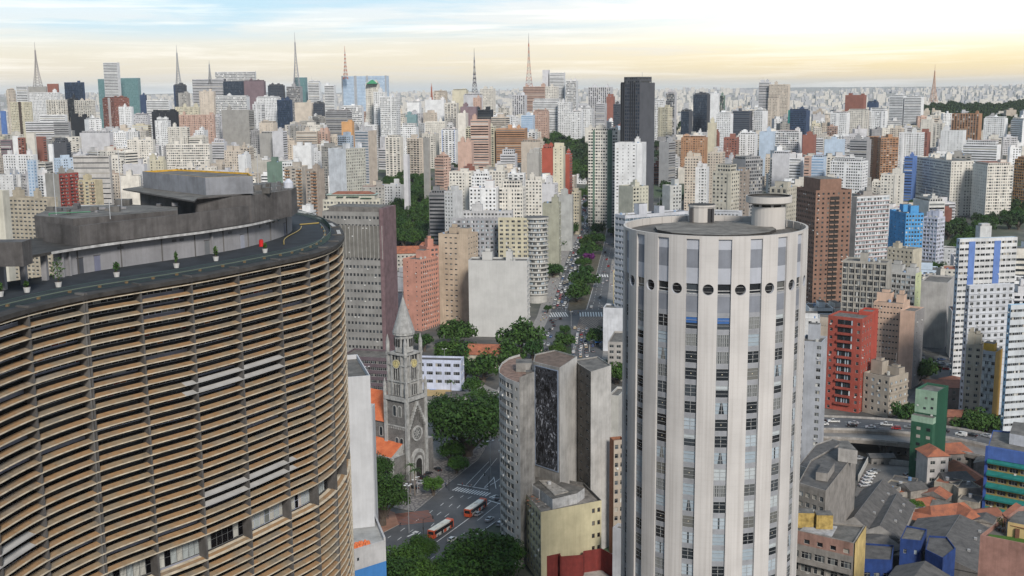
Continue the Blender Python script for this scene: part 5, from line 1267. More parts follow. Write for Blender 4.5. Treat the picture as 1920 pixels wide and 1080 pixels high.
# left: beige block, red tower etc. seen over the curved roof
bld(AP,'long beige block with many small dark windows beyond the curved roof',8,88,108,372,830,a=18,st='Gn',wall=(.44,.39,.31),yb=445,ov=dict(bw=3.7,ww=.6,wh=1.3),slab=(.4,.38,.3),glass='dark')
bld(AP,'cream cylinder-like end wall cut by the left edge of the frame',-30,4,10,358,300,a=10,st='nn',wall=(.60,.58,.50),yb=445,hi=True,dep=10)
bld(AP,'dark red brick tower with grey blank face and slanted top',84,110,147,326,1020,a=30,st='nB',wall=(.32,.31,.29),wallR=(.30,.07,.06),yb=390,hi=True)
bld(AP,'cream block with red-brown balconies right of the dark red tower',146,178,192,338,1010,a=15,st='Bn',wall=(.55,.48,.33),yb=376,hi=True,slab=(.42,.3,.22))
bld(OF,'long pale warehouse-like block with dark bands and slits',136,204,208,292,1130,a=6,st='Rn',wall=(.50,.48,.46),yb=335,ov=dict(fh=5,wh=1.0,sl=3.4,slab=0),dep=24)
bld(OF,'flat industrial hall with vertical white slats above the curved roof',138,258,262,385,760,a=-2+6,st='Vn',wall=(.50,.52,.54),yb=400,ph=True,dep=26,glass='dark',ov=dict(fh=9,bw=2.2,ww=.5,wh=7,sl=.5,fin=.5))
bld(AP,'twin beige towers with brown balcony stacks right of the curved roof',533,566,576,313,1080,a=14,st='Bn',wall=(.46,.42,.37),yb=390,hi=True,slab=(.40,.25,.15))
bld(AP,'brown balconied tower stepping down beside the twin beige towers',572,594,608,318,1050,a=20,st='Bn',wall=(.40,.34,.29),yb=390,hi=True,slab=(.36,.2,.12))
# right of the avenue
bld(OF,'white modern office block with ribbon windows behind the round tower',1153,1172,1290,404,640,a=62,st='rr',wall=(.55,.57,.62),yb=560,dep=26,glass='blue',ph=True)
bld('house','blank white shed wall standing at the road edge by the round tower',1131,1170,1175,578,640,a=6,st='nn',wall=(.62,.64,.68),yb=645,ph=False,dep=16)
bld('house','low dark-roofed shop building on the corner beside the avenue',1140,1180,1190,642,575,a=12,st='Gn',wall=(.40,.38,.36),yb=700,ph=False,dep=20,glass='dark',ov=dict(bw=3.5,ww=.6))
bld(AP,'narrow yellow and white block with red sign above black windows',1150,1166,1170,508,760,a=8,st='Gn',wall=(.60,.52,.33),yb=580,dep=12,glass='dark',roof='tiledark')
bld(AP,'cream block with black ladder of windows behind the round tower',1160,1187,1216,350,930,a=35,st='ng',wall=(.55,.54,.45),yb=400,glassR='dark',dep=16,seed=3)
bld(AP,'pair of white and grey low blocks with yellow stripes beyond the round tower',1242,1256,1278,348,960,a=30,st='ng',wall=(.55,.56,.55),yb=392,dep=12)
bld('house','old white building with long grey hipped roof behind the round tower',1290,1385,1392,398,760,a=4,st='Gn',wall=(.56,.58,.62),yb=420,ph=False,roof='fibre',dep=12,glass='dark')
bld(AP,'tall cream slab with blank right strip behind the rooftop stair house',1336,1372,1387,322,900,a=18,st='gg',wall=(.56,.53,.45),yb=392,dep=14)
bld(OF,'brown and beige office block left of the rooftop drum',1372,1400,1406,320,1020,a=15,st='gn',wall=(.34,.29,.25),yb=390,hi=True,dep=14)
bld(OF,'beige concrete block with dark slots right behind the rooftop drum',1444,1476,1496,352,820,a=14,st='Vg',wall=(.48,.45,.38),yb=410,dep=18,glass='dark')
# ---- right side
B=bld(AP,'tall brown brick tower with dark stack of recessed balconies',1494,1530,1597,357,690,a=56,st='Gs',wall=(.26,.155,.115),yb=580,glass='dark',frame=(.3,.2,.15),ovR=dict(fh=2.9,bw=3.4,ww=.40,wh=1.3,sl=.9),dep=18,seed=3,ph=False,finish=False)
b=MB(B['fr']); zt=B['zt']; wR=B['wR']; wL=B['wL']; BRK=paint((.26,.155,.115),dirt=.3)
b.box(2,wL-2,wR*.15,wR*.75,zt-.88,zt+6.5,BRK,top=roofm('slab')); b.build('machine_room',B['root'])
# recessed balcony stack on the right face
b=MB(B['fr']); DKB=plain((.02,.017,.016)); BS=paint((.30,.19,.14),dirt=.3)
b.box(-.06,-.003,wR*.40,wR*.66,B['zb']+6,zt-4,DKB); z=zt-4
while z>B['zb']+8: b.box(-.9,-.061,wR*.40,wR*.515,z-2.9,z-2.1,BS); b.box(-.9,-.061,wR*.545,wR*.66,z-2.9,z-2.1,BS); z-=2.9
b.build('balcony_stack',B['root']); B['pb']=MB(); finish_bld(B)
bld(AP,'white slab with dark red horizontal stripes beside the brown tower',1597,1607,1668,369,800,a=66,st='np',wall=(.36,.33,.31),wallR=(.60,.61,.63),yb=490,slab=(.34,.10,.08),dep=12,glass='pale',ovR=dict(fh=3.05,bw=2.9,ww=.86,wh=1.7,sl=.9,fin=0,slab=.25),seed=2)
bld(AP,'vivid blue block with stepped top beside the white grid slab',1668,1699,1732,400,850,a=30,st='SG',wall=(.09,.33,.66),yb=505,dep=12,seed=8)
bld(AP,'lilac-white grid slab right of the vivid blue block',1732,1758,1772,408,880,a=25,st='pp',wall=(.56,.58,.68),yb=510,glass='pale',seed=3,dep=12)
bld(AP,'small stepped white block above the lilac-white grid slab',1712,1742,1772,378,960,a=25,st='nr',wall=(.62,.62,.60),yb=402,dep=14,seed=6)
bld(AP,'cream block with stepped penthouse in front of the blue block',1664,1712,1729,468,720,a=18,st='gn',wall=(.52,.48,.39),yb=510,dep=12,seed=4,glass='dark')
bld(AP,'shabby grid-fronted block with colourful curtained bays',1580,1663,1672,493,620,a=10,st='pn',wall=(.40,.38,.34),yb=575,glass='mix',ov=dict(fh=3.2,bw=3.2,ww=.84,wh=2.3,sl=.5,fin=.35),seed=3)
bld(AP,'pale wing with lime green flank joined to the shabby grid block',1663,1717,1728,513,628,a=14,st='pS',wall=(.50,.50,.49),wallR=(.55,.60,.36),yb=570,glass='pale',dep=10,seed=5)
bld(AP,'big blank pale grey block behind the car park',1727,1777,1790,530,640,a=16,st='nn',wall=(.44,.43,.42),yb=670,dep=26,ph=False)
B=bld(AP,'tall white tower with two broad blue vertical stripes',1794,1800,1908,448,560,a=80,st='gR',wall=(.40,.50,.60),wallR=(.62,.63,.64),yb=700,dep=14,glass='mix',ovR=dict(fh=3.0,bw=2.9,ww=.85,wh=1.2,sl=1.0,slab=0),roof='white',seed=2,finish=False)
b=MB(B['fr']); wR=B['wR']; BL=paint((.13,.22,.50),dirt=.2)
for s in(.16,.60): b.box(-.12,-.004,wR*s,wR*(s+.11),B['zb'],B['zt']-1.5,BL)
b.build('blue_stripe',B['root']); b=MB(B['fr']); b.box(4,8,wR*.42,wR*.62,B['zt']-.88,B['zt']+5.5,paint((.55,.56,.56)),top=roofm('slab')); b.box(4.5,7.5,wR*.45,wR*.6,B['zt']+5.51,B['zt']+6.6,paint((.5,.5,.5))); B['pb']=b; finish_bld(B)
bld(AP,'white stepped block with recessed balconies in front of the blue-striped tower',1811,1818,1902,536,505,a=78,st='gG',wall=(.56,.58,.62),yb=750,dep=12,glass='dark',ovR=dict(fh=3.0,bw=3.2,ww=.5,wh=1.4,sl=.9,slab=.3),roof='white',seed=7)
bld(AP,'light blue and white striped block at the right edge of the frame',1890,1896,1960,572,470,a=78,st='gR',wall=(.38,.58,.75),wallR=(.58,.62,.66),yb=780,dep=12,ph=True,ovR=dict(fh=3.3,slab=0))
B=bld(AP,'bright red block with glazed central bays and square side windows',1553,1617,1636,598,513,a=16,st='gS',wall=(.37,.085,.062),yb=785,dep=14,glass='dark',seed=12,roof='slab',ph=False,ov=dict(fh=3.7,bw=3.3,ww=.42,wh=1.5,sl=1.1),finish=False,skipL=lambda j,nb:j not in(0,nb-1))
b=MB(B['fr']); wL=B['wL']; z=B['zt']-.9; RDM=paint((.33,.075,.055),dirt=.35)
gl=MB(B['fr'])
while z>5:
    b.box(wL*.26,wL*.72,-1.0,-.003,z-3.7,z-2.75,RDM if z<B['zt']-4 else RDM)
    gl.box(wL*.27,wL*.71,-.06,-.004,z-2.7,z-.5,plain((.02,.022,.025),.15,name='glass_dark'))
    for i in range(6): x=wL*(.275+.074*i); gl.box(x,x+wL*.035,-.09,-.061,z-2.7,z-.5,glassm('pale'))
    gl.build('glazed_bay',B['root']); gl=MB(B['fr'])
    z-=3.7
b.build('balcony_bands',B['root']); finish_bld(B)
bld(AP,'higher red rear wing stepping up behind the red block',1610,1636,1647,585,524,a=16,st='nn',wall=(.44,.08,.055),yb=780,dep=10,seed=3,zb=0,ph=False)
bld(AP,'pale grey and white narrow tower right beside the round tower',1500,1541,1551,642,430,a=10,st='Gn',wall=(.42,.44,.48),yb=870,dep=12,glass='mix',ov=dict(fh=2.95,bw=2.1,ww=.8,wh=1.4,sl=.9),skipL=lambda j,nb:nb//4<=j<nb//2+1,seed=4)
bld(AP,'peach block with rows of small dark windows behind the red block',1638,1693,1706,570,570,a=12,st='sn',wall=(.60,.43,.33),yb=700,dep=14,glass='dark',ov=dict(fh=3.0,bw=1.7,ww=.6,wh=.8,sl=1.2),seed=5)
bld(AP,'smaller peach block with grey shaded flank and black flat roof',1688,1716,1733,584,555,a=18,st='nS',wall=(.62,.43,.33),wallR=(.26,.25,.25),yb=730,dep=14,ph=False,seed=2)  # the flank's shade is put into its dark grey wall colour
bld(AP,'beige block with long balconied flank running back from the red block',1619,1668,1703,708,505,a=36,st='gb',wall=(.42,.37,.31),yb=790,seed=15,ov=dict(fh=3.4,bw=3.6,ww=.42,wh=1.5,sl=1.0),ovR=dict(bal=.6,bw=3.5,ww=.5,fh=3.4,wh=1.5),glass='pale')
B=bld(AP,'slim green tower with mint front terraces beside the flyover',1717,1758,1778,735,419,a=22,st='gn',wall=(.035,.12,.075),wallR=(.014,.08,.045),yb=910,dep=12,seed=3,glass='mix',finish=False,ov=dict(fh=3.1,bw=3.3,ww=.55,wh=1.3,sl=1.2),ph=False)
b=MB(B['fr']); zt=B['zt']; wL=B['wL']; MINT=paint((.30,.44,.33),dirt=.3)
b.box(.0,wL,-.2,-.003,zt-9,zt,MINT); b.box(-.02,wL+.02,-3.2,-.21,zt-12,zt-9.6,MINT,top=roofm('slab'))
b.box(0,wL,-3.2,-.21,0,zt-12.01,paint((.03,.11,.065),dirt=.35))
for x,z_ in((1.2,zt-3.5),(3.6,zt-3.5),(1.2,zt-7),(4,zt-7.5)): b.box(x,x+1.0,-.26,-.201,z_,z_+.9,glassm('dark'))
zz=zt-15
while zz>6:
    for x in(.8,wL*.55): b.box(x,x+1.5,-3.26,-3.201,zz,zz+1.2,glassm('mix'))
    zz-=3.1
b.build('mint_terraces',B['root']); 
t=MB(B['fr']); t.box(wL-1.7,wL-1.35,-3.30,-3.262,zt-37.6,zt-34.6,plain((.75,.75,.75))); t.box(wL-1.35,wL-.95,-3.30,-3.262,zt-35.3,zt-34.6,plain((.75,.75,.75))); t.build('painted_numeral',B['root'])
finish_bld(B)
B=bld(AP,'checkerboard panel block with mustard flank and yellow roof tank',1843,1867,1880,660,490,a=24,st='pn',wall=(.42,.43,.44),wallR=(.50,.30,.08),yb=790,dep=10,seed=3,ph=False,finish=False,ov=dict(fh=3.0,bw=1.9,ww=.9,wh=1.6,sl=.7,fin=0))
b=MB(B['fr']); zt=B['zt']; wL=B['wL']
b.box(1.5,6,2,6,zt-.88,zt+3.0,paint((.62,.36,.06),dirt=.25),top=roofm('slab')); k=0; z=zt-3.9
pn=MB(B['fr'])
while z>6:
    for i in range(4):
        if (i+k)%2==0: x=wL*i/4; pn.box(x+.1,x+wL/4-.05,-.35,-.003,z-.1,z+2.2,paint((.50,.51,.50),dirt=.4))
    z-=3.0;k+=1
pn.build('concrete_panel',B['root']); B['pb']=b; finish_bld(B)
bld(AP,'narrow cream block left of the checkerboard panel block',1812,1842,1846,648,500,a=8,st='gn',wall=(.48,.44,.36),yb=760,dep=10,seed=4)
# ---- bottom right
def anyblk(name,label,pix,zt,zb,wall,roof,cat='building',parts=None,par=.5):
    """free polygon in plan from pixels at roof height zt"""
    P=[onz(x,y,zt)[:2] for x,y in pix]; c=np.mean(P,0); r=root(name,(P[0][0],P[0][1],zb)); tag(r,label,cat)
    b=MB(); wm=paint(wall,dirt=.4,scale=.3) if isinstance(wall,tuple) else wall
    b.prism(P,zb,zt,wm,cap=False); k=len(P)
    for i in range(k):
        p,q=P[i],P[(i+1)%k]; f=lambda x:x+(c-x)/np.linalg.norm(c-x)*.3
        b.face([(*p,zt),(*q,zt),(*f(q),zt),(*f(p),zt)],wm); b.face([(*f(p),zt-par),(*f(q),zt-par),(*f(q),zt),(*f(p),zt)],wm)
    b.build('wall',r); b=MB(); b.face([(*p,zt-par) for p in P],roofm(roof)); b.build('roof',r)
    FOOT.append((c[0],c[1],max(np.linalg.norm(p-c) for p in P))); xs=[p[0] for p in pix]; ys=[p[1] for p in pix]
    HANDS.append((min(xs),max(xs),min(ys),max(ys)+30,float(P[0][1]))); return r,P
def facew(r,p,q,z0,z1,st,wall,ov=None,glass='mix',frame=(.45,.45,.43),slabm=None,hi=True):
    p=np.array(p);q=np.array(q); d=(q-p);Wd=np.linalg.norm(d);d=d/Wd;n=np.array([d[1],-d[0]]);n=n if np.dot(n,-p)>0 else -n
    B=dict(mb=MB(),wins=[],root=r); wm=paint(wall,dirt=.4,scale=.3) if isinstance(wall,tuple) else wall
    facade(B,p+n*.3,d,n,Wd,z0,z1,st,wm,hi,glass,frame,ov=ov,rnd=random.Random(5),slabm=slabm)
    B['mb'].build('facade',r); place_windows(B)
# blue and teal banded block with sagging awnings
r,P=anyblk(AP,'royal blue block with teal awning bands and mustard walls',[(1853,836),(1935,850),(1960,815),(1862,806)],26.,0,(.05,.11,.34),'slab',cat='apartment building')
facew(r,P[0],P[1],0,26,'r',(.30,.22,.07),ov=dict(fh=4.4,bw=3.2,ww=.8,wh=1.5,sl=1.6),glass='dark')
d=(P[1]-P[0])/np.linalg.norm(P[1]-P[0]); n=np.array([d[1],-d[0]]); n=n if np.dot(n,-P[0])>0 else -n; Lq=np.linalg.norm(P[1]-P[0])
b=MB(((*P[0],0),tuple(d),tuple(n))); TEA=paint((.015,.17,.155),dirt=.3,scale=.6)
z=25.-4.6
while z>0:
    b.face([(.3,.31,z+1.5),(Lq,.31,z+1.5),(Lq,1.9,z+.5),(.3,1.9,z+.5)],TEA); b.face([(.3,1.9,z+.5),(Lq,1.9,z+.5),(Lq,1.9,z-.1),(.3,1.9,z-.1)],TEA); z-=4.4
b.build('awning',r); b=MB(((*P[0],0),tuple(d),tuple(n))); b.box(-.6,.3,.0,1.0,0,26.,paint((.045,.10,.34),dirt=.3)); b.box(.3,Lq,.305,.9,21.8,26,paint((.07,.14,.40),dirt=.3)); b.build('blue_frame',r)
b=MB(); b.prism([onz(x,y,29)[:2] for x,y in((1893,815),(1960,828),(1960,800),(1900,793))],25.6,29.5,paint((.55,.57,.62),dirt=.3),top=RSl); b.build('penthouse',r)
# pink block with roof terrace
zt=66.; r,P=anyblk(AP,'pink block with terrace garden, lawn strip and orange awning',[(1838,1003),(1975,1030),(2000,940),(1908,950)],zt,0,(.36,.20,.165),'slab',cat='apartment building',par=.9)
b=MB(); b.prism([onz(x,y,zt)[:2] for x,y in((1850,1002),(1925,1017),(1925,1004),(1856,996))],zt-.89,zt-.6,paint((.06,.13,.02),dirt=.3,scale=2,streak=False)); b.build('lawn_strip',r)
b=MB(); YL2=paint((.56,.42,.20),dirt=.2); b.prism([onz(x,y,zt+2.2)[:2] for x,y in((1890,978),(1960,992),(1975,965),(1910,958))],zt-.88,zt+2.2,YL2,top=RSl); b.build('penthouse',r)
b=MB(); OT=roofm('tile'); P2=[onz(x,y,zt+2.6) for x,y in((1879,962),(1886,970),(1916,948),(1905,942))]; b.face([tuple(p) for p in P2],OT); b.face([(P2[0][0],P2[0][1],zt+2.2),(P2[1][0],P2[1][1],zt+2.2),tuple(P2[1]),tuple(P2[0])],OT); P3=[onz(x,y,zt+1.6) for x,y in((1894,985),(1925,992),(1925,985),(1898,979))]; b.face([tuple(p) for p in P3],OT)
b.build('awning',r)
b=MB(); 
for x,y in((1882,970),(1886,973)): p=onz(x,y,zt+2.2); b.tube((p[0],p[1],zt-.9),(p[0],p[1],zt+2.2),.08,plain((.2,.1,.06)))
p=onz(1908,1003,zt); b.box(p[0]-.5,p[0]+.5,p[1]-.1,p[1]+.3,zt-.6,zt+1.2,plain((.12,.05,.03),name='door_paint')); b.build('terrace_fittings',r)
rn=random.Random(8)
for i,(x,y) in enumerate(((1873,992),(1880,994))):
    p=onz(x,y,zt-.6); r2=root('potted_plant',p); tag(r2,['slender potted tree on the pink block terrace','small potted shrub nearest the terrace door of the pink block'][i],'potted plant')
    b=MB(); b.cyl((p[0],p[1]),.25,zt-.88,zt-.3,plain((.08,.06,.05)),10,r2=.32); b.build('pot',r2); b=MB(); b.tube((p[0],p[1],zt-.4),(p[0],p[1],zt+.9-i*.6),.04,plain((.1,.07,.05)),4); b.build('stem',r2)
    b=MB(); leaves(b,(p[0],p[1],zt+1.2-i*.7),.7-i*.25,120,leafm((.06,.09,.03)),rn,.12); b.build('foliage',r2)
# dilapidated block at the lower right of the round tower
zt=47.; r,P=anyblk(AP,'shabby block with peeling pink top, balconies and yellow flank',[(1478,990),(1601,1018),(1622,985),(1500,972)],zt,0,(.30,.28,.26),'slab',cat='apartment building')
facew(r,P[0],P[1],20,zt-3.2,'b',(.30,.28,.26),ov=dict(fh=3.2,bw=2.9,ww=.82,wh=1.7,sl=.8,bal=.9))
facew(r,P[0],P[1],zt-3.2,zt,'g',(.36,.22,.18),ov=dict(fh=2.2,bw=3.5,wh=1.1,sl=.3))
facew(r,P[1],P[2],0,zt,'n',(.62,.47,.20))
b=MB(); YT=paint((.50,.36,.12),dirt=.55,scale=.8)
for x,y in((1510,968),(1545,972)): p=onz(x,y,zt+2); b.prism([(p[0]-2,p[1]-1),(p[0]+1.8,p[1]-1.3),(p[0]+2,p[1]+2),(p[0]-1.8,p[1]+2.2)],zt-.45,zt+3.2,YT,top=roofm('slab'))
b.build('tank_house',r)
b=MB(); b.prism([onz(x,y,zt)[:2] for x,y in((1500,992),(1560,1003),(1570,985),(1515,978))],zt-.48,zt-.25,paint((.42,.42,.43),dirt=.5,scale=.8,streak=False)); b.build('roof_sheeting',r)
# triangular blank-walled block
zt=31.; r,P=anyblk(AP,'wedge-shaped block with a tall blank stained gable wall',[(1497,905),(1548,920),(1606,846),(1575,832),(1520,862)],zt,0,(.30,.28,.26),'fibre',cat='apartment building')
facew(r,P[0],P[1],0,zt-.6,'G',(.27,.25,.23),ov=dict(fh=3.1,bw=2.4))
b=MB(); b.prism([onz(x,y,zt+4)[:2] for x,y in((1572,840),(1608,845),(1590,826),(1575,826))],zt-.4,zt+4,paint((.45,.43,.41),dirt=.4),top=roofm('slab')); b.prism([onz(x,y,zt+2.2)[:2] for x,y in((1530,885),(1552,888),(1565,868),(1545,862))],zt-.4,zt+2.2,paint((.33,.31,.29),dirt=.4),top=roofm('fibre')); b.build('roof_house',r)
b=MB(); 
zt=20.; r,P=anyblk('warehouse','old hall with a broad grey roof edged in red below the flyover',[(1497,872),(1520,880),(1585,830),(1560,822),(1530,832)],zt,0,(.34,.33,.32),'fibre',cat='warehouse')
# long gabled sheds
def shed(name,label,p0,p1,w,he,hr,wall,rk,z0=0,hip=0.,lantern=False):
    a=onz(*p0,hr)[:2]; c=onz(*p1,hr)[:2]; L_=np.linalg.norm(c-a); d=(c-a)/L_; n=np.array([-d[1],d[0]])
    r=root(name,(a[0],a[1],z0)); tag(r,label,'warehouse' if 'house' not in name or name=='warehouse' else 'house'); M_=lambda:MB(((a[0],a[1],0),tuple(d),tuple(n))); wm=paint(wall,dirt=.4)
    b=M_(); b.box(0,L_,-w/2,w/2,z0,he,wm,bot=False); b.build('wall',r)
    b=M_(); b.gable(0,L_,-w/2,w/2,he+.02,hr,roofm(rk),'x',wall=wm,over=.35,hip=hip); b.build('roof',r)
    if lantern:
        b=M_(); b.tube((0,0,hr+.05),(L_,0,hr+.05),.12,plain((.12,.12,.12)),4)
        for t in(.3,.6,.8): b.box(L_*t,L_*t+.8,-w*.3,-w*.3+.8,he+(hr-he)*.4,he+(hr-he)*.4+.9,plain((.3,.3,.3)))
        b.build('ridge_vents',r)
    cc=a+d*L_/2; FOOT.append((cc[0],cc[1],max(w,L_)/2)); HANDS.append((min(p0[0],p1[0])-10,max(p0[0],p1[0])+10,min(p0[1],p1[1]),max(p0[1],p1[1])+25,a[1])); return r
shed('warehouse','long shed with pale grey corrugated roof and glazed gable end',(1602,968),(1656,898),13,8,13,(.33,.32,.31),'fibre',lantern=True)
shed('warehouse','second long grey-roofed shed joined to the right of the first',(1650,985),(1682,925),12,8,11.5,(.35,.34,.33),'fibre',lantern=True)
shed('warehouse','wide dark stained roof shed left of the royal blue block',(1755,1035),(1800,965),26,7,11,(.16,.15,.14),'fibre',lantern=True)
shed('warehouse','grey fibre roof shed at the bottom edge beside the blue houses',(1700,1100),(1735,1052),16,9,12.5,(.07,.12,.42),'fibre')
shed('warehouse','small grey shed roof behind the shabby yellow-flanked block',(1618,1015),(1660,1003),14,8,10,(.20,.2,.2),'fibre')
RB=(.022,.055,.20)
r,P=anyblk('house','deep blue rendered house with flat brown roof and twin windows',[(1688,1010),(1728,1014),(1738,992),(1700,985)],15.,0,RB,'slab'); facew(r,P[0],P[1],0,14.5,'g',RB,ov=dict(fh=5,bw=3.2,ww=.3,wh=1.4,sl=2),glass='pale')
anyblk('house','deep blue rendered house with faceted grey roof at bottom right',[(1735,1030),(1768,1046),(1792,1028),(1775,1006),(1742,1004)],14.,0,RB,'fibre')
r,P=anyblk('house','deep blue low house front beside the shabby yellow-flanked block',[(1618,1048),(1672,1050),(1676,1022),(1620,1018)],11.,0,RB,'fibre'); facew(r,P[0],P[1],0,10,'G',RB,ov=dict(fh=4.5))
house('white three-storey house with laundry balconies and tiled roof',1757,898,405,8,9,15,2.6,(.46,.44,.43),'tile',6,2)
house('grimy two-storey house with orange tiled roof behind the laundry house',1790,868,432,14,12,7,2.5,(.33,.3,.28),'tile',8,2)
house('low beige house with small windows right of the laundry house',1800,905,400,11,10,7,2,(.42,.36,.31),'fibre',8,1)
house('dark roofed house hugging the royal blue block',1843,880,402,9,22,5,2.5,(.25,.22,.2),'tile',6,1)
house('house with patched red roofs below the flyover edge',1762,850,450,12,10,4,2.2,(.35,.3,.27),'tiledark',0,2)
house('rambling orange tiled roofs between sheds and blue block',1795,948,368,18,11,5,3.5,(.30,.27,.25),'tile',14,3)
house('orange tiled roof corner house against the blue block',1826,955,366,9,10,5,3.5,(.33,.28,.25),'tile',14,2)
house('grey brick house with rusty tiled roof beside the green tower',1790,725,520,22,14,10,2,(.28,.23,.21),'tiledark',-6,2)
house('low house with red tiled roof beneath the big grey-brown gable',1812,775,492,16,10,4,2,(.36,.25,.2),'tiledark',-4,2)
house('small white guard house in the walled car park',1727,880,447,9,5,3,1.,(.5,.48,.45),'fibre',0,0)
house('ochre house with rusty roof beside the checkerboard block',1803,702,540,12,12,6,2,(.50,.36,.16),'tiledark',0,2)
for i,(x,y,D,w,d,h,c,rk,a,l) in enumerate([(1700,850,452,16,12,3.5,(.2,.2,.2),'slab',0,'low concrete sheds lining the underpass street'),(1655,868,440,9,5,3,(.25,.24,.23),'slab',0,'narrow kiosk roof by the walled car park'),(1712,955,380,10,12,4,(.28,.27,.26),'slab',6,'flat grey outbuilding behind the laundry house'),(1700,990,362,12,10,4,(.26,.25,.24),'fibre',12,'patched fibre roof outbuilding left of the dark shed'),(1560,905,420,10,10,6,(.25,.24,.23),'fibre',0,'low grey outbuilding behind the wedge-shaped block')]):
    house(l,x,y,D,w,d,h,1.,c,'fibre',a,0)
# parking-yard wall
def wallpix(label,pix,h,m,th=.3,name='boundary_wall'):
    b=MB(); P=[onT(*p)[:2] for p in pix]
    for p,q in zip(P,P[1:]):
        d=(q-p)/np.linalg.norm(q-p); n=np.array([-d[1],d[0]])*th; b.prism([p,q,q+n,p+n],T(*p),T(*p)+h,m)
    return tag(b.build(name,off=(P[0][0],P[0][1],0)),label,'wall')
wallpix('white boundary wall slanting along the yard of parked cars',[(1610,903),(1628,868)],2.6,paint((.48,.47,.45),dirt=.3))
wallpix('long white wall behind the parked cars under the flyover',[(1628,866),(1760,882)],2.2,paint((.42,.41,.40),dirt=.35))
flat('car_park',[(1600,930),(1625,868),(1715,878),(1712,935),(1660,960)],paint((.16,.15,.14),dirt=.3,streak=False,scale=.3),.19)
flat('car_park',[(1745,700),(1752,668),(1812,672),(1812,700)],paint((.14,.14,.14),dirt=.3,streak=False,scale=.3),.22)
flat('playground',[(795,745),(800,712),(848,712),(846,745)],paint((.42,.30,.14),dirt=.3,streak=False),.3); flat('sports_court',[(800,732),(800,722),(818,722),(818,732)],paint((.10,.20,.42),dirt=.2,streak=False),.31); flat('sports_court',[(800,720),(812,714),(842,722),(830,730)],paint((.45,.16,.10),dirt=.2,streak=False),.315)
house('low white building with dark roof at the park edge',868,752,535,16,8,4,1.,(.5,.5,.5),'fibre',0,0)
house('small white pavilion beside the playground',828,745,528,14,7,4,1.,(.52,.53,.55),'slab',0,0)
# low patched roofs between the sheds
rq=random.Random(17); done=[]
ZP_=[(1500,885),(1560,880),(1640,940),(1700,900),(1760,905),(1850,870),(1850,1010),(1790,1060),(1600,1078),(1500,960)]
def inpoly(x,y,P):
    c=False; j=len(P)-1
    for i in range(len(P)):
        if (P[i][1]>y)!=(P[j][1]>y) and x<(P[j][0]-P[i][0])*(y-P[i][1])/(P[j][1]-P[i][1])+P[i][0]: c=not c
        j=i
    return c
F0=list(FOOT)
for _ in range(900):
    if len(done)>=34: break
    x,y=rq.uniform(1500,1850),rq.uniform(870,1078)
    if not inpoly(x,y,ZP_): continue
    p=onz(x,y,4.); w,d=rq.uniform(6,11),rq.uniform(5,9); rr=max(w,d)/2
    if any(math.hypot(p[0]-f[0],p[1]-f[1])<f[2]*.62+rr*.8 for f in F0) or any(math.hypot(p[0]-q[0],p[1]-q[1])<rr*1.25 for q in done): continue
    done.append(p); a=R_(rq.choice([12,20,-35,58])+rq.uniform(-6,6)); u=(math.cos(a),math.sin(a)); v=(-u[1],u[0]); h=rq.uniform(3,7.5); wm=paint(rq.choice([(.33,.31,.28),(.22,.21,.2),(.40,.36,.30),(.27,.2,.17)]),dirt=.5,scale=.4); b=MB(((p[0],p[1],0),u,v)); rk=roofm(rq.choice(['fibre','fibre','slab','tile','tiledark']))
    if rq.random()<.6: b.box(-w/2,w/2,-d/2,d/2,0,h,wm,bot=False); b.gable(-w/2,w/2,-d/2,d/2,h+.02,h+rq.uniform(1,2.2),rk,'x',wall=wm,over=.3)
    else:
        b.box(-w/2,w/2,-d/2,d/2,0,h,wm,top=rk,bot=False)
        for (x0,x1,y0,y1) in((-w/2,w/2,-d/2,-d/2+.25),(-w/2,w/2,d/2-.25,d/2),(-w/2,-w/2+.25,-d/2+.25,d/2-.25),(w/2-.25,w/2,-d/2+.25,d/2-.25)): b.box(x0,x1,y0,y1,h+.002,h+.5,wm)
        b.cyl((w*.2,d*.1),.7,h,h+1.2,plain((.12,.22,.38) if rq.random()<.5 else (.4,.4,.4)),9)
    for k in range(2): t=rq.uniform(-w/2+1,w/2-2); b.box(t,t+1.1,-d/2-.03,-d/2-.004,h*.45,h*.45+1.1,glassm('dark'))
    tag(b.build('house',off=(p[0],p[1],0)),'small patched-roof house wedged among the sheds below the flyover','house','small houses among the sheds')
# ------------------------------------------------------------------ flyover
def deckstrip(name,far,near,z,m,par=True,label=None,th=1.4):
    A=[onz(x,y,z)[:2] for x,y in far]; C=[onz(x,y,z)[:2] for x,y in near]; 
    def dens(P): return curve_pts([np.array(p) for p in P],0,len(P)-1,.2)
    A=dens(A);C=dens(C); n=len(A)
    CW=paint((.30,.27,.24),dirt=.4,scale=.3); r=root(name,(C[0][0],C[0][1],0)); tag(r,label,'flyover')
    b=MB()
    for i in range(n-1): b.face([(*A[i],z),(*A[i+1],z),(*C[i+1],z),(*C[i],z)],m)
    b.build('roadway',r); b=MB()
    for i in range(n-1):
        b.face([(*A[i],z-.3),(*A[i+1],z-.3),(*C[i+1],z-.3),(*C[i],z-.3)],CONCD)
        for Q in(A,C): b.face([(*Q[i],z-th),(*Q[i+1],z-th),(*Q[i+1],z+.01),(*Q[i],z+.01)],CW)
    b.build('girder',r); b=MB(); PW=paint((.40,.38,.36),dirt=.45,scale=.4)
    for Q,s in((A,1),(C,-1)):
        for i in range(n-1):
            d=(Q[i+1]-Q[i]);d/=np.linalg.norm(d);nn=np.array([-d[1],d[0]])*.25; q=[Q[i],Q[i+1],Q[i+1]-nn*s,Q[i]-nn*s]; b.prism(q,z+.011,z+.9,PW)
    b.build('parapet',r); return A,C,r
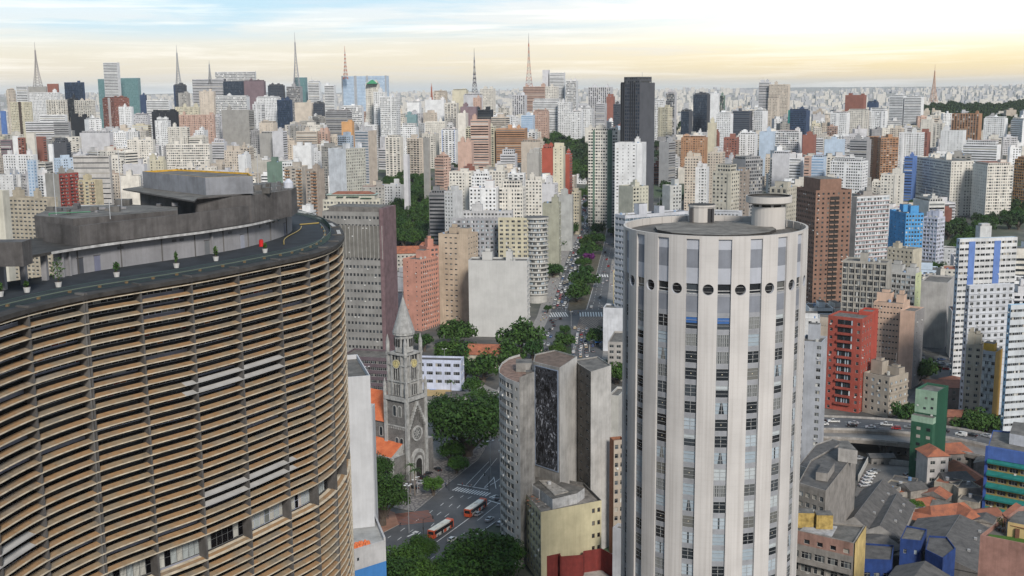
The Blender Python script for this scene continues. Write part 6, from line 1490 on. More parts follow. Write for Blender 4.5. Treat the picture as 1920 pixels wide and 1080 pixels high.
FA,FC,fr_=deckstrip('flyover',[(1440,776),(1548,782),(1600,784),(1690,790),(1790,804),(1880,822),(1960,845)],[(1440,806),(1548,806),(1620,808),(1710,814),(1790,824),(1870,842),(1960,868)],8.,ASPH,label='curved elevated road carrying a line of cars past the red block')
GA_,GC_,fr2=deckstrip('flyover',[(1440,808),(1548,809),(1620,812),(1710,818),(1790,828),(1870,846),(1960,872)],[(1440,820),(1548,822),(1620,826),(1712,835),(1790,847),(1870,864),(1960,892)],6.8,paint((.20,.19,.18),dirt=.3,streak=False),label='lower empty ramp of the elevated road, nearer the sheds')
b=MB()
for i in range(2,len(GC_)-2,5):
    p=(GC_[i]+GA_[i])/2; b=MB(); b.box(p[0]-.8,p[0]+.8,p[1]-.8,p[1]+.8,0,6.4,CONC); b.build('pier',fr2)
for i in range(2,len(FC)-2,5):
    p=(FC[i]+FA[i])/2; b=MB(); b.box(p[0]-.8,p[0]+.8,p[1]-.8,p[1]+.8,0,7.6,CONC); b.build('pier',fr_)
b=MB()
for Q,R2,t in((FA,FC,.34),(FA,FC,.67)):
    for i in range(0,len(Q)-1,1):
        if i%2: continue
        a=Q[i]*(1-t)+R2[i]*t;c=Q[i+1]*(1-t)+R2[i+1]*t; d=(c-a);d/=np.linalg.norm(d);n=np.array([-d[1],d[0]])*.08; b.face([(*(a-n),8.012),(*(a+(c-a)*.5-n),8.012),(*(a+(c-a)*.5+n),8.012),(*(a+n),8.012)],MARK)
b.build('lane_marking',fr_)

bld(AP,'narrow beige block with brown brick stripe between mural block and round tower',1143,1151,1172,826,352,a=74,st='nG',wall=(.27,.12,.07),wallR=(.42,.36,.30),yb=1080,dep=12,zb=0,ph=True,seed=4)
bld(AP,'pale stained block peeping between the mural block and round tower',1141,1160,1176,742,455,a=20,st='nn',wall=(.50,.49,.46),yb=830,dep=14,zb=0,seed=6)
bld('house','low white annex wall at the foot of the narrow beige block',1158,1166,1176,992,325,a=30,st='nn',wall=(.46,.47,.50),yb=1045,dep=6,zb=0,ph=False)
# ------------------------------------------------------------------ skyline and far towers, by eye
CC=dict(w=(.76,.77,.78),c=(.70,.67,.61),b=(.60,.53,.45),g=(.36,.36,.37),d=(.09,.095,.11),k=(.03,.033,.04),t=(.22,.34,.36),n=(.05,.08,.15),r=(.30,.13,.10),s=(.56,.39,.32),o=(.60,.34,.16),l=(.50,.60,.72),p=(.23,.17,.19),y=(.62,.58,.45),v=(.60,.60,.625),e=(.15,.22,.18),R=(.42,.10,.065),G=(.38,.37,.35),B=(.12,.22,.50),T=(.42,.24,.14))
def Dfun(yt):
    P=[(120,2500),(150,2450),(180,2250),(200,2050),(220,1850),(250,1580),(280,1350),(300,1220),(320,1110),(350,980),(380,880)]
    return float(np.interp(yt,[a for a,_ in P],[b for _,b in P]))
FAR='''
0,9,11,208,258,0,20,nn,B|blue banner-like block cut by the left edge of the frame
11,20,29,169,195,0,25,gg,b|pale beige tower at the far left of the skyline
18,58,60,191,258,0,12,gn,y|yellowish cream tower with a dark centre strip
30,50,53,161,192,0,12,rn,w|white stepped office block beside the leftmost mast
53,86,88,162,175,0,12,nn,G|grey plinth building under the leftmost broadcast mast
88,108,110,157,173,0,12,nn,r|rust-red block right of the leftmost broadcast mast
54,108,112,173,228,0,12,gn,w|wide white apartment slab below the rust-red block
86,122,126,187,217,0,18,Bg,c|pale block with balcony recesses under the wide white slab
74,122,126,215,240,1780,10,Rn,w|white horizontally banded low office block
47,102,104,228,265,1700,6,rn,v|grey ribbon-windowed block with a white rooftop billboard
100,128,132,228,268,1690,12,Rn,g|grey banded block beside the billboard block
120,155,158,154,186,0,10,cn,n|dark navy glass tower with pale top grid
126,142,146,184,228,0,10,vn,k|black striped shaft below the navy glass tower
139,170,178,188,218,0,24,Bg,c|cream tower with corner balconies right of the navy tower
132,160,167,219,250,0,14,nn,k|plain black block in the left skyline
158,166,190,224,247,0,40,ng,w|white block with a maroon edge beside the plain black block
183,200,204,148,236,0,12,cn,t|left wing of the teal glass tower pair
222,258,263,146,217,0,14,cn,t|broad teal glass tower right of the white crowned tower
193,219,224,117,240,2400,14,Rn,w|tall white crowned tower rising between two teal glass blocks
192,214,242,184,246,0,34,vg,r|red brick and white tower with stepped balconies
222,246,250,200,244,0,10,gn,w|plain white tower right of the red brick and white one
250,276,281,216,240,0,10,gn,v|lilac-grey apartment block left of centre-left dark mass
262,272,275,178,217,0,10,nn,n|thin navy slab tower beside the teal glass tower
274,316,322,188,217,0,12,Rn,w|white banded block right of the thin navy slab
284,330,335,209,234,0,10,nn,k|low charcoal mass of offices
325,346,350,160,204,0,12,vn,d|dark grey tower carrying a thin mast
334,352,356,174,202,0,12,gn,G|paler grey block overlapping the mast tower
328,372,375,200,218,0,8,gn,y|pale yellow low block under the mast tower
335,400,403,215,250,0,8,gn,s|wide pinkish red brick slab
360,418,424,148,203,0,8,rn,v|wide steel-blue glass office complex
373,400,404,171,217,0,10,sn,b|beige tower in front of the steel-blue complex
403,478,480,134,150,2480,4,vn,w|white rooftop crown with dark vertical slots
418,456,458,152,190,2440,8,cn,d|dark glass block under the slotted white crown
457,494,498,152,190,0,8,nn,p|plum-coloured slab right of the slotted crown
404,462,468,181,208,0,8,vn,w|bright white castellated building crown
415,466,476,206,282,0,20,nR,G|grey unfinished tower with brick top floors
473,490,496,195,250,0,20,gR,w|slender white tower right of the unfinished grey tower
480,520,527,183,235,0,16,gG,w|white tower with stepped roof at centre-left
486,512,520,230,262,0,14,sn,b|pinkish beige block with few windows
502,531,534,160,189,0,8,vn,d|dark tower with vertical ribs
519,544,548,187,236,0,8,cn,n|deep blue-green glass block left of the tallest left mast
537,562,567,162,202,0,10,vn,g|grey ribbed block left of the tallest left mast
552,572,576,145,188,0,10,cn,t|pale glass building under the two-legged mast
552,584,588,192,232,0,12,nn,b|blank pale beige slab right of the deep blue-green block
577,598,602,154,194,0,14,rn,w|white tower with angled top floors
587,606,609,194,224,0,6,vn,d|dark ribbed low office tower
608,626,630,160,214,0,12,rn,w|slim white banded tower left of the big blue office
640,724,729,142,205,0,5,Gn,l|very broad blue glass office with pale frame
640,678,682,200,225,2060,5,vn,w|white colonnaded podium before the broad blue office
610,650,660,209,240,0,20,Rr,g|grey slab with dark banded windows below the broad blue office
685,708,712,157,230,1900,12,gn,c|cream stepped tower with a green pyramid cap
700,722,726,172,240,1860,12,gn,w|white middle step of the cream stepped tower
712,742,750,181,262,1820,14,Gg,w|white right step of the cream stepped tower
763,786,790,192,216,0,8,nn,w|plain white cube among low roofs
751,780,783,215,243,0,8,nn,t|pale turquoise block with a gable
797,832,836,187,216,0,10,nn,w|white block with a single dark glass panel
813,836,839,172,188,0,8,Gn,b|beige block with four big dark windows
833,856,860,193,228,0,8,Bn,c|cream tower with central balconies right of centre-left
848,874,878,169,192,0,8,nn,y|yellowish stepped office block on the ridge
869,900,905,178,205,0,8,nn,v|pale blue-grey blank block near the dark mast
887,900,903,183,206,2100,8,sn,s|peach block beside the dark banded mast
900,924,929,166,205,0,8,gn,c|cream tower with a ziggurat-like top
880,920,925,206,232,0,8,rn,k|black banded office block in the middle distance
863,892,895,200,232,1950,8,nn,p|dark slender twin block behind the black banded one
797,834,838,228,256,0,8,gn,c|long cream block with even windows
827,854,859,244,300,0,12,Bn,w|bright white tower with blue-edged strips
858,873,878,212,282,0,10,nn,c|tall blank cream slab near the middle
858,884,888,266,302,1400,12,nn,s|salmon slab below the blank cream one
873,926,932,240,325,0,12,bn,y|cream framed tower with black glazed bays
882,916,920,224,262,1500,8,rn,s|salmon capped block behind the black-bayed tower
930,984,989,241,312,0,8,Rn,T|dark brown and tan banded tower
938,966,970,289,320,0,8,Rn,v|small steel-grey banded office by the tan banded tower
722,750,756,257,328,0,14,Bn,c|cream tower with a blue glazed top floor
756,764,768,290,320,1180,12,nn,v|thin grey slab between two cream towers
763,786,796,259,345,0,24,bg,b|slim grey-beige tower with paired balcony stacks
793,803,806,258,340,1250,30,nn,G|grey blind flank tower in the park gap
720,758,763,220,246,0,10,gn,c|broad cream block below the stepped tower
751,780,785,238,262,0,8,gn,w|white block with a small red corner
640,660,664,228,260,1640,8,nn,o|orange-painted block with cream trim
597,615,619,246,276,0,8,Bn,s|small peach block with stacked balconies
555,594,597,246,275,0,8,Rn,b|beige block with dark ribbon floors
549,583,588,273,310,0,12,nn,w|blank white block left of the tall white slab
486,526,532,250,306,0,14,ng,G|grey-green blank slab with white balconied edge
510,530,538,246,306,1560,20,nR,v|pale grey twin slab with serrated white flank
500,540,549,304,340,0,12,nn,e|moss-green blank gable block
529,560,566,304,345,1120,16,Gg,w|small white block behind the twin beige towers
815,832,845,296,352,0,34,Rg,s|green and salmon striped round-cornered tower
842,884,890,322,352,0,10,gn,c|cream cluster with rooftop sheds
884,918,922,330,362,0,10,Gn,w|white block with dark windows near the avenue
912,946,952,320,356,0,14,gG,c|cream stepped block with small terraces
880,930,936,352,395,900,10,gn,w|low white block just behind the corner building
936,980,986,352,398,905,12,Gg,c|low cream block just behind the corner building
985,1016,1022,338,382,0,14,gn,c|narrow pale block with a yellowish top
1016,1040,1046,345,378,950,12,nV,v|white tower with dark vertical slot above the olive wall
960,984,988,178,217,0,6,Vn,v|pale silver block with wide vertical slots
981,1022,1027,162,217,0,8,Rn,s|unfinished pinkish building under the tallest mast
1017,1028,1031,131,185,0,10,nn,v|pale shaft of the white banded office tower
1030,1058,1060,136,190,0,8,Rn,w|white and blue banded office tower on the ridge
1061,1080,1084,151,196,0,12,vn,w|white tower with rounded dark glass corners
1022,1044,1048,162,190,2200,8,gn,c|cream block right of the unfinished pinkish one
999,1046,1050,190,214,0,8,Rn,w|low white complex with dark bands
1000,1026,1030,209,253,0,10,gn,s|pale pink block with a castellated top
977,999,1003,216,240,0,8,rn,l|low block with blue glazed floors
1046,1070,1074,192,244,0,12,gg,w|first of the white towers above the park
1070,1090,1094,210,242,0,12,gn,w|narrow white tower above the park trees
1083,1109,1113,204,245,0,14,gg,w|rightmost white tower above the park trees
1103,1145,1149,163,220,0,10,Vn,v|tall pale tower with black vertical strips and cornice
1117,1134,1138,194,242,0,10,Rn,v|grey white banded tower left of the monolith
1137,1150,1153,181,233,0,10,nn,r|rust brick block left of the dark monolith
1150,1162,1166,195,242,0,10,vn,d|blue-black glazed block tucked behind the monolith
1164,1200,1228,155,352,1080,42,vn,d|huge dark concrete monolith with vertical grooves
1103,1158,1164,245,346,1130,8,Gn,c|cream and green slab with horizontal window bands
1153,1204,1212,268,352,1010,8,sn,w|bright white slab with a column of tiny windows
1016,1036,1040,278,336,0,10,nn,R|left scarlet panel block by the park
1037,1056,1060,276,334,1190,8,sn,y|cream spine between the scarlet panels
1057,1068,1073,289,336,0,14,nG,R|right scarlet panel block by the park
977,1012,1021,266,330,0,24,ng,b|tan blind-walled block left of the scarlet panels
988,1010,1015,287,328,1200,12,nn,G|stained concrete gable block left of the scarlet panels
1228,1252,1261,201,262,0,24,gg,y|peach-yellow twin tower right of the monolith
1228,1244,1248,190,215,2050,10,gn,w|small white block with a green roof edge
1249,1265,1269,174,196,0,10,cn,v|blue-grey tower on the right horizon
1277,1292,1299,208,258,0,30,cn,d|dark glass and white edged slim tower
1300,1326,1332,177,254,0,14,cn,d|tall dark mirrored tower right of the monolith
1332,1346,1349,175,225,2200,10,nn,w|white shaft joined to the dark mirrored tower
1350,1357,1360,179,211,2260,10,cn,e|green-black glass slab right of the white shaft
1343,1370,1375,213,284,0,14,gn,w|white tower with small square windows
1327,1340,1344,230,278,1560,8,nn,y|plain olive-cream slab tower
1277,1322,1327,258,320,0,8,gn,T|ornate brown building with classical cornice
1284,1310,1316,295,335,0,12,gn,b|beige pavilion-topped block before the ornate brown building
1374,1406,1411,208,248,0,10,rn,d|charcoal block with a domed roof behind it
1413,1430,1440,208,252,0,24,gn,w|white tower with a black flank
1357,1382,1386,258,302,0,12,gn,r|small brick-red gridded block
1384,1416,1421,252,302,0,12,gn,w|white block with scattered windows below the charcoal one
1236,1254,1267,266,343,0,36,nR,g|steel-grey tower with ladder-like balconies
1327,1352,1360,286,325,0,20,gG,b|stone-coloured block with a yellow panel
1304,1326,1330,314,350,0,10,gn,w|small cream cube block with even square windows
1374,1398,1430,299,372,1100,30,nv,g|grey concrete office with a black glass flank
1440,1458,1462,184,210,0,10,gn,b|beige tower base by the twin tall towers
1423,1443,1446,154,200,0,10,rn,v|tall slim grey tower on the right skyline
1442,1478,1482,158,225,0,8,gn,b|tall beige slab tower on the right skyline
1478,1512,1519,207,265,0,14,vn,n|teal-striped black glass tower
1505,1526,1531,253,288,0,12,nn,r|dark rust-red block with stepped roof
1452,1498,1504,248,284,0,10,pn,w|white grid-fronted block left of the rust-red one
1424,1450,1455,247,286,1600,10,nn,l|low block showing a sky-blue flank
1448,1480,1486,288,345,0,10,nn,v|lilac grey blank gable block
1480,1502,1508,296,350,0,12,Rn,w|white block with dark continuous balconies
1508,1518,1522,294,350,1230,10,Rn,s|narrow white block with orange trim
1520,1545,1550,295,335,0,10,Rn,l|blue railed balcony block
1585,1620,1625,178,208,2350,8,nn,r|large red-brown ziggurat building on the right
1626,1644,1648,192,206,0,8,nn,n|flat navy glass box by the red-brown ziggurat
1668,1694,1699,180,212,0,10,Rn,w|white tower with black horizontal bands
1696,1728,1733,182,210,0,10,Rn,w|second white tower with black horizontal bands
1590,1628,1632,207,245,0,10,gn,c|pale crowded block under the red-brown ziggurat
1630,1660,1665,208,246,0,10,gn,w|plain white mid-rise in the right cluster
1557,1588,1594,212,246,0,10,gn,w|white mid-rise left in the right cluster
1624,1652,1685,258,345,0,30,gb,T|tan tower with orange brick crown and white balconies
1686,1728,1734,249,300,0,14,gG,w|big white twin-cored block right of the tan tower
1727,1748,1752,224,272,0,10,sn,c|tall cream slab with tiny windows
1750,1768,1772,230,268,0,10,Bn,c|cream balconied block beside the tall cream slab
1785,1836,1842,213,256,0,8,Vn,T|brown and grey ribbed block with brick edge
1764,1806,1812,245,292,0,10,sn,w|pale lilac-white block with black roof terrace
1806,1870,1877,272,308,0,8,Rn,w|white block with a bright blue roof band
1845,1884,1890,222,262,0,10,gn,w|white block with a light blue lower storey
1896,1918,1960,226,280,0,10,Rn,w|pale green banded tower at the right edge
1718,1784,1826,302,384,0,26,Gg,c|long cream residential slab with shaded flank
1824,1852,1900,310,384,0,34,sG,c|beige blank-ended slab with balconied flank
1903,1940,1960,300,385,0,10,pn,o|orange gridded block at the right edge of the frame
1652,1690,1696,327,372,0,14,gn,c|octagonal-looking cream block with brown balconies
1696,1712,1720,294,356,0,20,Rn,B|blue and white banded slim block
1557,1618,1628,303,350,0,16,Gg,w|cream block with black square windows behind the brown tower
1535,1570,1576,335,372,950,12,nn,c|pale yellow blank party wall right behind the brown tower
1594,1626,1634,262,305,0,14,rn,g|grey office with glazed front left of the tan tower
1546,1580,1585,262,298,0,12,nn,l|soft blue and white blank block
5,62,70,290,332,0,14,gn,w|white honeycomb-windowed block at the left edge
50,62,68,300,345,1110,16,gg,l|pale grey-green flank tower beside the honeycomb block
67,80,86,256,310,0,30,nR,r|brick-red tower with white balconies at the left
33,45,48,258,300,0,12,Bn,r|narrow brick block with cream balconies
49,64,67,250,288,1500,10,nn,c|pale cream shaft between two brick-red towers
0,20,23,262,300,0,10,rn,p|dark plum office block at the left edge
23,34,37,255,285,0,10,nn,w|thin white slab beside the dark plum office
98,124,132,267,302,0,12,nR,d|charcoal tower with pale flanking fins
90,98,100,270,300,1380,10,nn,w|white fin slab left of the charcoal tower
134,148,152,256,292,0,12,Bn,c|cream balcony block left of the big blank grey box
149,205,212,249,288,0,10,nn,v|big blank light grey box building
212,236,240,248,275,0,8,gn,w|white hotel-like block with rooftop drum
238,286,291,262,290,1500,8,gn,c|low cream terrace of houses with blue tarpaulin roof
204,226,232,295,330,0,14,gB,c|yellowish block with dark square windows
230,270,276,308,330,0,10,nn,v|low grey shed-like block
268,276,280,298,330,1200,10,gn,c|slim cream stair tower in the left cluster
276,306,312,300,330,0,10,gn,y|yellow gabled block with cream wing
311,392,397,270,318,0,6,Gn,c|very wide cream block with regular balconies
290,314,320,226,276,0,14,gg,w|white tower with small windows left of the cream stepped one
314,350,355,238,280,0,14,gB,c|cream tower with a stepped rounded top
397,420,426,266,312,0,12,Rn,v|grey-blue banded block beside the very wide cream block
420,452,458,282,325,0,12,gn,b|beige block with stepped roofs
446,462,470,290,330,0,16,nn,w|plain white end block left of the flagpoles
'''
LAND=[]; nb_=0
def stripes(B,fr_,col):
    m_=paint(col,dirt=.25); b=MB(B['fr'])
    for u,w in fr_: b.box(B['wL']*(1-u-w),B['wL']*(1-u),-.35,-.06,B['zb'],B['zt']+.6,m_)
    k=len(B['mb'].v); mb=B['mb']; mb.v+=b.v; mp=[mb.mid(x) for x in b.mats]; mb.f+=[tuple(i+k for i in f) for f in b.f]; mb.mi+=[mp[i] for i in b.mi]
SYN={}
for ln in FAR.strip().split('\n'):
    d,lab=ln.split('|'); q=d.split(','); xL,xc,xR,yt,yb,D=[float(v) for v in q[:6]]; a=float(q[6]); st=q[7]; co=CC[q[8]]
    if D==0: D=Dfun(yt)
    gl={'n':'navy','d':'navy','k':'dark','t':'teal','l':'sky'}.get(q[8],'mix')
    if st[0]=='c': co=tuple(min(1,c*1.0) for c in co)
    ov=None
    if 'c' in st: ov=None
    nm='office_tower' if st[0] in 'cvVrR' and yt<260 else 'apartment_tower' if yb-yt>45 else AP
    rnd=random.Random(int(xL*3+yt)); MU=rnd.uniform(.9,1.06); co=tuple(c*MU for c in co)
    SP={'cream and green slab with horizontal window bands':([(.16,.07),(.66,.16)],(.14,.22,.17)),'yellowish cream tower with a dark centre strip':([(.4,.12)],(.08,.06,.05)),'dark grey tower carrying a thin mast':([(.0,.14)],(.04,.07,.14)),'red brick and white tower with stepped balconies':([(.45,.2)],(.6,.6,.6)),'huge dark concrete monolith with vertical grooves':([(.02,.2),(.5,.03),(.62,.03),(.72,.03)],(.025,.027,.032)),'very broad blue glass office with pale frame':([(.0,.03),(.28,.06),(.55,.05),(.97,.03)],(.40,.42,.45)),'teal-striped black glass tower':([(.0,.1)],(.03,.28,.25)),'bright white tower with blue-edged strips':([(.05,.05),(.9,.05)],(.3,.38,.6)),'tan tower with orange brick crown and white balconies':([(.0,.16),(.55,.25)],(.40,.19,.10)),'concrete':0}.get(lab)
    B=bld(nm,lab,xL,xc,xR,yt,D,a=a,st=st,wall=co,yb=yb,hi=False,glass=gl,roof=rnd.choice(['slab','slab','fibre','white','tiledark']),dep=rnd.uniform(14,24),seed=int(xL+yt),ph=yt>150,dirt=.22,finish=False)
    if SP: stripes(B,*SP)
    finish_bld(B,False,nm,lab,'building')
    LAND.append(((xL+xR)/2,yt,D,lab)); nb_+=1
# rooftop billboard without writing that can be read, green pyramid cap
def cap(px,py,D,w,h,col,label):
    c=atY(px,py,D); b=MB(((c[0],c[1],0),(1,0),(0,1))); b.cyl((0,7),w,c[2],c[2]+h,plain(col),4,r2=.1,a0=.785); tag(b.build('pyramid_cap',off=(c[0],c[1],c[2])),label,'roof')
# broadcast masts
def mastt(px,yt,yb,D,w,label,bands=None,solid=False):
    c=atY(px,yb,D); zt=atY(px,yt,D)[2]; z0=c[2]-6; h=zt-z0; b=MB(((c[0],c[1]+8,0),(1,0),(0,1)))
    cols=bands or [(.35,.34,.34)]; M_=[plain(k,.6) for k in cols]; n=14; prev=None
    for i in range(n):
        f0,f1=i/n,(i+1)/n; prof=lambda f:w*(1-f)**1.7*.55+.7
        r0,r1=prof(f0),prof(f1); za,zb=z0+h*.82*f0,z0+h*.82*f1; m_=M_[i%len(M_)]
        P0=[(-r0,-r0,za),(r0,-r0,za),(r0,r0,za),(-r0,r0,za)];P1=[(-r1,-r1,zb),(r1,-r1,zb),(r1,r1,zb),(-r1,r1,zb)]; t=.62 if not solid else .8
        for k in range(4):
            b.tube(P0[k],P1[k],t,m_,4); b.tube(P0[k],P1[(k+1)%4],t*.55,m_,3); b.tube(P1[k],P1[(k+1)%4],t*.6,m_,3)
    b.tube((0,0,z0+h*.80),(0,0,zt),.7,M_[0],5,r2=.25)
    if solid:
        for f in(.30,.38,.46): b.cyl((0,0),w*.28,z0+h*f,z0+h*(f+.03),M_[0],8)
    tag(b.build('broadcast_mast',off=(c[0],c[1]+8,z0)),label,'mast')
OR_=(.42,.12,.06);WH_=(.55,.53,.52);GR_=(.33,.34,.36)
mastt(68,78,160,2440,13,'leftmost broadcast mast with pale lattice',[(.34,.31,.31)]); mastt(333,84,160,2430,9,'thin pale mast on the dark grey tower',[GR_]); mastt(392,113,150,2450,5,'short mast above the steel-blue office complex',[GR_])
mastt(555,60,160,2420,11,'tall two-legged mast left of the broad blue office',[(.30,.30,.33)]); mastt(647,86,143,2450,7,'mast rising from the broad blue glass office',[OR_,WH_]); mastt(890,90,178,2420,11,'dark banded mast in the middle of the skyline',[(.10,.10,.12),(.35,.35,.37)],True)
mastt(992,62,164,2400,13,'tallest broadcast mast, on the unfinished pinkish building',[(.24,.22,.24),OR_]); mastt(809,156,186,2300,3,'little red lattice mast right of the cream ziggurat',[OR_]); mastt(1752,120,188,3000,14,'lone orange mast on the right horizon',[(.50,.28,.18)])
cap(697,157,1895,13,7,(.05,.25,.12),'green pyramid cap on the cream stepped tower')
# ------------------------------------------------------------------ trees
def crownmesh(name,seed,n,col,R,Hc,flat,leaf,blobs):
    """crown of radius R, height Hc, its underside at z=0: leaf clumps on many overlapping lobes; gaps between lobes"""
    rn=random.Random(seed); b=MB(); lm=leafm(col)
    Bs=[]
    for i in range(blobs):
        a=rn.uniform(0,6.283); q=R*math.sqrt(rn.random())*.78; zz=Hc*(.22+.55*(1-(q/R)**2)*rn.uniform(.3,1.2)); Bs.append((q*math.cos(a),q*math.sin(a),zz,R*rn.uniform(.26,.42)))
    for i in range(n):
        x,y,z,r=Bs[i%blobs]; u=rn.uniform(-.75,1); a=rn.uniform(0,6.283); s=math.sqrt(1-u*u); rr=r*rn.uniform(.72,1.05)
        p=Vector((x+rr*s*math.cos(a),y+rr*s*math.sin(a),z+rr*u*flat)); nn=Vector((s*math.cos(a)*.7+rn.gauss(0,.45),s*math.sin(a)*.7+rn.gauss(0,.45),u+.35+rn.gauss(0,.4))).normalized()
        e=nn.orthogonal().normalized(); f=nn.cross(e); t=leaf*rn.uniform(.6,1.4); w=rn.uniform(0,6.28); e2_=e*math.cos(w)+f*math.sin(w); f2=nn.cross(e2_)
        b.face([p-e2_*t,p+f2*t*.55-e2_*t*.2,p+e2_*t,p-f2*t*.55+e2_*t*.1],lm)
    return b.mesh(name),Bs
def trunkmesh(Bs,h,R,seed):
    rn=random.Random(seed); b=MB(); m_=plain((.09,.07,.055),.9,name='bark'); fork=h*.62; r=max(.12,R*.055)
    b.tube((0,0,-.5),(R*.03,0,fork),r*1.3,m_,7,r2=r)
    for (x,y,z,q) in Bs[:9]:
        k=(x*.45,y*.45,fork+(z+h-fork)*.5); b.tube((R*.03,0,fork-.2),k,r*.6,m_,5,r2=r*.35); b.tube(k,(x,y,z+h),r*.35,m_,4,r2=.03)
    return b.mesh('trunk')
PR={}
def proto(kind):
    if kind in PR: return PR[kind]
    spec={'near':(9500,(.034,.080,.013),.95,.8,.040,40),'near2':(9000,(.024,.058,.012),1.15,.85,.042,40),'bright':(3200,(.055,.12,.02),.9,.8,.055,18),
          'mid':(2000,(.028,.066,.015),1.05,.85,.080,18),'mid2':(2000,(.038,.080,.016),.95,.85,.080,16),'far':(520,(.028,.052,.020),1.0,.9,.15,9),'purple':(900,(.10,.02,.13),.8,.8,.09,10)}[kind]
    me,Bs=crownmesh('crown',sum(map(ord,kind)),spec[0],spec[1],1.0,spec[2],spec[3],spec[4],spec[5])
    tr=trunkmesh(Bs,.6,.7,5); PR[kind]=(me,tr); return PR[kind]
TN={}
def tree(x,y,R,h,kind,label,group,z=None,name='tree'):
    """R crown radius, h height of the crown's underside"""
    me,tr=proto(kind); z=T(x,y) if z is None else z; r=root(name,(x,y,z)); tag(r,label,'tree',group); a=random.uniform(0,6.28)
    o=child('crown',me,r,(x,y,z+h),a,(R,R,R*(1.2 if kind in('mid','mid2','far','purple') else 1.05))); t=child('trunk',tr,r,(x,y,z),a,(R,R,max(.3,h)/.6)); return r
def treepx(px,py,R,h,kind,label,group=None,up=None):
    """px,py = centre of the crown in the photograph"""
    R*=1.12; h*=.7; zc=h+R*.45; p=onT(px,py,zc); return tree(p[0],p[1],R,h,kind,label,group)
random.seed(21)
treepx(875,800,15.5,7,'near2','huge spreading dark tree beside the church front'); treepx(832,775,9,6,'near2','dark tree crowding the clock tower from behind'); treepx(925,770,9,6,'near2','right lobe tree of the dark canopy by the avenue'); treepx(845,845,5.5,3,'near','small tree under the big canopy near the kerb')
treepx(812,908,4.6,3.2,'bright','small bright green street tree by the parked dark car'); treepx(856,868,4.8,3,'bright','bright green street tree with flat layered crown above the zebra')
treepx(716,930,9,9,'near2','tall dark tree filling the gap left of the church steps'); treepx(705,880,6,9,'near2','dark tree beside the white windowless slab')
treepx(898,1052,12,6,'near','broad tree crown at the bottom beside the mural block'); treepx(946,1030,6,5,'near','tree crown tucked under the mural block balconies'); treepx(860,1075,9,4,'near','lower left lobe tree of the broad bottom crown'); treepx(783,1027,5.6,4.5,'near','umbrella-shaped tree reaching over the avenue near the first bus'); treepx(752,1064,8.5,5,'near','dense tree at the bottom left of the avenue'); treepx(790,1085,9,4,'near','tree at the very bottom edge between two broad crowns'); treepx(735,1095,9,4,'near2','dark tree at the foot of the blue-based wing')
G='trees around the villa and playground'
for x,y,R,k,l in((858,625,11,'mid','wide flat-crowned tree below the beige slab'),(848,660,9,'mid2','dark tree between the two orange roofs'),(880,665,9,'mid','dark tree hiding the front of the old villa'),(905,690,9,'mid2','tree before the old villa gate'),(870,690,7,'mid','dark bush-like tree beside the playground'),(795,640,6,'mid','tree in the yard behind the clock tower'),(978,632,13,'mid','large dark tree at the corner of the avenue and blank wall'),(950,665,10,'mid2','tree left of the large dark corner tree'),(925,668,8,'mid','tree right of the old villa'),(1000,655,7,'mid','small tree at the left kerb of the queueing cars'),(886,722,5,'mid2','small tree by the low white park-edge house'),(900,742,5,'mid','small tree by the silver car at the side street')): treepx(x,y,R,4,k,l,G)
G='trees along the avenue median'
for x,y,R,k,l in((1083,550,9.5,'mid','median tree nearest the big zebra crossing'),(1095,524,11,'mid','broad second tree of the median'),(1093,492,6,'mid2','small bushy median tree left of the bare strip'),(1108,465,9,'mid','median tree above the purple blossom'),(1100,452,7,'mid2','left lobe tree above the purple blossom'),(1120,430,9,'mid','median tree below the upper zebra'),(1128,398,10,'mid','tree right on the upper zebra crossing'),(1125,388,9,'mid2','second tree behind the upper zebra'),(1112,372,9,'mid','tree where the avenue bends'),(1098,362,9,'mid2','tree left of the bend of the avenue'),(1084,536,6,'mid2','low tree left of the broad median tree'),(1100,508,6.5,'mid','median tree right behind the broad one'),(1097,474,7,'mid','median tree left behind the purple blossom'),(1116,448,8,'mid2','tall median tree halfway up the avenue'),(1113,415,7,'mid','median tree in front of the upper zebra'),(1106,384,8,'mid2','median tree left of the upper bend'),(1060,618,3.8,'mid','upper shrub-like tree of the lower median'),(1058,640,6.5,'mid','round tree on the lower median'),(1045,655,4.5,'mid2','low bushy tree at the lower end of the median')): treepx(x,y,R*.98,2,k,l,G)
treepx(1105,482,6.5,2,'purple','purple blossoming tree on the avenue median',None)
G='street trees beside the avenue'
for x,y,R,k,l in((1038,507,7.5,'mid','rounded tree left of the avenue below the olive wall'),(1120,630,6.5,'mid2','bright tree right of the queueing cars'),(1072,430,8,'mid','tree below the cream street-corner block'),(1077,412,8,'mid2','tree behind that, below the cream corner block'),(1152,434,6,'mid','small tree at the right kerb of the upper carriageway'),(1148,690,6,'mid','tree behind the right slab of the mural block'),(1156,700,7,'mid2','tree touching the round tower at mid height'),(1058,455,8,'mid','dark tree at the left kerb below the pale grey wall'),(1027,578,3,'mid','tiny tree on the left pavement by the corner building')): treepx(x,y,R,3,k,l,G)
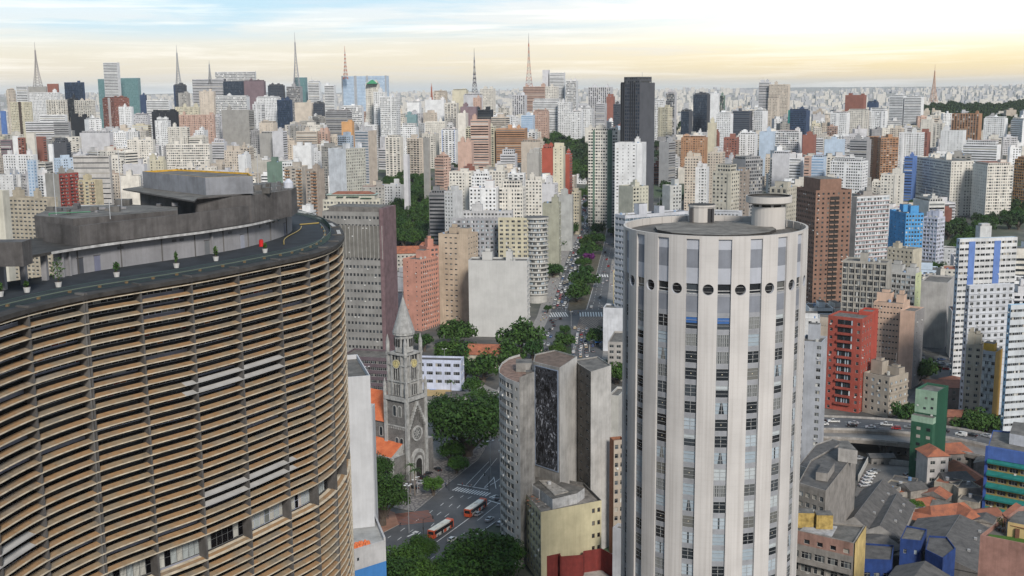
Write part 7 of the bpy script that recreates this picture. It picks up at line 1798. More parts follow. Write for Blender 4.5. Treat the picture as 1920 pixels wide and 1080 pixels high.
# park between corner block and marquee
rn=random.Random(31); G='park trees'; npk=0
def inpoly(x,y,P):
    c=False; j=len(P)-1
    for i in range(len(P)):
        if (P[i][1]>y)!=(P[j][1]>y) and x<(P[j][0]-P[i][0])*(y-P[i][1])/(P[j][1]-P[i][1])+P[i][0]: c=not c
        j=i
    return c
def park(poly,n,Rr,kind,lab,grp,hh=4):
    k=0;t=0; xs=[p[0] for p in poly];ys=[p[1] for p in poly]; pts=[]
    pc=onT(sum(xs)/len(xs),sum(ys)/len(ys),6); HANDS.append((min(xs),max(xs),min(ys)-4,max(ys),pc[1]*1.02))
    while k<n and t<6000:
        t+=1; x,y=rn.uniform(min(xs),max(xs)),rn.uniform(min(ys),max(ys))
        if not inpoly(x,y,poly): continue
        p=onT(x,y,hh+4)
        if any(math.hypot(p[0]-q[0],(p[1]-q[1]))<Rr*.95 for q in pts): continue
        pts.append(p); tree(p[0],p[1],Rr*rn.uniform(.75,1.25),hh*rn.uniform(.8,1.3),kind[k%len(kind)],lab,grp); k+=1
park([(742,385),(760,350),(800,352),(835,370),(834,425),(846,440),(822,440),(822,452),(745,450)],80,9,['mid','mid2'],'dense park tree between the grey slab and the corner building','park trees behind the grey slab')
park([(690,340),(735,318),(800,330),(815,350),(760,350),(735,352)],22,8,['mid2','mid'],'tree around the white marquee','trees by the marquee')
park([(1008,252),(1050,258),(1102,262),(1102,335),(1080,335),(1072,320),(1072,285),(1040,275),(1010,272)],75,10.5,['far','mid2'],'tree of the hillside park beside the scarlet panel block','hillside park trees')
park([(600,385),(640,378),(640,395),(604,398)],3,5,['mid'],'tree behind the roof of the terraced block','trees by the terraced block')
park([(1772,420),(1920,380),(1920,415),(1850,430),(1830,470),(1772,470)],30,8,['mid','far'],'tree on the green slope right of the lilac slab','trees on the right slope')
park([(1640,345),(1700,368),(1720,384),(1700,392),(1650,372)],9,7,['mid'],'tree around the cream octagonal block','trees by the cream octagonal block')
park([(1225,325),(1300,345),(1336,350),(1336,372),(1250,392),(1215,380)],12,7,['mid','far'],'tree among the tiled roofs beyond the round tower','trees beyond the round tower')
park([(1395,372),(1440,362),(1440,385),(1400,392)],6,7,['mid'],'tree behind the rooftop drum','trees behind the rooftop drum')
park([(850,300),(880,296),(880,320),(850,320)],5,7,['far'],'tree below the salmon slab in the middle distance','trees below the salmon slab')
park([(1260,205),(1297,205),(1297,250),(1262,250)],12,13,['far'],'tree on the dark wooded rise right of the peach-yellow tower','trees on the wooded rise')
park([(350,246),(382,244),(382,262),(350,262)],4,9,['far'],'tree clump near the pinkish red slab','trees near the pinkish slab')
park([(1232,258),(1240,256),(1240,290),(1230,300)],4,8,['far'],'tree in the gap right of the monolith','trees by the monolith')
for x,y,R,k,l in((1722,695,9,'mid','dark tree above the side street behind the mint tower'),(1740,690,6,'mid2','second dark tree by the car park entrance'),(1698,775,6.5,'mid','tree at the foot of the balconied flank'),(1820,795,7,'mid','broad bush-like tree under the checkerboard block'),(1845,792,7,'mid2','second tree under the checkerboard block'),(1865,797,5,'mid','right end tree under the checkerboard block'),(1712,948,3.6,'bright','small bright tree beside the laundry house'),(1545,566,5,'mid2','yellowish little tree at the foot of the brown tower'),(1560,568,5,'mid','second small tree at the foot of the brown tower'),(1755,505,8,'mid','tree right of the lilac-white grid slab'),(1795,480,9,'mid2','tree by the brick school right of the blue block')): treepx(x,y,R,3,k,l,'trees among the right-hand blocks')
# palms by the church
def palm(px,py,D,h,label):
    c=atY(px,py,D); z=0.; r=root('palm_tree',(c[0],c[1],z)); tag(r,label,'palm tree','palm trees'); b=MB(); b.tube((c[0],c[1],0),(c[0]+.2,c[1],h),.22,plain((.16,.13,.10),.9,name='bark'),7,r2=.15); b.build('trunk',r)
    b=MB(); rn=random.Random(int(px)); lm=leafm((.05,.085,.03))
    for i in range(22):
        a=rn.uniform(0,6.28); el=rn.uniform(.1,1.1); L_=rn.uniform(2.2,3.2); p=Vector((c[0]+.2,c[1],h)); d=Vector((math.cos(a),math.sin(a),math.tan(el)*.8)).normalized(); w=.28
        for s in range(5):
            q=p+d*L_/5; sd=Vector((-math.sin(a),math.cos(a),0)); b.face([p-sd*w,p+sd*w,q+sd*w*.85,q-sd*w*.85],lm); p=q; d.z-=.36; d.normalize(); w*=.85
    b.build('crown',r)
palm(845,740,520,15,'tall palm beside the playground court'); palm(769,905,412,11,'left palm in front of the church portal'); palm(752,910,405,9,'shorter palm left of the church portal'); palm(777,900,409,10,'right palm in front of the church portal'); palm(712,900,405,9,'palm by the aisle wall of the church')
# wooded hills far right: one mass
def woods(poly,n,R,name='woods'):
    me,_=proto('far'); b=MB(); k=0; co=np.zeros(len(me.vertices)*3); me.vertices.foreach_get('co',co); co=co.reshape(-1,3); fs=[tuple(p.vertices) for p in me.polygons]; xs=[p[0] for p in poly];ys=[p[1] for p in poly]; lm=me.materials[0]
    V=[];Fc=[]
    while k<n:
        x,y=rn.uniform(min(xs),max(xs)),rn.uniform(min(ys),max(ys))
        if not inpoly(x,y,poly): continue
        D=3100-(y-185)*18; p=atY(x,y,max(2000,D)); s=R*rn.uniform(.7,1.3); z=p[2]-s; m_=len(V); V+=(co*[s,s,s]+[p[0],p[1],z]).tolist(); Fc+=[tuple(i+m_ for i in f) for f in fs]; k+=1
    me2=bpy.data.meshes.new(name); me2.from_pydata(V,[],Fc); me2.materials.append(lm); o=bpy.data.objects.new(name,me2); COL.objects.link(o); struct(o,'stuff'); tag(o,'dark green wooded ridge on the right horizon','woods'); return o
woods([(1730,192),(1780,188),(1850,190),(1925,185),(1925,215),(1880,222),(1800,212),(1735,210)],150,15)
# the ridge the far-right woods stand on
b=MB(); P=[(1690,212,3400),(1740,200,3300),(1800,196,3200),(1860,198,3150),(1960,194,3100)]; gm=paint((.05,.07,.04),dirt=.3,streak=False)
for p,q in zip(P,P[1:]):
    a=atY(*p);c=atY(*q); a2=atY(p[0],p[1]+45,2200);c2=atY(q[0],q[1]+45,2200); a3=(a[0]*1.3,a[1]*1.3,10);c3=(c[0]*1.3,c[1]*1.3,10); b.face([tuple(a),tuple(c),(c2[0],c2[1],min(c2[2],T(c2[0],c2[1])-1)),(a2[0],a2[1],min(a2[2],T(a2[0],a2[1])-1))],gm); b.face([tuple(a),tuple(c),c3,a3],gm)
struct(b.build('hill'))
# ------------------------------------------------------------------ filler blocks between the buildings placed by eye
HANDS+=[(1003,1168,590,668,640),(1022,1166,492,590,760),(1062,1160,430,500,880),(1084,1157,352,430,1060),(700,935,700,1010,420),(860,1000,660,760,560)]
BUF=np.full((270,480),1e9)
for x0,x1,yt,yb,D in HANDS:
    a,b_,c,d=int(max(0,x0/4)),int(min(480,x1/4+1)),int(max(0,yt/4)),int(min(270,yb/4))
    if a<b_ and c<d: BUF[c:d,a:b_]=np.minimum(BUF[c:d,a:b_],D)
# the curved block and the round tower
for y in range(330,1080,4):
    xe=250 if y<370 else 560 if y<400 else 640+int((y-440)*.036); BUF[y//4,:max(0,int(xe)//4)]=150
BUF[95:,291:378]=190
AVP=[(960,700),(1005,600),(1018,500),(1046,440),(1060,395),(1068,350),(1110,335),(1160,370),(1168,470),(1160,600),(1165,700),(1165,1080),(640,1080),(640,900),(690,720),(800,690),(960,700)]
PARKS=[[(790,605),(1005,596),(1012,705),(860,725),(790,670)],[(735,440),(822,440),(822,530),(740,530)],[(735,360),(850,355),(850,470),(740,460)],[(690,320),(815,320),(815,365),(690,365)],[(1006,246),(1104,246),(1104,338),(1006,300)],[(1768,395),(1920,370),(1920,430),(1768,480)],[(1257,196),(1300,196),(1300,258),(1257,258)],[(1500,770),(1920,770),(1920,900),(1500,900)]]
cand=[]
rn=random.Random(77)
Drows=[]; D=600.
while D<5600: Drows.append(D); D*=1.045 if D<1000 else 1.032
hnd=[(x0,x1,yt,yb,D) for x0,x1,yt,yb,D in HANDS]
PAL=[CC['w']]*14+[CC['c']]*14+[CC['b']]*8+[CC['v']]*6+[CC['G']]*4+[CC['s']]+[CC['y']]*1+[CC['g']]*4+[CC['r']]*1+[CC['l']]*1
PN={id(CC['w']):'white',id(CC['c']):'cream',id(CC['b']):'beige',id(CC['v']):'pale grey',id(CC['G']):'stained grey',id(CC['s']):'salmon',id(CC['y']):'yellowish',id(CC['g']):'mid grey',id(CC['r']):'brick red',id(CC['l']):'light blue'}
for D in Drows:
    x=-20.
    while x<1940:
        wm_=rn.uniform(13,26) if D<3000 else rn.uniform(16,34); wpx=wm_*F/D; px=x+wpx/2; x+=wpx*rn.uniform(1.0,1.35 if D<2600 else 1.6)
        c=atY(px,540,D); z=T(c[0],c[1]); jy=rn.uniform(-.02,.02)*D
        h=rn.choice([rn.uniform(7,16),rn.uniform(14,30),rn.uniform(22,46)]) if D<1100 else rn.uniform(14,58) if D<3000 else rn.uniform(18,62)
        if D>2700: h=min(h,rn.uniform(10,50))
        Y=D+jy; cx=c[0]/c[1]*Y
        xg,yg=proj((cx,Y,z)); xt,yt=proj((cx,Y,z+h))
        lim=176+rn.uniform(0,20) if D>1500 else 200
        if yt<lim: 
            h=max(8,h-(lim-yt)*Y/F); xt,yt=proj((cx,Y,z+h))
            if yt<lim-4: continue
        if inpoly(xg,yg,AVP) or any(inpoly(xg,yg,P) for P in PARKS): continue
        if inpoly(px,yt,AVP) and yg>330 : continue
        if any(math.hypot(cx-f[0],Y+6-f[1])<f[2]+wm_*.55 for f in FOOT): continue
        hw=wpx/2; bad=False
        for (x0,x1,a,b_,Dh) in hnd:
            if Dh>Y:
                ox=min(x1,px+hw)-max(x0,px-hw)
                if ox>2 and yt<b_-5 and yg>a: 
                    nh=(yg-(b_-5))*Y/F
                    if nh<6: bad=True; break
                    h=min(h,nh); xt,yt=proj((cx,Y,z+h))
        if bad: continue
        a0,b0,c0_,d0=int(max(0,(px-hw)/4)),int(min(480,(px+hw)/4+1)),int(max(0,yt/4)),int(min(270,yg/4+1))
        if a0>=b0 or c0_>=d0: continue
        sub=BUF[c0_:d0,a0:b0]; vis=(sub>Y).sum()
        if vis<1: continue
        sub[sub>Y]=Y
        cand.append((vis,px,yt,yg,cx,Y,z,h,wm_,len(cand)))
print('fillers',len(cand))
NBH=sum(1 for o in COL.objects if o.get('category') in('building','apartment building','house','tower'))
keep=max(0,296-NBH); order=sorted(cand,key=lambda t:-t[0]); ind=set(t[-1] for t in order[:keep]); print('hand',NBH,'individual fillers',keep)
mass=MB(); used=set()
def shortname(l):
    for k in(' with ',' beside ',' right of ',' left of ',' behind ',' in ',' at ',' above ',' below ',' between ',' under ',' near ',' before ',' on ',' of the ',' among '): 
        if k in l: l=l.split(k)[0]
    return l
from collections import Counter
SHC=Counter(shortname(l[3]) for l in LAND)
LN=[(x,y,D,shortname(l)) for x,y,D,l in LAND if SHC[shortname(l)]==1 and len(shortname(l).split())<=5]
for t in cand:
    vis,px,yt,yg,cx,Y,z,h,w_,idx=t; r2=random.Random(idx*13+1); col0=r2.choice(PAL); MUL=r2.choice([.8,.9,1.,1.06])
    st=r2.choice(['gg','Gg','gG','nG','gn','Rg','Bn','sg','rr','ng','gS','bg']) if h>10 else 'gg'; d_=r2.uniform(11,20); a=r2.choice([-8,4,8,14,22,35]) ; a=R_(a)
    uL=(-math.cos(a),math.sin(a)); uR=(math.sin(a),math.cos(a)); C=(cx+w_/2*math.cos(a),Y-w_/2*math.sin(a)); zt=z+h
    lowr=h<13 and Y<1700
    rk=r2.choice(['tile','tiledark','fibre','slab','tile']) if lowr else r2.choice(['slab','slab','fibre','white','tiledark'])
    if idx in ind or Y<2300 and vis>3: fac=True
    else: fac=Y<3400
    B=dict(mb=MB(),wins=[]); wm=paint(tuple(c*r2.choice([.86,.95,1.04]) if False else c*MUL for c in col0),dirt=.3,scale=.12)
    glz_=r2.choice(['mix','dark'])
    if fac:
        facade(B,C,uL,(-uR[0],-uR[1]),w_,z-2,zt,st[0],wm,False,glz_); facade(B,C,uR,(-uL[0],-uL[1]),d_,z-2,zt,st[1],wm,False,glz_)
    b=B['mb']; fr=((C[0],C[1],0),uL,uR); q=MB(fr)
    if fac: q.face([(w_,0,z-2),(w_,d_,z-2),(w_,d_,zt),(w_,0,zt)],wm); q.face([(0,d_,z-2),(w_,d_,z-2),(w_,d_,zt),(0,d_,zt)],wm)
    else: q.box(0,w_,0,d_,z-2,zt,wm)
    if lowr and r2.random()<.7: q.gable(0,w_,0,d_,zt+.02,zt+r2.uniform(2,3.5),roofm(rk),r2.choice('xy'),wall=wm,hip=r2.choice([0,3]),over=.4)
    else:
        if fac: 
            q.face([(0,0,zt-.6),(w_,0,zt-.6),(w_,d_,zt-.6),(0,d_,zt-.6)],roofm(rk))
            for (x0,x1,y0,y1) in((0,w_,0,.35),(0,w_,d_-.35,d_),(0,.35,.35,d_-.35),(w_-.35,w_,.35,d_-.35)): q.box(x0+.003,x1-.003,y0+.003,y1-.003,zt-.6,zt+.01,wm,bot=False)
        w1=r2.uniform(3,w_*.55); x=r2.uniform(.5,w_-w1-.5); q.box(x,x+w1,d_*.3,d_*.8,zt-.59,zt+r2.uniform(2,5),wm,top=roofm('slab'))
        if r2.random()<.4: q.box(x+.5,x+w1*.6,d_*.4,d_*.6,zt,zt+r2.uniform(5.2,7),wm)
        if Y<1800:
            for k in range(r2.randint(0,3)): q.cyl((r2.uniform(1.2,w_-1.2),r2.uniform(1.2,d_-1.2)),.8,zt-.59,zt+.7,plain((.15,.25,.42) if r2.random()<.35 else (.5,.5,.5)),7)
    k=len(b.v); b.v+=q.v; mp=[b.mid(m_) for m_ in q.mats]; b.f+=[tuple(i+k for i in f) for f in q.f]; b.mi+=[mp[i] for i in q.mi]
    if idx in ind:
        sz='low' if h<13 else 'mid-rise' if h<30 else 'tall'; cn=PN[id(col0)]; rf={'tile':'orange tiled','tiledark':'rusty','fibre':'grey','slab':'dark flat','white':'white'}[rk]
        fc={'g':'punched windows','G':'dense windows','n':'a blank front','R':'banded floors','B':'stacked balconies','s':'tiny windows','r':'ribbon windows','b':'long balconies'}[st[0]]
        near=sorted(LN,key=lambda l:abs(l[0]-px)+1.2*abs(l[1]-yt)); lab=None
        for l in near[:6]:
            dx,dy=px-l[0],yt-l[1]; rel=('above and right of' if dx>0 else 'above and left of') if dy<-14 else (('below and right of' if dx>0 else 'below and left of') if dy>14 else ('just right of' if dx>0 else 'just left of'))
            cnd=f"{sz} {cn} block, {fc}, {rel} {l[3]}"
            if len(cnd.replace('-',' ').split())<=15 and cnd not in used: lab=cnd; break
        if lab is None: lab=f"{sz} {cn} block, {fc}, {rf} roof, {rel} {l[3]}"
        used.add(lab); tag(b.build('city_block',off=(C[0],C[1],z)),lab,'building','city blocks packed between the towers')
    else:
        k=len(mass.v); mass.v+=b.v; mp=[mass.mid(m_) for m_ in b.mats]; mass.f+=[tuple(i+k for i in f) for f in b.f]; mass.mi+=[mp[i] for i in b.mi]
# farthest suburbs, joined to the same mass
for i in range(4200):
    Y=3900+9500*rn.random()**1.3; az_=rn.uniform(-.47,.47); X=az_*Y; w_=rn.uniform(14,40); z=T(X,Y); h=rn.uniform(15,60)*(1 if Y<9000 else .8)
    if z+h>146: continue
    mass.T=None; mass.box(X,X+w_,Y,Y+15,z-4,z+h,paint((.6,.58,.54),dirt=.3,scale=.12) if i%3 else paint((.42,.43,.45),dirt=.3,scale=.12),bot=False)
o=struct(mass.build('distant_blocks'),'stuff'); tag(o,'endless pale city blocks filling the distance to the horizon','buildings')
# ------------------------------------------------------------------ vehicles
GLS=plain((.02,.025,.03),.1,name='car_glass'); TYR=plain((.02,.02,.02),.8,name='tyre'); RIM=plain((.35,.35,.36),.35,.6,name='rim'); HLT=plain((.7,.7,.65),.2,name='headlight'); TLT=plain((.35,.015,.01),.25,name='tail_light')
CARC={'white':(.62,.62,.61),'silver':(.40,.41,.43),'grey':(.16,.17,.18),'black':(.018,.018,.02),'red':(.30,.02,.02),'blue':(.05,.10,.22),'beige':(.42,.36,.26)}
def loft(b,prof,ys,m):
    """prof: list of (x,z) side profile; ys: half width at each profile point; closed body mirrored in y"""
    n=len(prof); 
    for i in range(n):
        j=(i+1)%n; (x0,z0),(x1,z1)=prof[i],prof[j]; b.face([(x0,-ys[i],z0),(x1,-ys[j],z1),(x1,ys[j],z1),(x0,ys[i],z0)],m)
    for s in(-1,1): b.face([(prof[i][0],s*ys[i],prof[i][1]) for i in range(n)],m)
def carbody(kind):
    L_,Wd={'car':(4.2,.86),'hatch':(3.8,.83),'van':(4.4,.88),'pickup':(5.0,.92)}[kind]; h=L_/2
    if kind=='car': lower=[(-h,.32),(h,.32),(h+.02,.62),(h-.1,.78),(h-1.15,.92),(-h+.75,.97),(-h+.05,.93),(-h-.02,.6)]; cab=[(h-1.2,.9),(h-1.85,1.38),(-h+1.35,1.42),(-h+.65,.95)]
    elif kind=='hatch': lower=[(-h,.32),(h,.32),(h+.02,.62),(h-.1,.8),(h-.95,.95),(-h+.1,1.0),(-h,.9),(-h-.02,.6)]; cab=[(h-1.0,.92),(h-1.6,1.42),(-h+.4,1.46),(-h+.05,.98)]
    elif kind=='van': lower=[(-h,.32),(h,.32),(h+.02,.7),(h-.1,.95),(h-.9,1.05),(-h+.05,1.1),(-h,.9),(-h-.02,.6)]; cab=[(h-.95,1.02),(h-1.5,1.75),(-h+.1,1.85),(-h+.02,1.08)]
    else: lower=[(-h,.4),(h,.4),(h+.02,.75),(h-.1,.95),(h-1.2,1.05),(-h+.1,1.05),(-h,1.0),(-h-.02,.7)]; cab=[(h-1.25,1.02),(h-1.8,1.65),(h-2.7,1.68),(h-2.9,1.04)]
    return L_,Wd,lower,cab
def carmesh(kind,col,parts):
    L_,Wd,lo,cab=carbody(kind); pm=plain(CARC[col],.25,name='car_paint'); h=L_/2
    b=MB(); loft(b,lo,[Wd*.97,Wd*.97,Wd*.94,Wd*.93,Wd,Wd,Wd*.96,Wd*.96],pm); 
    (a0,b0),(a1,b1),(a2,b2),(a3,b3)=cab; t=.06
    b.face([(a1,-Wd*.74,b1),(a2,-Wd*.74,b2),(a2,Wd*.74,b2),(a1,Wd*.74,b1)],pm)
    for s in(-1,1):
        for (p,q) in(((a0,b0),(a1,b1)),((a2,b2),(a3,b3))): b.tube((p[0],s*Wd*(.9 if p[1]<1.1 else .74),p[1]),(q[0],s*Wd*(.9 if q[1]<1.1 else .74),q[1]),.05,pm,4)
        xm=(a0+a3)/2; b.tube((xm,s*Wd*.9,.95),(xm,s*Wd*.745,b1),.045,pm,4)
    if kind=='van':
        for s in(-1,1): b.face([(xm-.02,s*Wd*.91,1.0),(a3,s*Wd*.91,1.0),(a2,s*Wd*.755,b2),(xm-.02,s*Wd*.755,b2)],pm)
        b.face([(a3-.01,-Wd*.9,b3),(a3-.01,Wd*.9,b3),(a2-.01,Wd*.75,b2),(a2-.01,-Wd*.75,b2)],pm)
    if kind=='pickup': b.box(-h+.15,h-3.0,-Wd*.8,Wd*.8,1.055,1.06,TYR)
    body=b; g=MB()
    loft(g,[(a0+.0,b0),(a1,b1-.02),(a2,b2-.02),(a3,b3)],[Wd*.89,Wd*.73,Wd*.73,Wd*.89],GLS)
    w=[]
    for x in(h*.62,-h*.62):
        for s in(-1,1):
            q=MB(); r=.31
            q2=MB(); q0=q
            for (c,m_,rr,yy) in((0,TYR,r,.0),(1,RIM,r*.6,.012)):
                q=q0 if (not parts or c==0) else q2
                k=len(q.v); n=12
                for i in range(n): t_=2*math.pi*i/n; q.v.append((x+rr*math.cos(t_),s*(Wd-.18),r+rr*math.sin(t_)))
                for i in range(n): t_=2*math.pi*i/n; q.v.append((x+rr*math.cos(t_),s*(Wd+.01+yy),r+rr*math.sin(t_)))
                j=q.mid(m_)
                for i in range(n): e=(i+1)%n; q.f.append((k+i,k+e,k+n+e,k+n+i)); q.mi.append(j)
                q.f.append(tuple(k+n+i for i in range(n))); q.mi.append(j)
            w.append(q0 if not parts else (q0.mesh('wheel'),q2.mesh('rim')))
    hl=[];
    for s in(-1,1):
        q=MB(); q.box(h-.12,h+.03,s*Wd*.72-.16,s*Wd*.72+.16,.62,.76,HLT); hl.append(('headlight',q)); q=MB(); q.box(-h-.035,-h+.08,s*Wd*.74-.13,s*Wd*.74+.13,.68,.88,TLT); hl.append(('tail_light',q))
    if parts: return [('body',body.mesh('body')),('window',g.mesh('window'))]+[('wheel',q) for q in w]+[(n_,q.mesh(n_)) for n_,q in hl]
    for o in [g]+w+[q for _,q in hl]:
        k=len(body.v); body.v+=o.v; mp=[body.mid(m_) for m_ in o.mats]; body.f+=[tuple(i+k for i in f) for f in o.f]; body.mi+=[mp[i] for i in o.mi]
    return body.mesh('car')
CM={}
def car(x,y,z,ang,kind,col,label,group,parts=False,name=None):
    k=(kind,col,parts)
    if k not in CM: CM[k]=carmesh(kind,col,parts)
    name=name or {'car':'car','hatch':'car','van':'van','pickup':'pickup_truck'}[kind]; cat={'car':'car','hatch':'car','van':'van','pickup':'pickup truck'}[kind]
    if parts:
        r=root(name,(x,y,z)); r.rotation_euler=(0,0,ang); tag(r,label,cat,group)
        for n_,me in CM[k]:
            rim=None
            if isinstance(me,tuple): me,rim=me
            o=bpy.data.objects.new(n_,me); COL.objects.link(o); o.parent=r
            if rim: o2=bpy.data.objects.new('rim',rim); COL.objects.link(o2); o2.parent=o
    else:
        r=bpy.data.objects.new(name,CM[k]); COL.objects.link(r); r.location=(x,y,z); r.rotation_euler=(0,0,ang); tag(r,label,cat,group)
    return r
def carpx(px,py,dpx,kind,col,label,group,parts=True,z=None):
    """centre pixel, and a second pixel the car points at"""
    if z is None: p=onT(px,py); q=onT(*dpx); zz=T(p[0],p[1])+.205
    else: p=onz(px,py,z); q=onz(*dpx,z); zz=z+.01
    car(p[0],p[1],zz,math.atan2(q[1]-p[1],q[0]-p[0]),kind,col,label,group,parts)
carpx(897,967,(915,955),'hatch','silver','silver hatchback just behind the front bus, in the lane to its right','cars near the buses'); carpx(918,977,(936,964),'car','silver','silver saloon nearest the mural block, right of the silver hatchback','cars near the buses')
carpx(848,1015,(866,1003),'hatch','white','white hatchback half hidden by the broad bottom tree','cars near the buses'); carpx(800,1031,(818,1020),'car','white','white car seen under the umbrella-shaped tree','cars near the buses'); carpx(933,936,(938,925),'car','grey','grey car waiting right of the front bus beyond the zebra','cars near the buses')
carpx(938,985,(950,975),'hatch','silver','car mostly hidden by the foot of the mural block','cars near the buses')
carpx(821,883,(810,875),'car','black','black car parked facing the church canopy trees','cars by the church'); carpx(776,917,(768,913),'car','black','black car parked at the church forecourt corner','cars by the church'); carpx(790,908,(800,905),'car','silver','silver car parked in the church forecourt','cars by the church'); carpx(796,898,(806,895),'car','black','black car parked behind the silver one at the church','cars by the church'); carpx(802,891,(812,888),'car','black','third black car parked under the church street tree','cars by the church')
carpx(927,740,(940,736),'hatch','silver','silver car at the side street beside the canopy trees','cars on the side street',parts=False)
# flyover cars
for px,py,k,c,l in((1512,793,'car','black','black car close to the round tower on the flyover'),(1512,787,'car','black','farther black car emerging from behind the round tower'),(1540,789,'car','black','black car ahead of the white pickup on the flyover'),(1544,795,'car','white','white saloon beside the black car on the flyover'),(1563,790,'pickup','white','white pickup with open bed on the flyover'),(1600,793,'car','silver','silver car mid flyover behind the black one'),(1597,798,'car','black','black car mid flyover in the near lane'),(1632,801,'car','white','white saloon alone left of the green tower'),(1662,796,'pickup','white','white flatbed lorry beside the green tower'),(1680,803,'hatch','red','red hatchback touching the edge of the green tower'),(1770,808,'car','black','dark car right behind the green tower'),(1802,815,'van','white','white delivery van on the right part of the flyover'),(1822,816,'car','black','black car following the white delivery van'),(1849,817,'car','silver','silver saloon at the right end of the flyover'),(1705,801,'car','grey','grey car hidden partly by the green tower')):
    i=min(range(len(FA)),key=lambda j:abs(proj((*FC[j],8))[0]-px)); d=FC[min(len(FC)-1,i+1)]-FC[max(0,i-1)]; p=onz(px,py+2,8.); car(p[0],p[1],8.01,math.atan2(-d[1],-d[0]),k,c,l,'cars on the flyover',True)
# yard cars
i=0
for px,py,c in((1640,886,'grey'),(1634,890,'white'),(1630,896,'white'),(1626,901,'silver'),(1624,907,'white'),(1621,913,'silver'),(1704,893,'black'),(1705,899,'red'),(1702,904,'black'),(1700,909,'grey'),(1698,915,'silver'),(1696,921,'grey'),(1694,926,'black'),(1699,872,'silver'),(1612,862,'silver')):
    lb=['dark grey car at the head of the left yard row','white car second in the left yard row','white car third in the left yard row','silver car fourth in the left yard row','white car fifth in the left yard row','silver car last in the left yard row','black car first in the right yard row','red car in the right yard row','long black car below the red one','grey car mid right yard row','silver car in the right yard row','grey car near the foot of the right yard row','black car last in the right yard row','silver car outside the yard wall','silver car left under the flyover'][i]; i+=1
    carpx(px,py,(px+12,py-1),'car',c,lb,'cars parked in the walled yard')
for px,py,c,l in((1757,682,'white','white car in the small car park behind'),(1768,684,'silver','silver car in the small car park behind'),(1781,687,'white','white saloon in the middle of the small car park'),(1775,694,'red','red car in the small car park'),(1762,692,'red','dark red car beside the red one'),(1795,672,'black','black car against the blank grey block'),(1765,676,'blue','blue car at the top of the small car park'),(1785,676,'grey','grey car at the top of the small car park')): carpx(px,py,(px+10,py),'car',c,l,'cars in the small car park',parts=False)
# traffic on the avenue
rn=random.Random(55); CL_=['white','silver','grey','black','red','white','silver','black','grey','white','blue','beige','white','silver']
SEC=['by the big zebra crossing','before the second median tree','abreast of the purple blossom','below the upper zebra','beyond the upper zebra','near the bend']
def lane(fa,fb,t,s0,s1,gap,dirn,secf,grp,prob=1.):
    # walk along; positions at parameter s with metric spacing
    P=[]; s=s0
    while s<s1:
        a=fa(s);b_=fb(s); p=a[:2]*(1-t)+b_[:2]*t; P.append((s,p)); s+=.01
    acc=0;nxt=rn.uniform(0,gap)
    for (sa,p),(sb,q) in zip(P,P[1:]):
        acc+=np.linalg.norm(q-p)
        if acc>=nxt:
            nxt=acc+gap*rn.uniform(.85,1.5)
            if rn.random()>prob: continue
            d=(q-p)*dirn; c=rn.choice(CL_); k=rn.choice(['car','hatch','hatch','car','van','car','pickup' if rn.random()<.3 else 'hatch']); j=rn.uniform(-.4,.4)
            x_,y_=proj((p[0],p[1],T(*p)))
            if any(math.hypot(p[0]+j-u[0],p[1]-u[1])<4.4 and math.hypot(p[0]+j-u[0],p[1]-u[1])<2.3 for u in ALLC): continue
            ALLC.append((p[0]+j,p[1])); car(p[0]+j,p[1],T(*p)+.205,math.atan2(d[1],d[0])+rn.uniform(-.04,.04),k,c,f"{c} {'van' if k=='van' else 'pickup' if k=='pickup' else 'car'} {secf(y_)}",grp)
ALLC=[]
def mid_pt(a,c,t): return a*(1-t)+c*t
# left carriageway: from the left kerb to the median's left edge
ysA=[p[1] for p in mA]
def Ledge(y): 
    i=min(range(1,len(LC)),key=lambda k:abs(LC[k][1]-y)); 
    for k in range(len(LC)-1):
        if LC[k][1]>=y>=LC[k+1][1]: f=(LC[k][1]-y)/(LC[k][1]-LC[k+1][1]+1e-6); return LC[k][0]+(LC[k+1][0]-LC[k][0])*f
    return LC[-1][0]
def edgeX(P,y):
    for k in range(len(P)-1):
        if P[k][1]>=y>=P[k+1][1]: f=(P[k][1]-y)/(P[k][1]-P[k+1][1]+1e-6); return P[k][0]+(P[k+1][0]-P[k][0])*f
    return P[0][0] if y>P[0][1] else P[-1][0]
YS=lambda s:583-(583-364)*s
fa=lambda s:onT(edgeX(LC,YS(s))+1,YS(s)); fb=lambda s:onT(edgeX(mA,YS(s)),YS(s))
sec=lambda y:'in the left queue '+('by the big zebra crossing' if y>560 else 'left of the second median tree' if y>515 else 'left of the purple blossom' if y>470 else 'below the upper zebra' if y>410 else 'above the upper zebra')
for i,t in enumerate((.1,.3,.5,.7,.9)): lane(fa,fb,t,.02,1.0,6.6 if i<4 else 8,-1,sec,'cars queueing on the left carriageway')
YS2=lambda s:668-(668-620)*s
ML2=[(1034,672),(1052,612)]; MR2=[(1072,672),(1083,618)]
f1=lambda s:onT(edgeX(LC,YS2(s))+1,YS2(s)); f2=lambda s:onT(edgeX(ML2,YS2(s)),YS2(s))
for t in(.15,.4,.65): lane(f1,f2,t,0,1,7 if t<.3 else 16,-1,lambda y:'left of the lower median, '+('near the kerb' if y>640 else 'past the junction'),'cars on the lower left carriageway')
YS3=lambda s:670-(670-618)*s
f3=lambda s:onT(edgeX([(1070,672),(1083,616)],YS3(s)),YS3(s)); f4=lambda s:onT(edgeX([(1124,672),(1112,616)],YS3(s)),YS3(s))
for t,k in((.08,1),(.32,1),(.55,1),(.80,.9)): lane(f3,f4,t,0,1,5.9,1,lambda y:'in the stopped queue facing the lattice junction, '+('front' if y<635 else 'rear' if y>655 else 'middle'),'cars stopped before the lattice junction',k)
YS4=lambda s:580-(580-370)*s
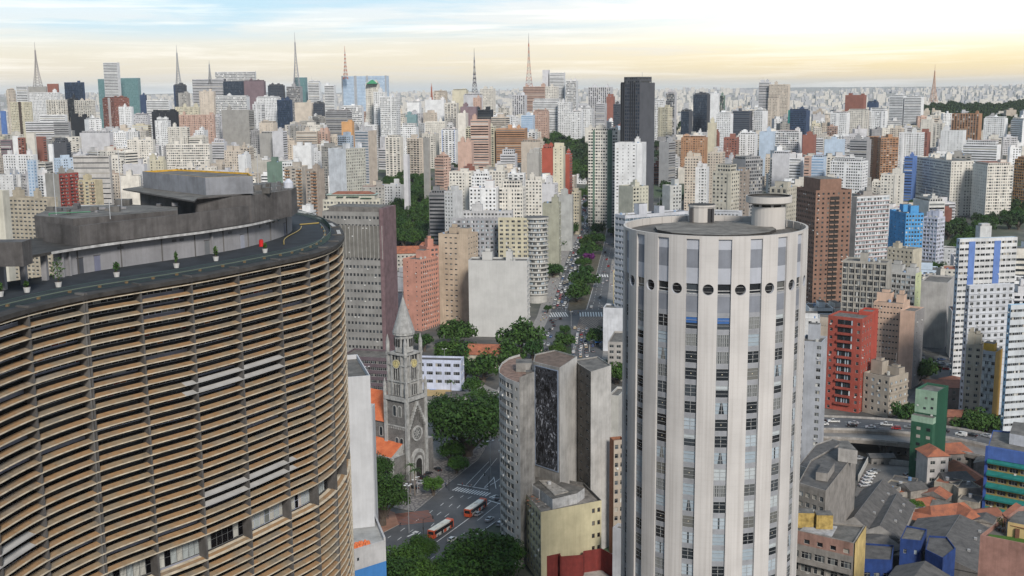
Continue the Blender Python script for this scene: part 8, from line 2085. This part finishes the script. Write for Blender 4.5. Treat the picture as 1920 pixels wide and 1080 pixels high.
f5=lambda s:onT(edgeX(mB,YS4(s))+2,YS4(s)); f6=lambda s:onT(edgeX(RC[8:],YS4(s))-2,YS4(s))
for t in(.25,.6,.85): lane(f5,f6,t,0,.98,45,1,lambda y:'driving on the open right carriageway '+('low' if y>500 else 'high')+' up the avenue','cars on the open right carriageway',.8)
for px,py,c,k in((1033,602,'black','car'),(1042,600,'grey','car'),(1051,599,'black','hatch'),(1037,606,'black','car'),(1039,612,'black','car'),(1035,618,'white','car'),(1055,616,'black','car'),(1078,617,'beige','van')): carpx(px,py,(px+4,py-14),k,c,f'{c} {"van" if k=="van" else "car"} crossing the junction at '+('the left turn' if px<1048 else 'its centre'),'cars crossing the junction',parts=False)
# ------------------------------------------------------------------ buses
def bus(p0,p1,label):
    """rear and front pixel on the road"""
    a=onT(*p0)[:2];c=onT(*p1)[:2]; L_=12.6; d=(c-a)/np.linalg.norm(c-a); n=np.array([-d[1],d[0]]); r=root('city_bus',(a[0],a[1],.21)); tag(r,label,'bus','city buses'); o=(a[0],a[1],.21)
    M_=lambda:MB((o,tuple(d),tuple(n))); OG=plain((.62,.10,.035),.35,name='bus_paint'); WH=plain((.62,.60,.56),.35,name='bus_paint'); BK=plain((.02,.02,.022),.15,name='bus_glass'); w=1.27
    b=M_(); b.box(0,1.6,-w,w,.35,3.0,OG); b.box(1.6,L_-2.6,-w,w,.35,3.0,WH); b.box(L_-2.6,L_,-w,w,.35,3.0,OG); b.box(6.3,7.9,-w-.012,-w+.01,.4,1.5,OG); b.build('body',r)
    b=M_(); b.box(.25,L_-.35,-w+.12,w-.12,3.002,3.16,plain((.74,.71,.62),.5,name='roof_paint')); b.box(L_-1.6,L_-.1,-w+.08,w-.08,3.002,3.19,OG); b.box(0,.3,-w+.08,w-.08,3.002,3.12,OG); b.box(6,7.2,-.5,.5,3.161,3.42,plain((.62,.6,.55))); b.box(2.8,3.6,-.35,.35,3.161,3.28,plain((.6,.6,.58))); b.build('roof',r)
    for s in(-1,1):
        b=M_(); b.box(.5,L_-.6,s*(w+.008)-.012,s*(w+.008)+.012,1.5,2.7,BK); b.build('window',r)
        if s<0:
            for x in(4.6,10.9): b=M_(); b.box(x,x+1.15,-w-.03,-w-.005,.45,2.65,BK); b.build('door',r)
    b=M_(); b.box(-.02,-.004,-w+.2,w-.2,1.55,2.65,BK); b.build('window',r); b=M_(); b.box(L_+.004,L_+.02,-w+.1,w-.1,1.2,2.8,BK); b.build('window',r)
    for x in(2.6,9.6):
        for s in(-1,1):
            q=M_(); rr=.48; k=len(q.v)
            pts=[(x+rr*math.cos(2*math.pi*i/14),rr+rr*math.sin(2*math.pi*i/14)) for i in range(14)]
            q.face([(px,s*(w+.02),pz) for px,pz in pts],TYR); q.face([(x+(px-x)*.5,s*(w+.03),rr+(pz-rr)*.5) for px,pz in pts],RIM)
            for i in range(14): j=(i+1)%14; q.face([(pts[i][0],s*(w-.3),pts[i][1]),(pts[j][0],s*(w-.3),pts[j][1]),(pts[j][0],s*(w+.02),pts[j][1]),(pts[i][0],s*(w+.02),pts[i][1])],TYR)
            q.build('wheel',r)
    for s in(-1,1): b=M_(); b.box(-.04,-.002,s*(w-.25)-.12,s*(w-.25)+.12,.7,1.1,TLT); b.build('tail_light',r)
bus((808,1012),(862,978),'orange and white city bus, the rear one nearer the bottom trees'); bus((876,972),(916,944),'orange and white city bus ahead, about to reach the zebra'); 
p=onT(1119,484); 
bus((1113,487),(1121,479),'far city bus parked by the purple blossom on the median')
# ------------------------------------------------------------------ street lamps, signals, people
def lamp(px,py,h,label,heads=2,arm=1.6,D=None):
    p=onT(px,py); z=T(p[0],p[1])+.2; r=root('street_lamp',(p[0],p[1],z)); tag(r,label,'street lamp','street lamps'); g_=plain((.42,.43,.44),.5,.4,name='galvanised')
    b=MB(); b.tube((p[0],p[1],z),(p[0],p[1],z+h),.13,g_,7,r2=.07); b.build('pole',r)
    for i in range(heads):
        a=.5+i*2*math.pi/heads; q=(p[0]+arm*math.cos(a),p[1]+arm*math.sin(a),z+h+.2); b=MB(); b.tube((p[0],p[1],z+h-.1),q,.05,g_,5); am_=b.build('arm',r); b=MB(); b.box(q[0]-.4,q[0]+.4,q[1]-.2,q[1]+.2,q[2]-.06,q[2]+.12,plain((.75,.76,.78),.4,name='lamp_head')); subpart(b.build('lamp_head',r),am_)
lamp(767,1000,17,'tall street lamp on the avenue left of the rear bus',4,1.1); lamp(920,898,15,'tall twin street lamp beside the mural block',2,1.2); lamp(690,740,14,'street lamp behind the orange church roof',2,1.); lamp(834,700,13,'street lamp in front of the blue-white building',2,1.); lamp(1071,612,9,'dark lamp post on the junction island',2,.6)
for px,py,h,l in((777,930,6,'short post lamp at the church forecourt steps'),(783,925,6,'second short post lamp at the church forecourt'),(1085,520,9,'lamp post among the median trees'),(1148,560,9,'lamp post on the right pavement of the avenue'),(1052,560,9,'lamp post on the left pavement of the avenue')): lamp(px,py,h,l,2,.5)
def signal(px,py,tx,ty,label,h=6.2):
    p=onT(px,py);q=onT(tx,ty); d=(q-p)[:2]; d/=np.linalg.norm(d); z=.3; r=root('traffic_light',(p[0],p[1],z)); tag(r,label,'traffic light','traffic lights'); bk=plain((.03,.03,.03),.6,name='dark_metal')
    b=MB(); b.tube((p[0],p[1],z),(p[0],p[1],z+h),.1,bk,6); b.build('pole',r); e=(p[0]+d[0]*4.2,p[1]+d[1]*4.2,z+h+.2); b=MB(); b.tube((p[0],p[1],z+h),e,.07,bk,5); am_=b.build('arm',r)
    b=MB(); b.box(e[0]-.2,e[0]+.2,e[1]-.2,e[1]+.2,e[2]-1.1,e[2],bk); subpart(b.build('signal_head',r),am_); b=MB(); b.box(p[0]-.2,p[0]+.2,p[1]-.2,p[1]+.2,z+2.6,z+3.5,bk); b.build('signal_head',r)
signal(842,921,860,912,'curved-arm traffic light at the left end of the zebra'); signal(917,925,905,915,'traffic light on the island by the mural block'); signal(794,1008,806,1004,'traffic light left of the rear bus')
PM={}
def person_mesh(top,leg,walk):
    k=(top,leg,walk)
    if k in PM: return PM[k]
    import bmesh
    me=bpy.data.meshes.new('person_base')
    V=[(0,0,.95),(0,0,1.2),(0,0,1.42),(0,0,1.54),(0,.01,1.68),(.10,0,.9),(.10,walk*.5,.5),(.10,walk*.55,.06),(.10,walk*.55+.14,.03),(-.10,0,.9),(-.10,-walk*.3,.5),(-.10,-walk*.9,.08),(-.10,-walk*.9+.14,.03),(.19,0,1.4),(.24,-walk*.3,1.14),(.23,-walk*.1,.9),(-.19,0,1.4),(-.24,walk*.4,1.14),(-.23,walk*.8,.92)]
    E_=[(0,1),(1,2),(2,3),(3,4),(0,5),(5,6),(6,7),(7,8),(0,9),(9,10),(10,11),(11,12),(2,13),(13,14),(14,15),(2,16),(16,17),(17,18)]
    RR=[.15,.14,.15,.06,.105,.085,.065,.045,.04,.085,.065,.045,.04,.06,.045,.035,.06,.045,.035]
    bm=bmesh.new(); sl=bm.verts.layers.skin.verify(); vs=[bm.verts.new(v) for v in V]
    for a,c in E_: bm.edges.new((vs[a],vs[c]))
    for v,r_ in zip(vs,RR): v[sl].radius=(r_,r_)
    vs[0][sl].use_root=True
    bm.to_mesh(me); bm.free(); o=bpy.data.objects.new('person_base',me); COL.objects.link(o); o.modifiers.new('s','SKIN'); o.modifiers.new('u','SUBSURF').levels=1
    dg=bpy.context.evaluated_depsgraph_get(); dg.update(); m2=bpy.data.meshes.new_from_object(o.evaluated_get(dg)); bpy.data.objects.remove(o); m2.name='person'
    m2.materials.clear()
    for c_ in(plain(top,.9,name='cloth'),plain(leg,.9,name='cloth'),plain((.28,.16,.10),.7,name='skin'),plain((.02,.015,.012),.8,name='hair'),plain((.03,.03,.03),.8,name='shoes')): m2.materials.append(c_)
    for p in m2.polygons:
        c=p.center; p.material_index=4 if c.z<.1 else 1 if c.z<.93 and abs(c.x)<.19 else (3 if c.z>1.70 or (c.z>1.62 and c.y<0) else 2) if c.z>1.5 else 2 if (abs(c.x)>.19 and c.z<1.2) else 0
    PM[k]=m2; return m2
rn=random.Random(66); TOPS={'white':(.6,.6,.58),'red':(.4,.04,.03),'blue':(.06,.12,.3),'black':(.03,.03,.035),'grey':(.25,.25,.26),'yellow':(.55,.42,.08)}
def ped(px,py,c,label,up=.36,grp='people walking'):
    p=onT(px,py); o=bpy.data.objects.new('person',person_mesh(TOPS[c],rn.choice([(.03,.035,.06),(.05,.05,.05),(.12,.10,.08)]),rn.choice([.2,.35]))); COL.objects.link(o); o.location=(p[0],p[1],T(p[0],p[1])+up); o.rotation_euler=(0,0,rn.uniform(0,6.28)); tag(o,label,'person',grp)
ped(751,989,'black','person in black crossing at the red-painted corner',.22); ped(867,913,'red','person in red on the zebra near its left end',.22); ped(881,917,'red','person in red in the middle of the zebra',.22); ped(884,916,'white','person in white beside the red one on the zebra',.22)
ped(838,917,'black','person waiting at the left end of the zebra'); ped(728,975,'black','person in black under the trees by the red corner'); ped(809,880,'black','person walking past the black car by the church'); ped(836,914,'blue','person in blue waiting at the left end of the zebra')
sp=['near the corner building','by the tiny pavement tree','along the kerb below the olive wall','farther up by the party walls']
for i in range(44):
    y=rn.uniform(470,640); x=edgeX(LC,y)-rn.uniform(1,12); c=rn.choice(list(TOPS)); w_=sp[0] if y>600 else sp[1] if y>560 else sp[2] if y>510 else sp[3]; ped(x,y,c,f'person in {c} on the left pavement {w_}')
for i in range(18):
    y=rn.uniform(470,640); x=edgeX(RC,y)+rn.uniform(1,7); c=rn.choice(list(TOPS)); ped(x,y,c,f'person in {c} on the right pavement '+('beside the white shed' if y>560 else 'above the white shed'))
for i in range(12): x=rn.uniform(1068,1090); y=rn.uniform(586,594); c=rn.choice(list(TOPS)); ped(x,y,c,f'person in {c} on the median end of the big zebra',.4)
p=onT(1122,650); b=MB(); b.box(p[0]-2,p[0]+2,p[1]-1.2,p[1]+1.2,T(*p[:2])+2.7,T(*p[:2])+2.95,plain((.03,.18,.55))); 
for s in(-1.8,1.7): b.box(p[0]+s,p[0]+s+.12,p[1]-.1,p[1]+.1,T(*p[:2])+.3,T(*p[:2])+2.7,plain((.3,.3,.3)))
tag(b.build('newsstand',off=(p[0],p[1],T(*p[:2]))),'blue-roofed newsstand at the right pavement','newsstand')
# ------------------------------------------------------------------ air
b=MB(); b.box(-16000,16000,-600,26500,-1.0,262,plain((1,1,1)))
hz=b.build('haze'); hz.data.materials.clear(); m=bpy.data.materials.new('haze'); m.use_nodes=True; nt=m.node_tree; nt.nodes.clear()
o_=N(nt,'ShaderNodeOutputMaterial'); v_=N(nt,'ShaderNodeVolumePrincipled'); v_.inputs['Color'].default_value=(.88,.94,1.0,1); v_.inputs['Density'].default_value=2.4e-5; v_.inputs['Anisotropy'].default_value=.0; nt.links.new(v_.outputs[0],o_.inputs['Volume']); hz.data.materials.append(m); struct(hz,'stuff')
for r in ROOTS:
    for k in('_ox','_oy','_oz'): del r[k]
print('objects',len(SC.objects))
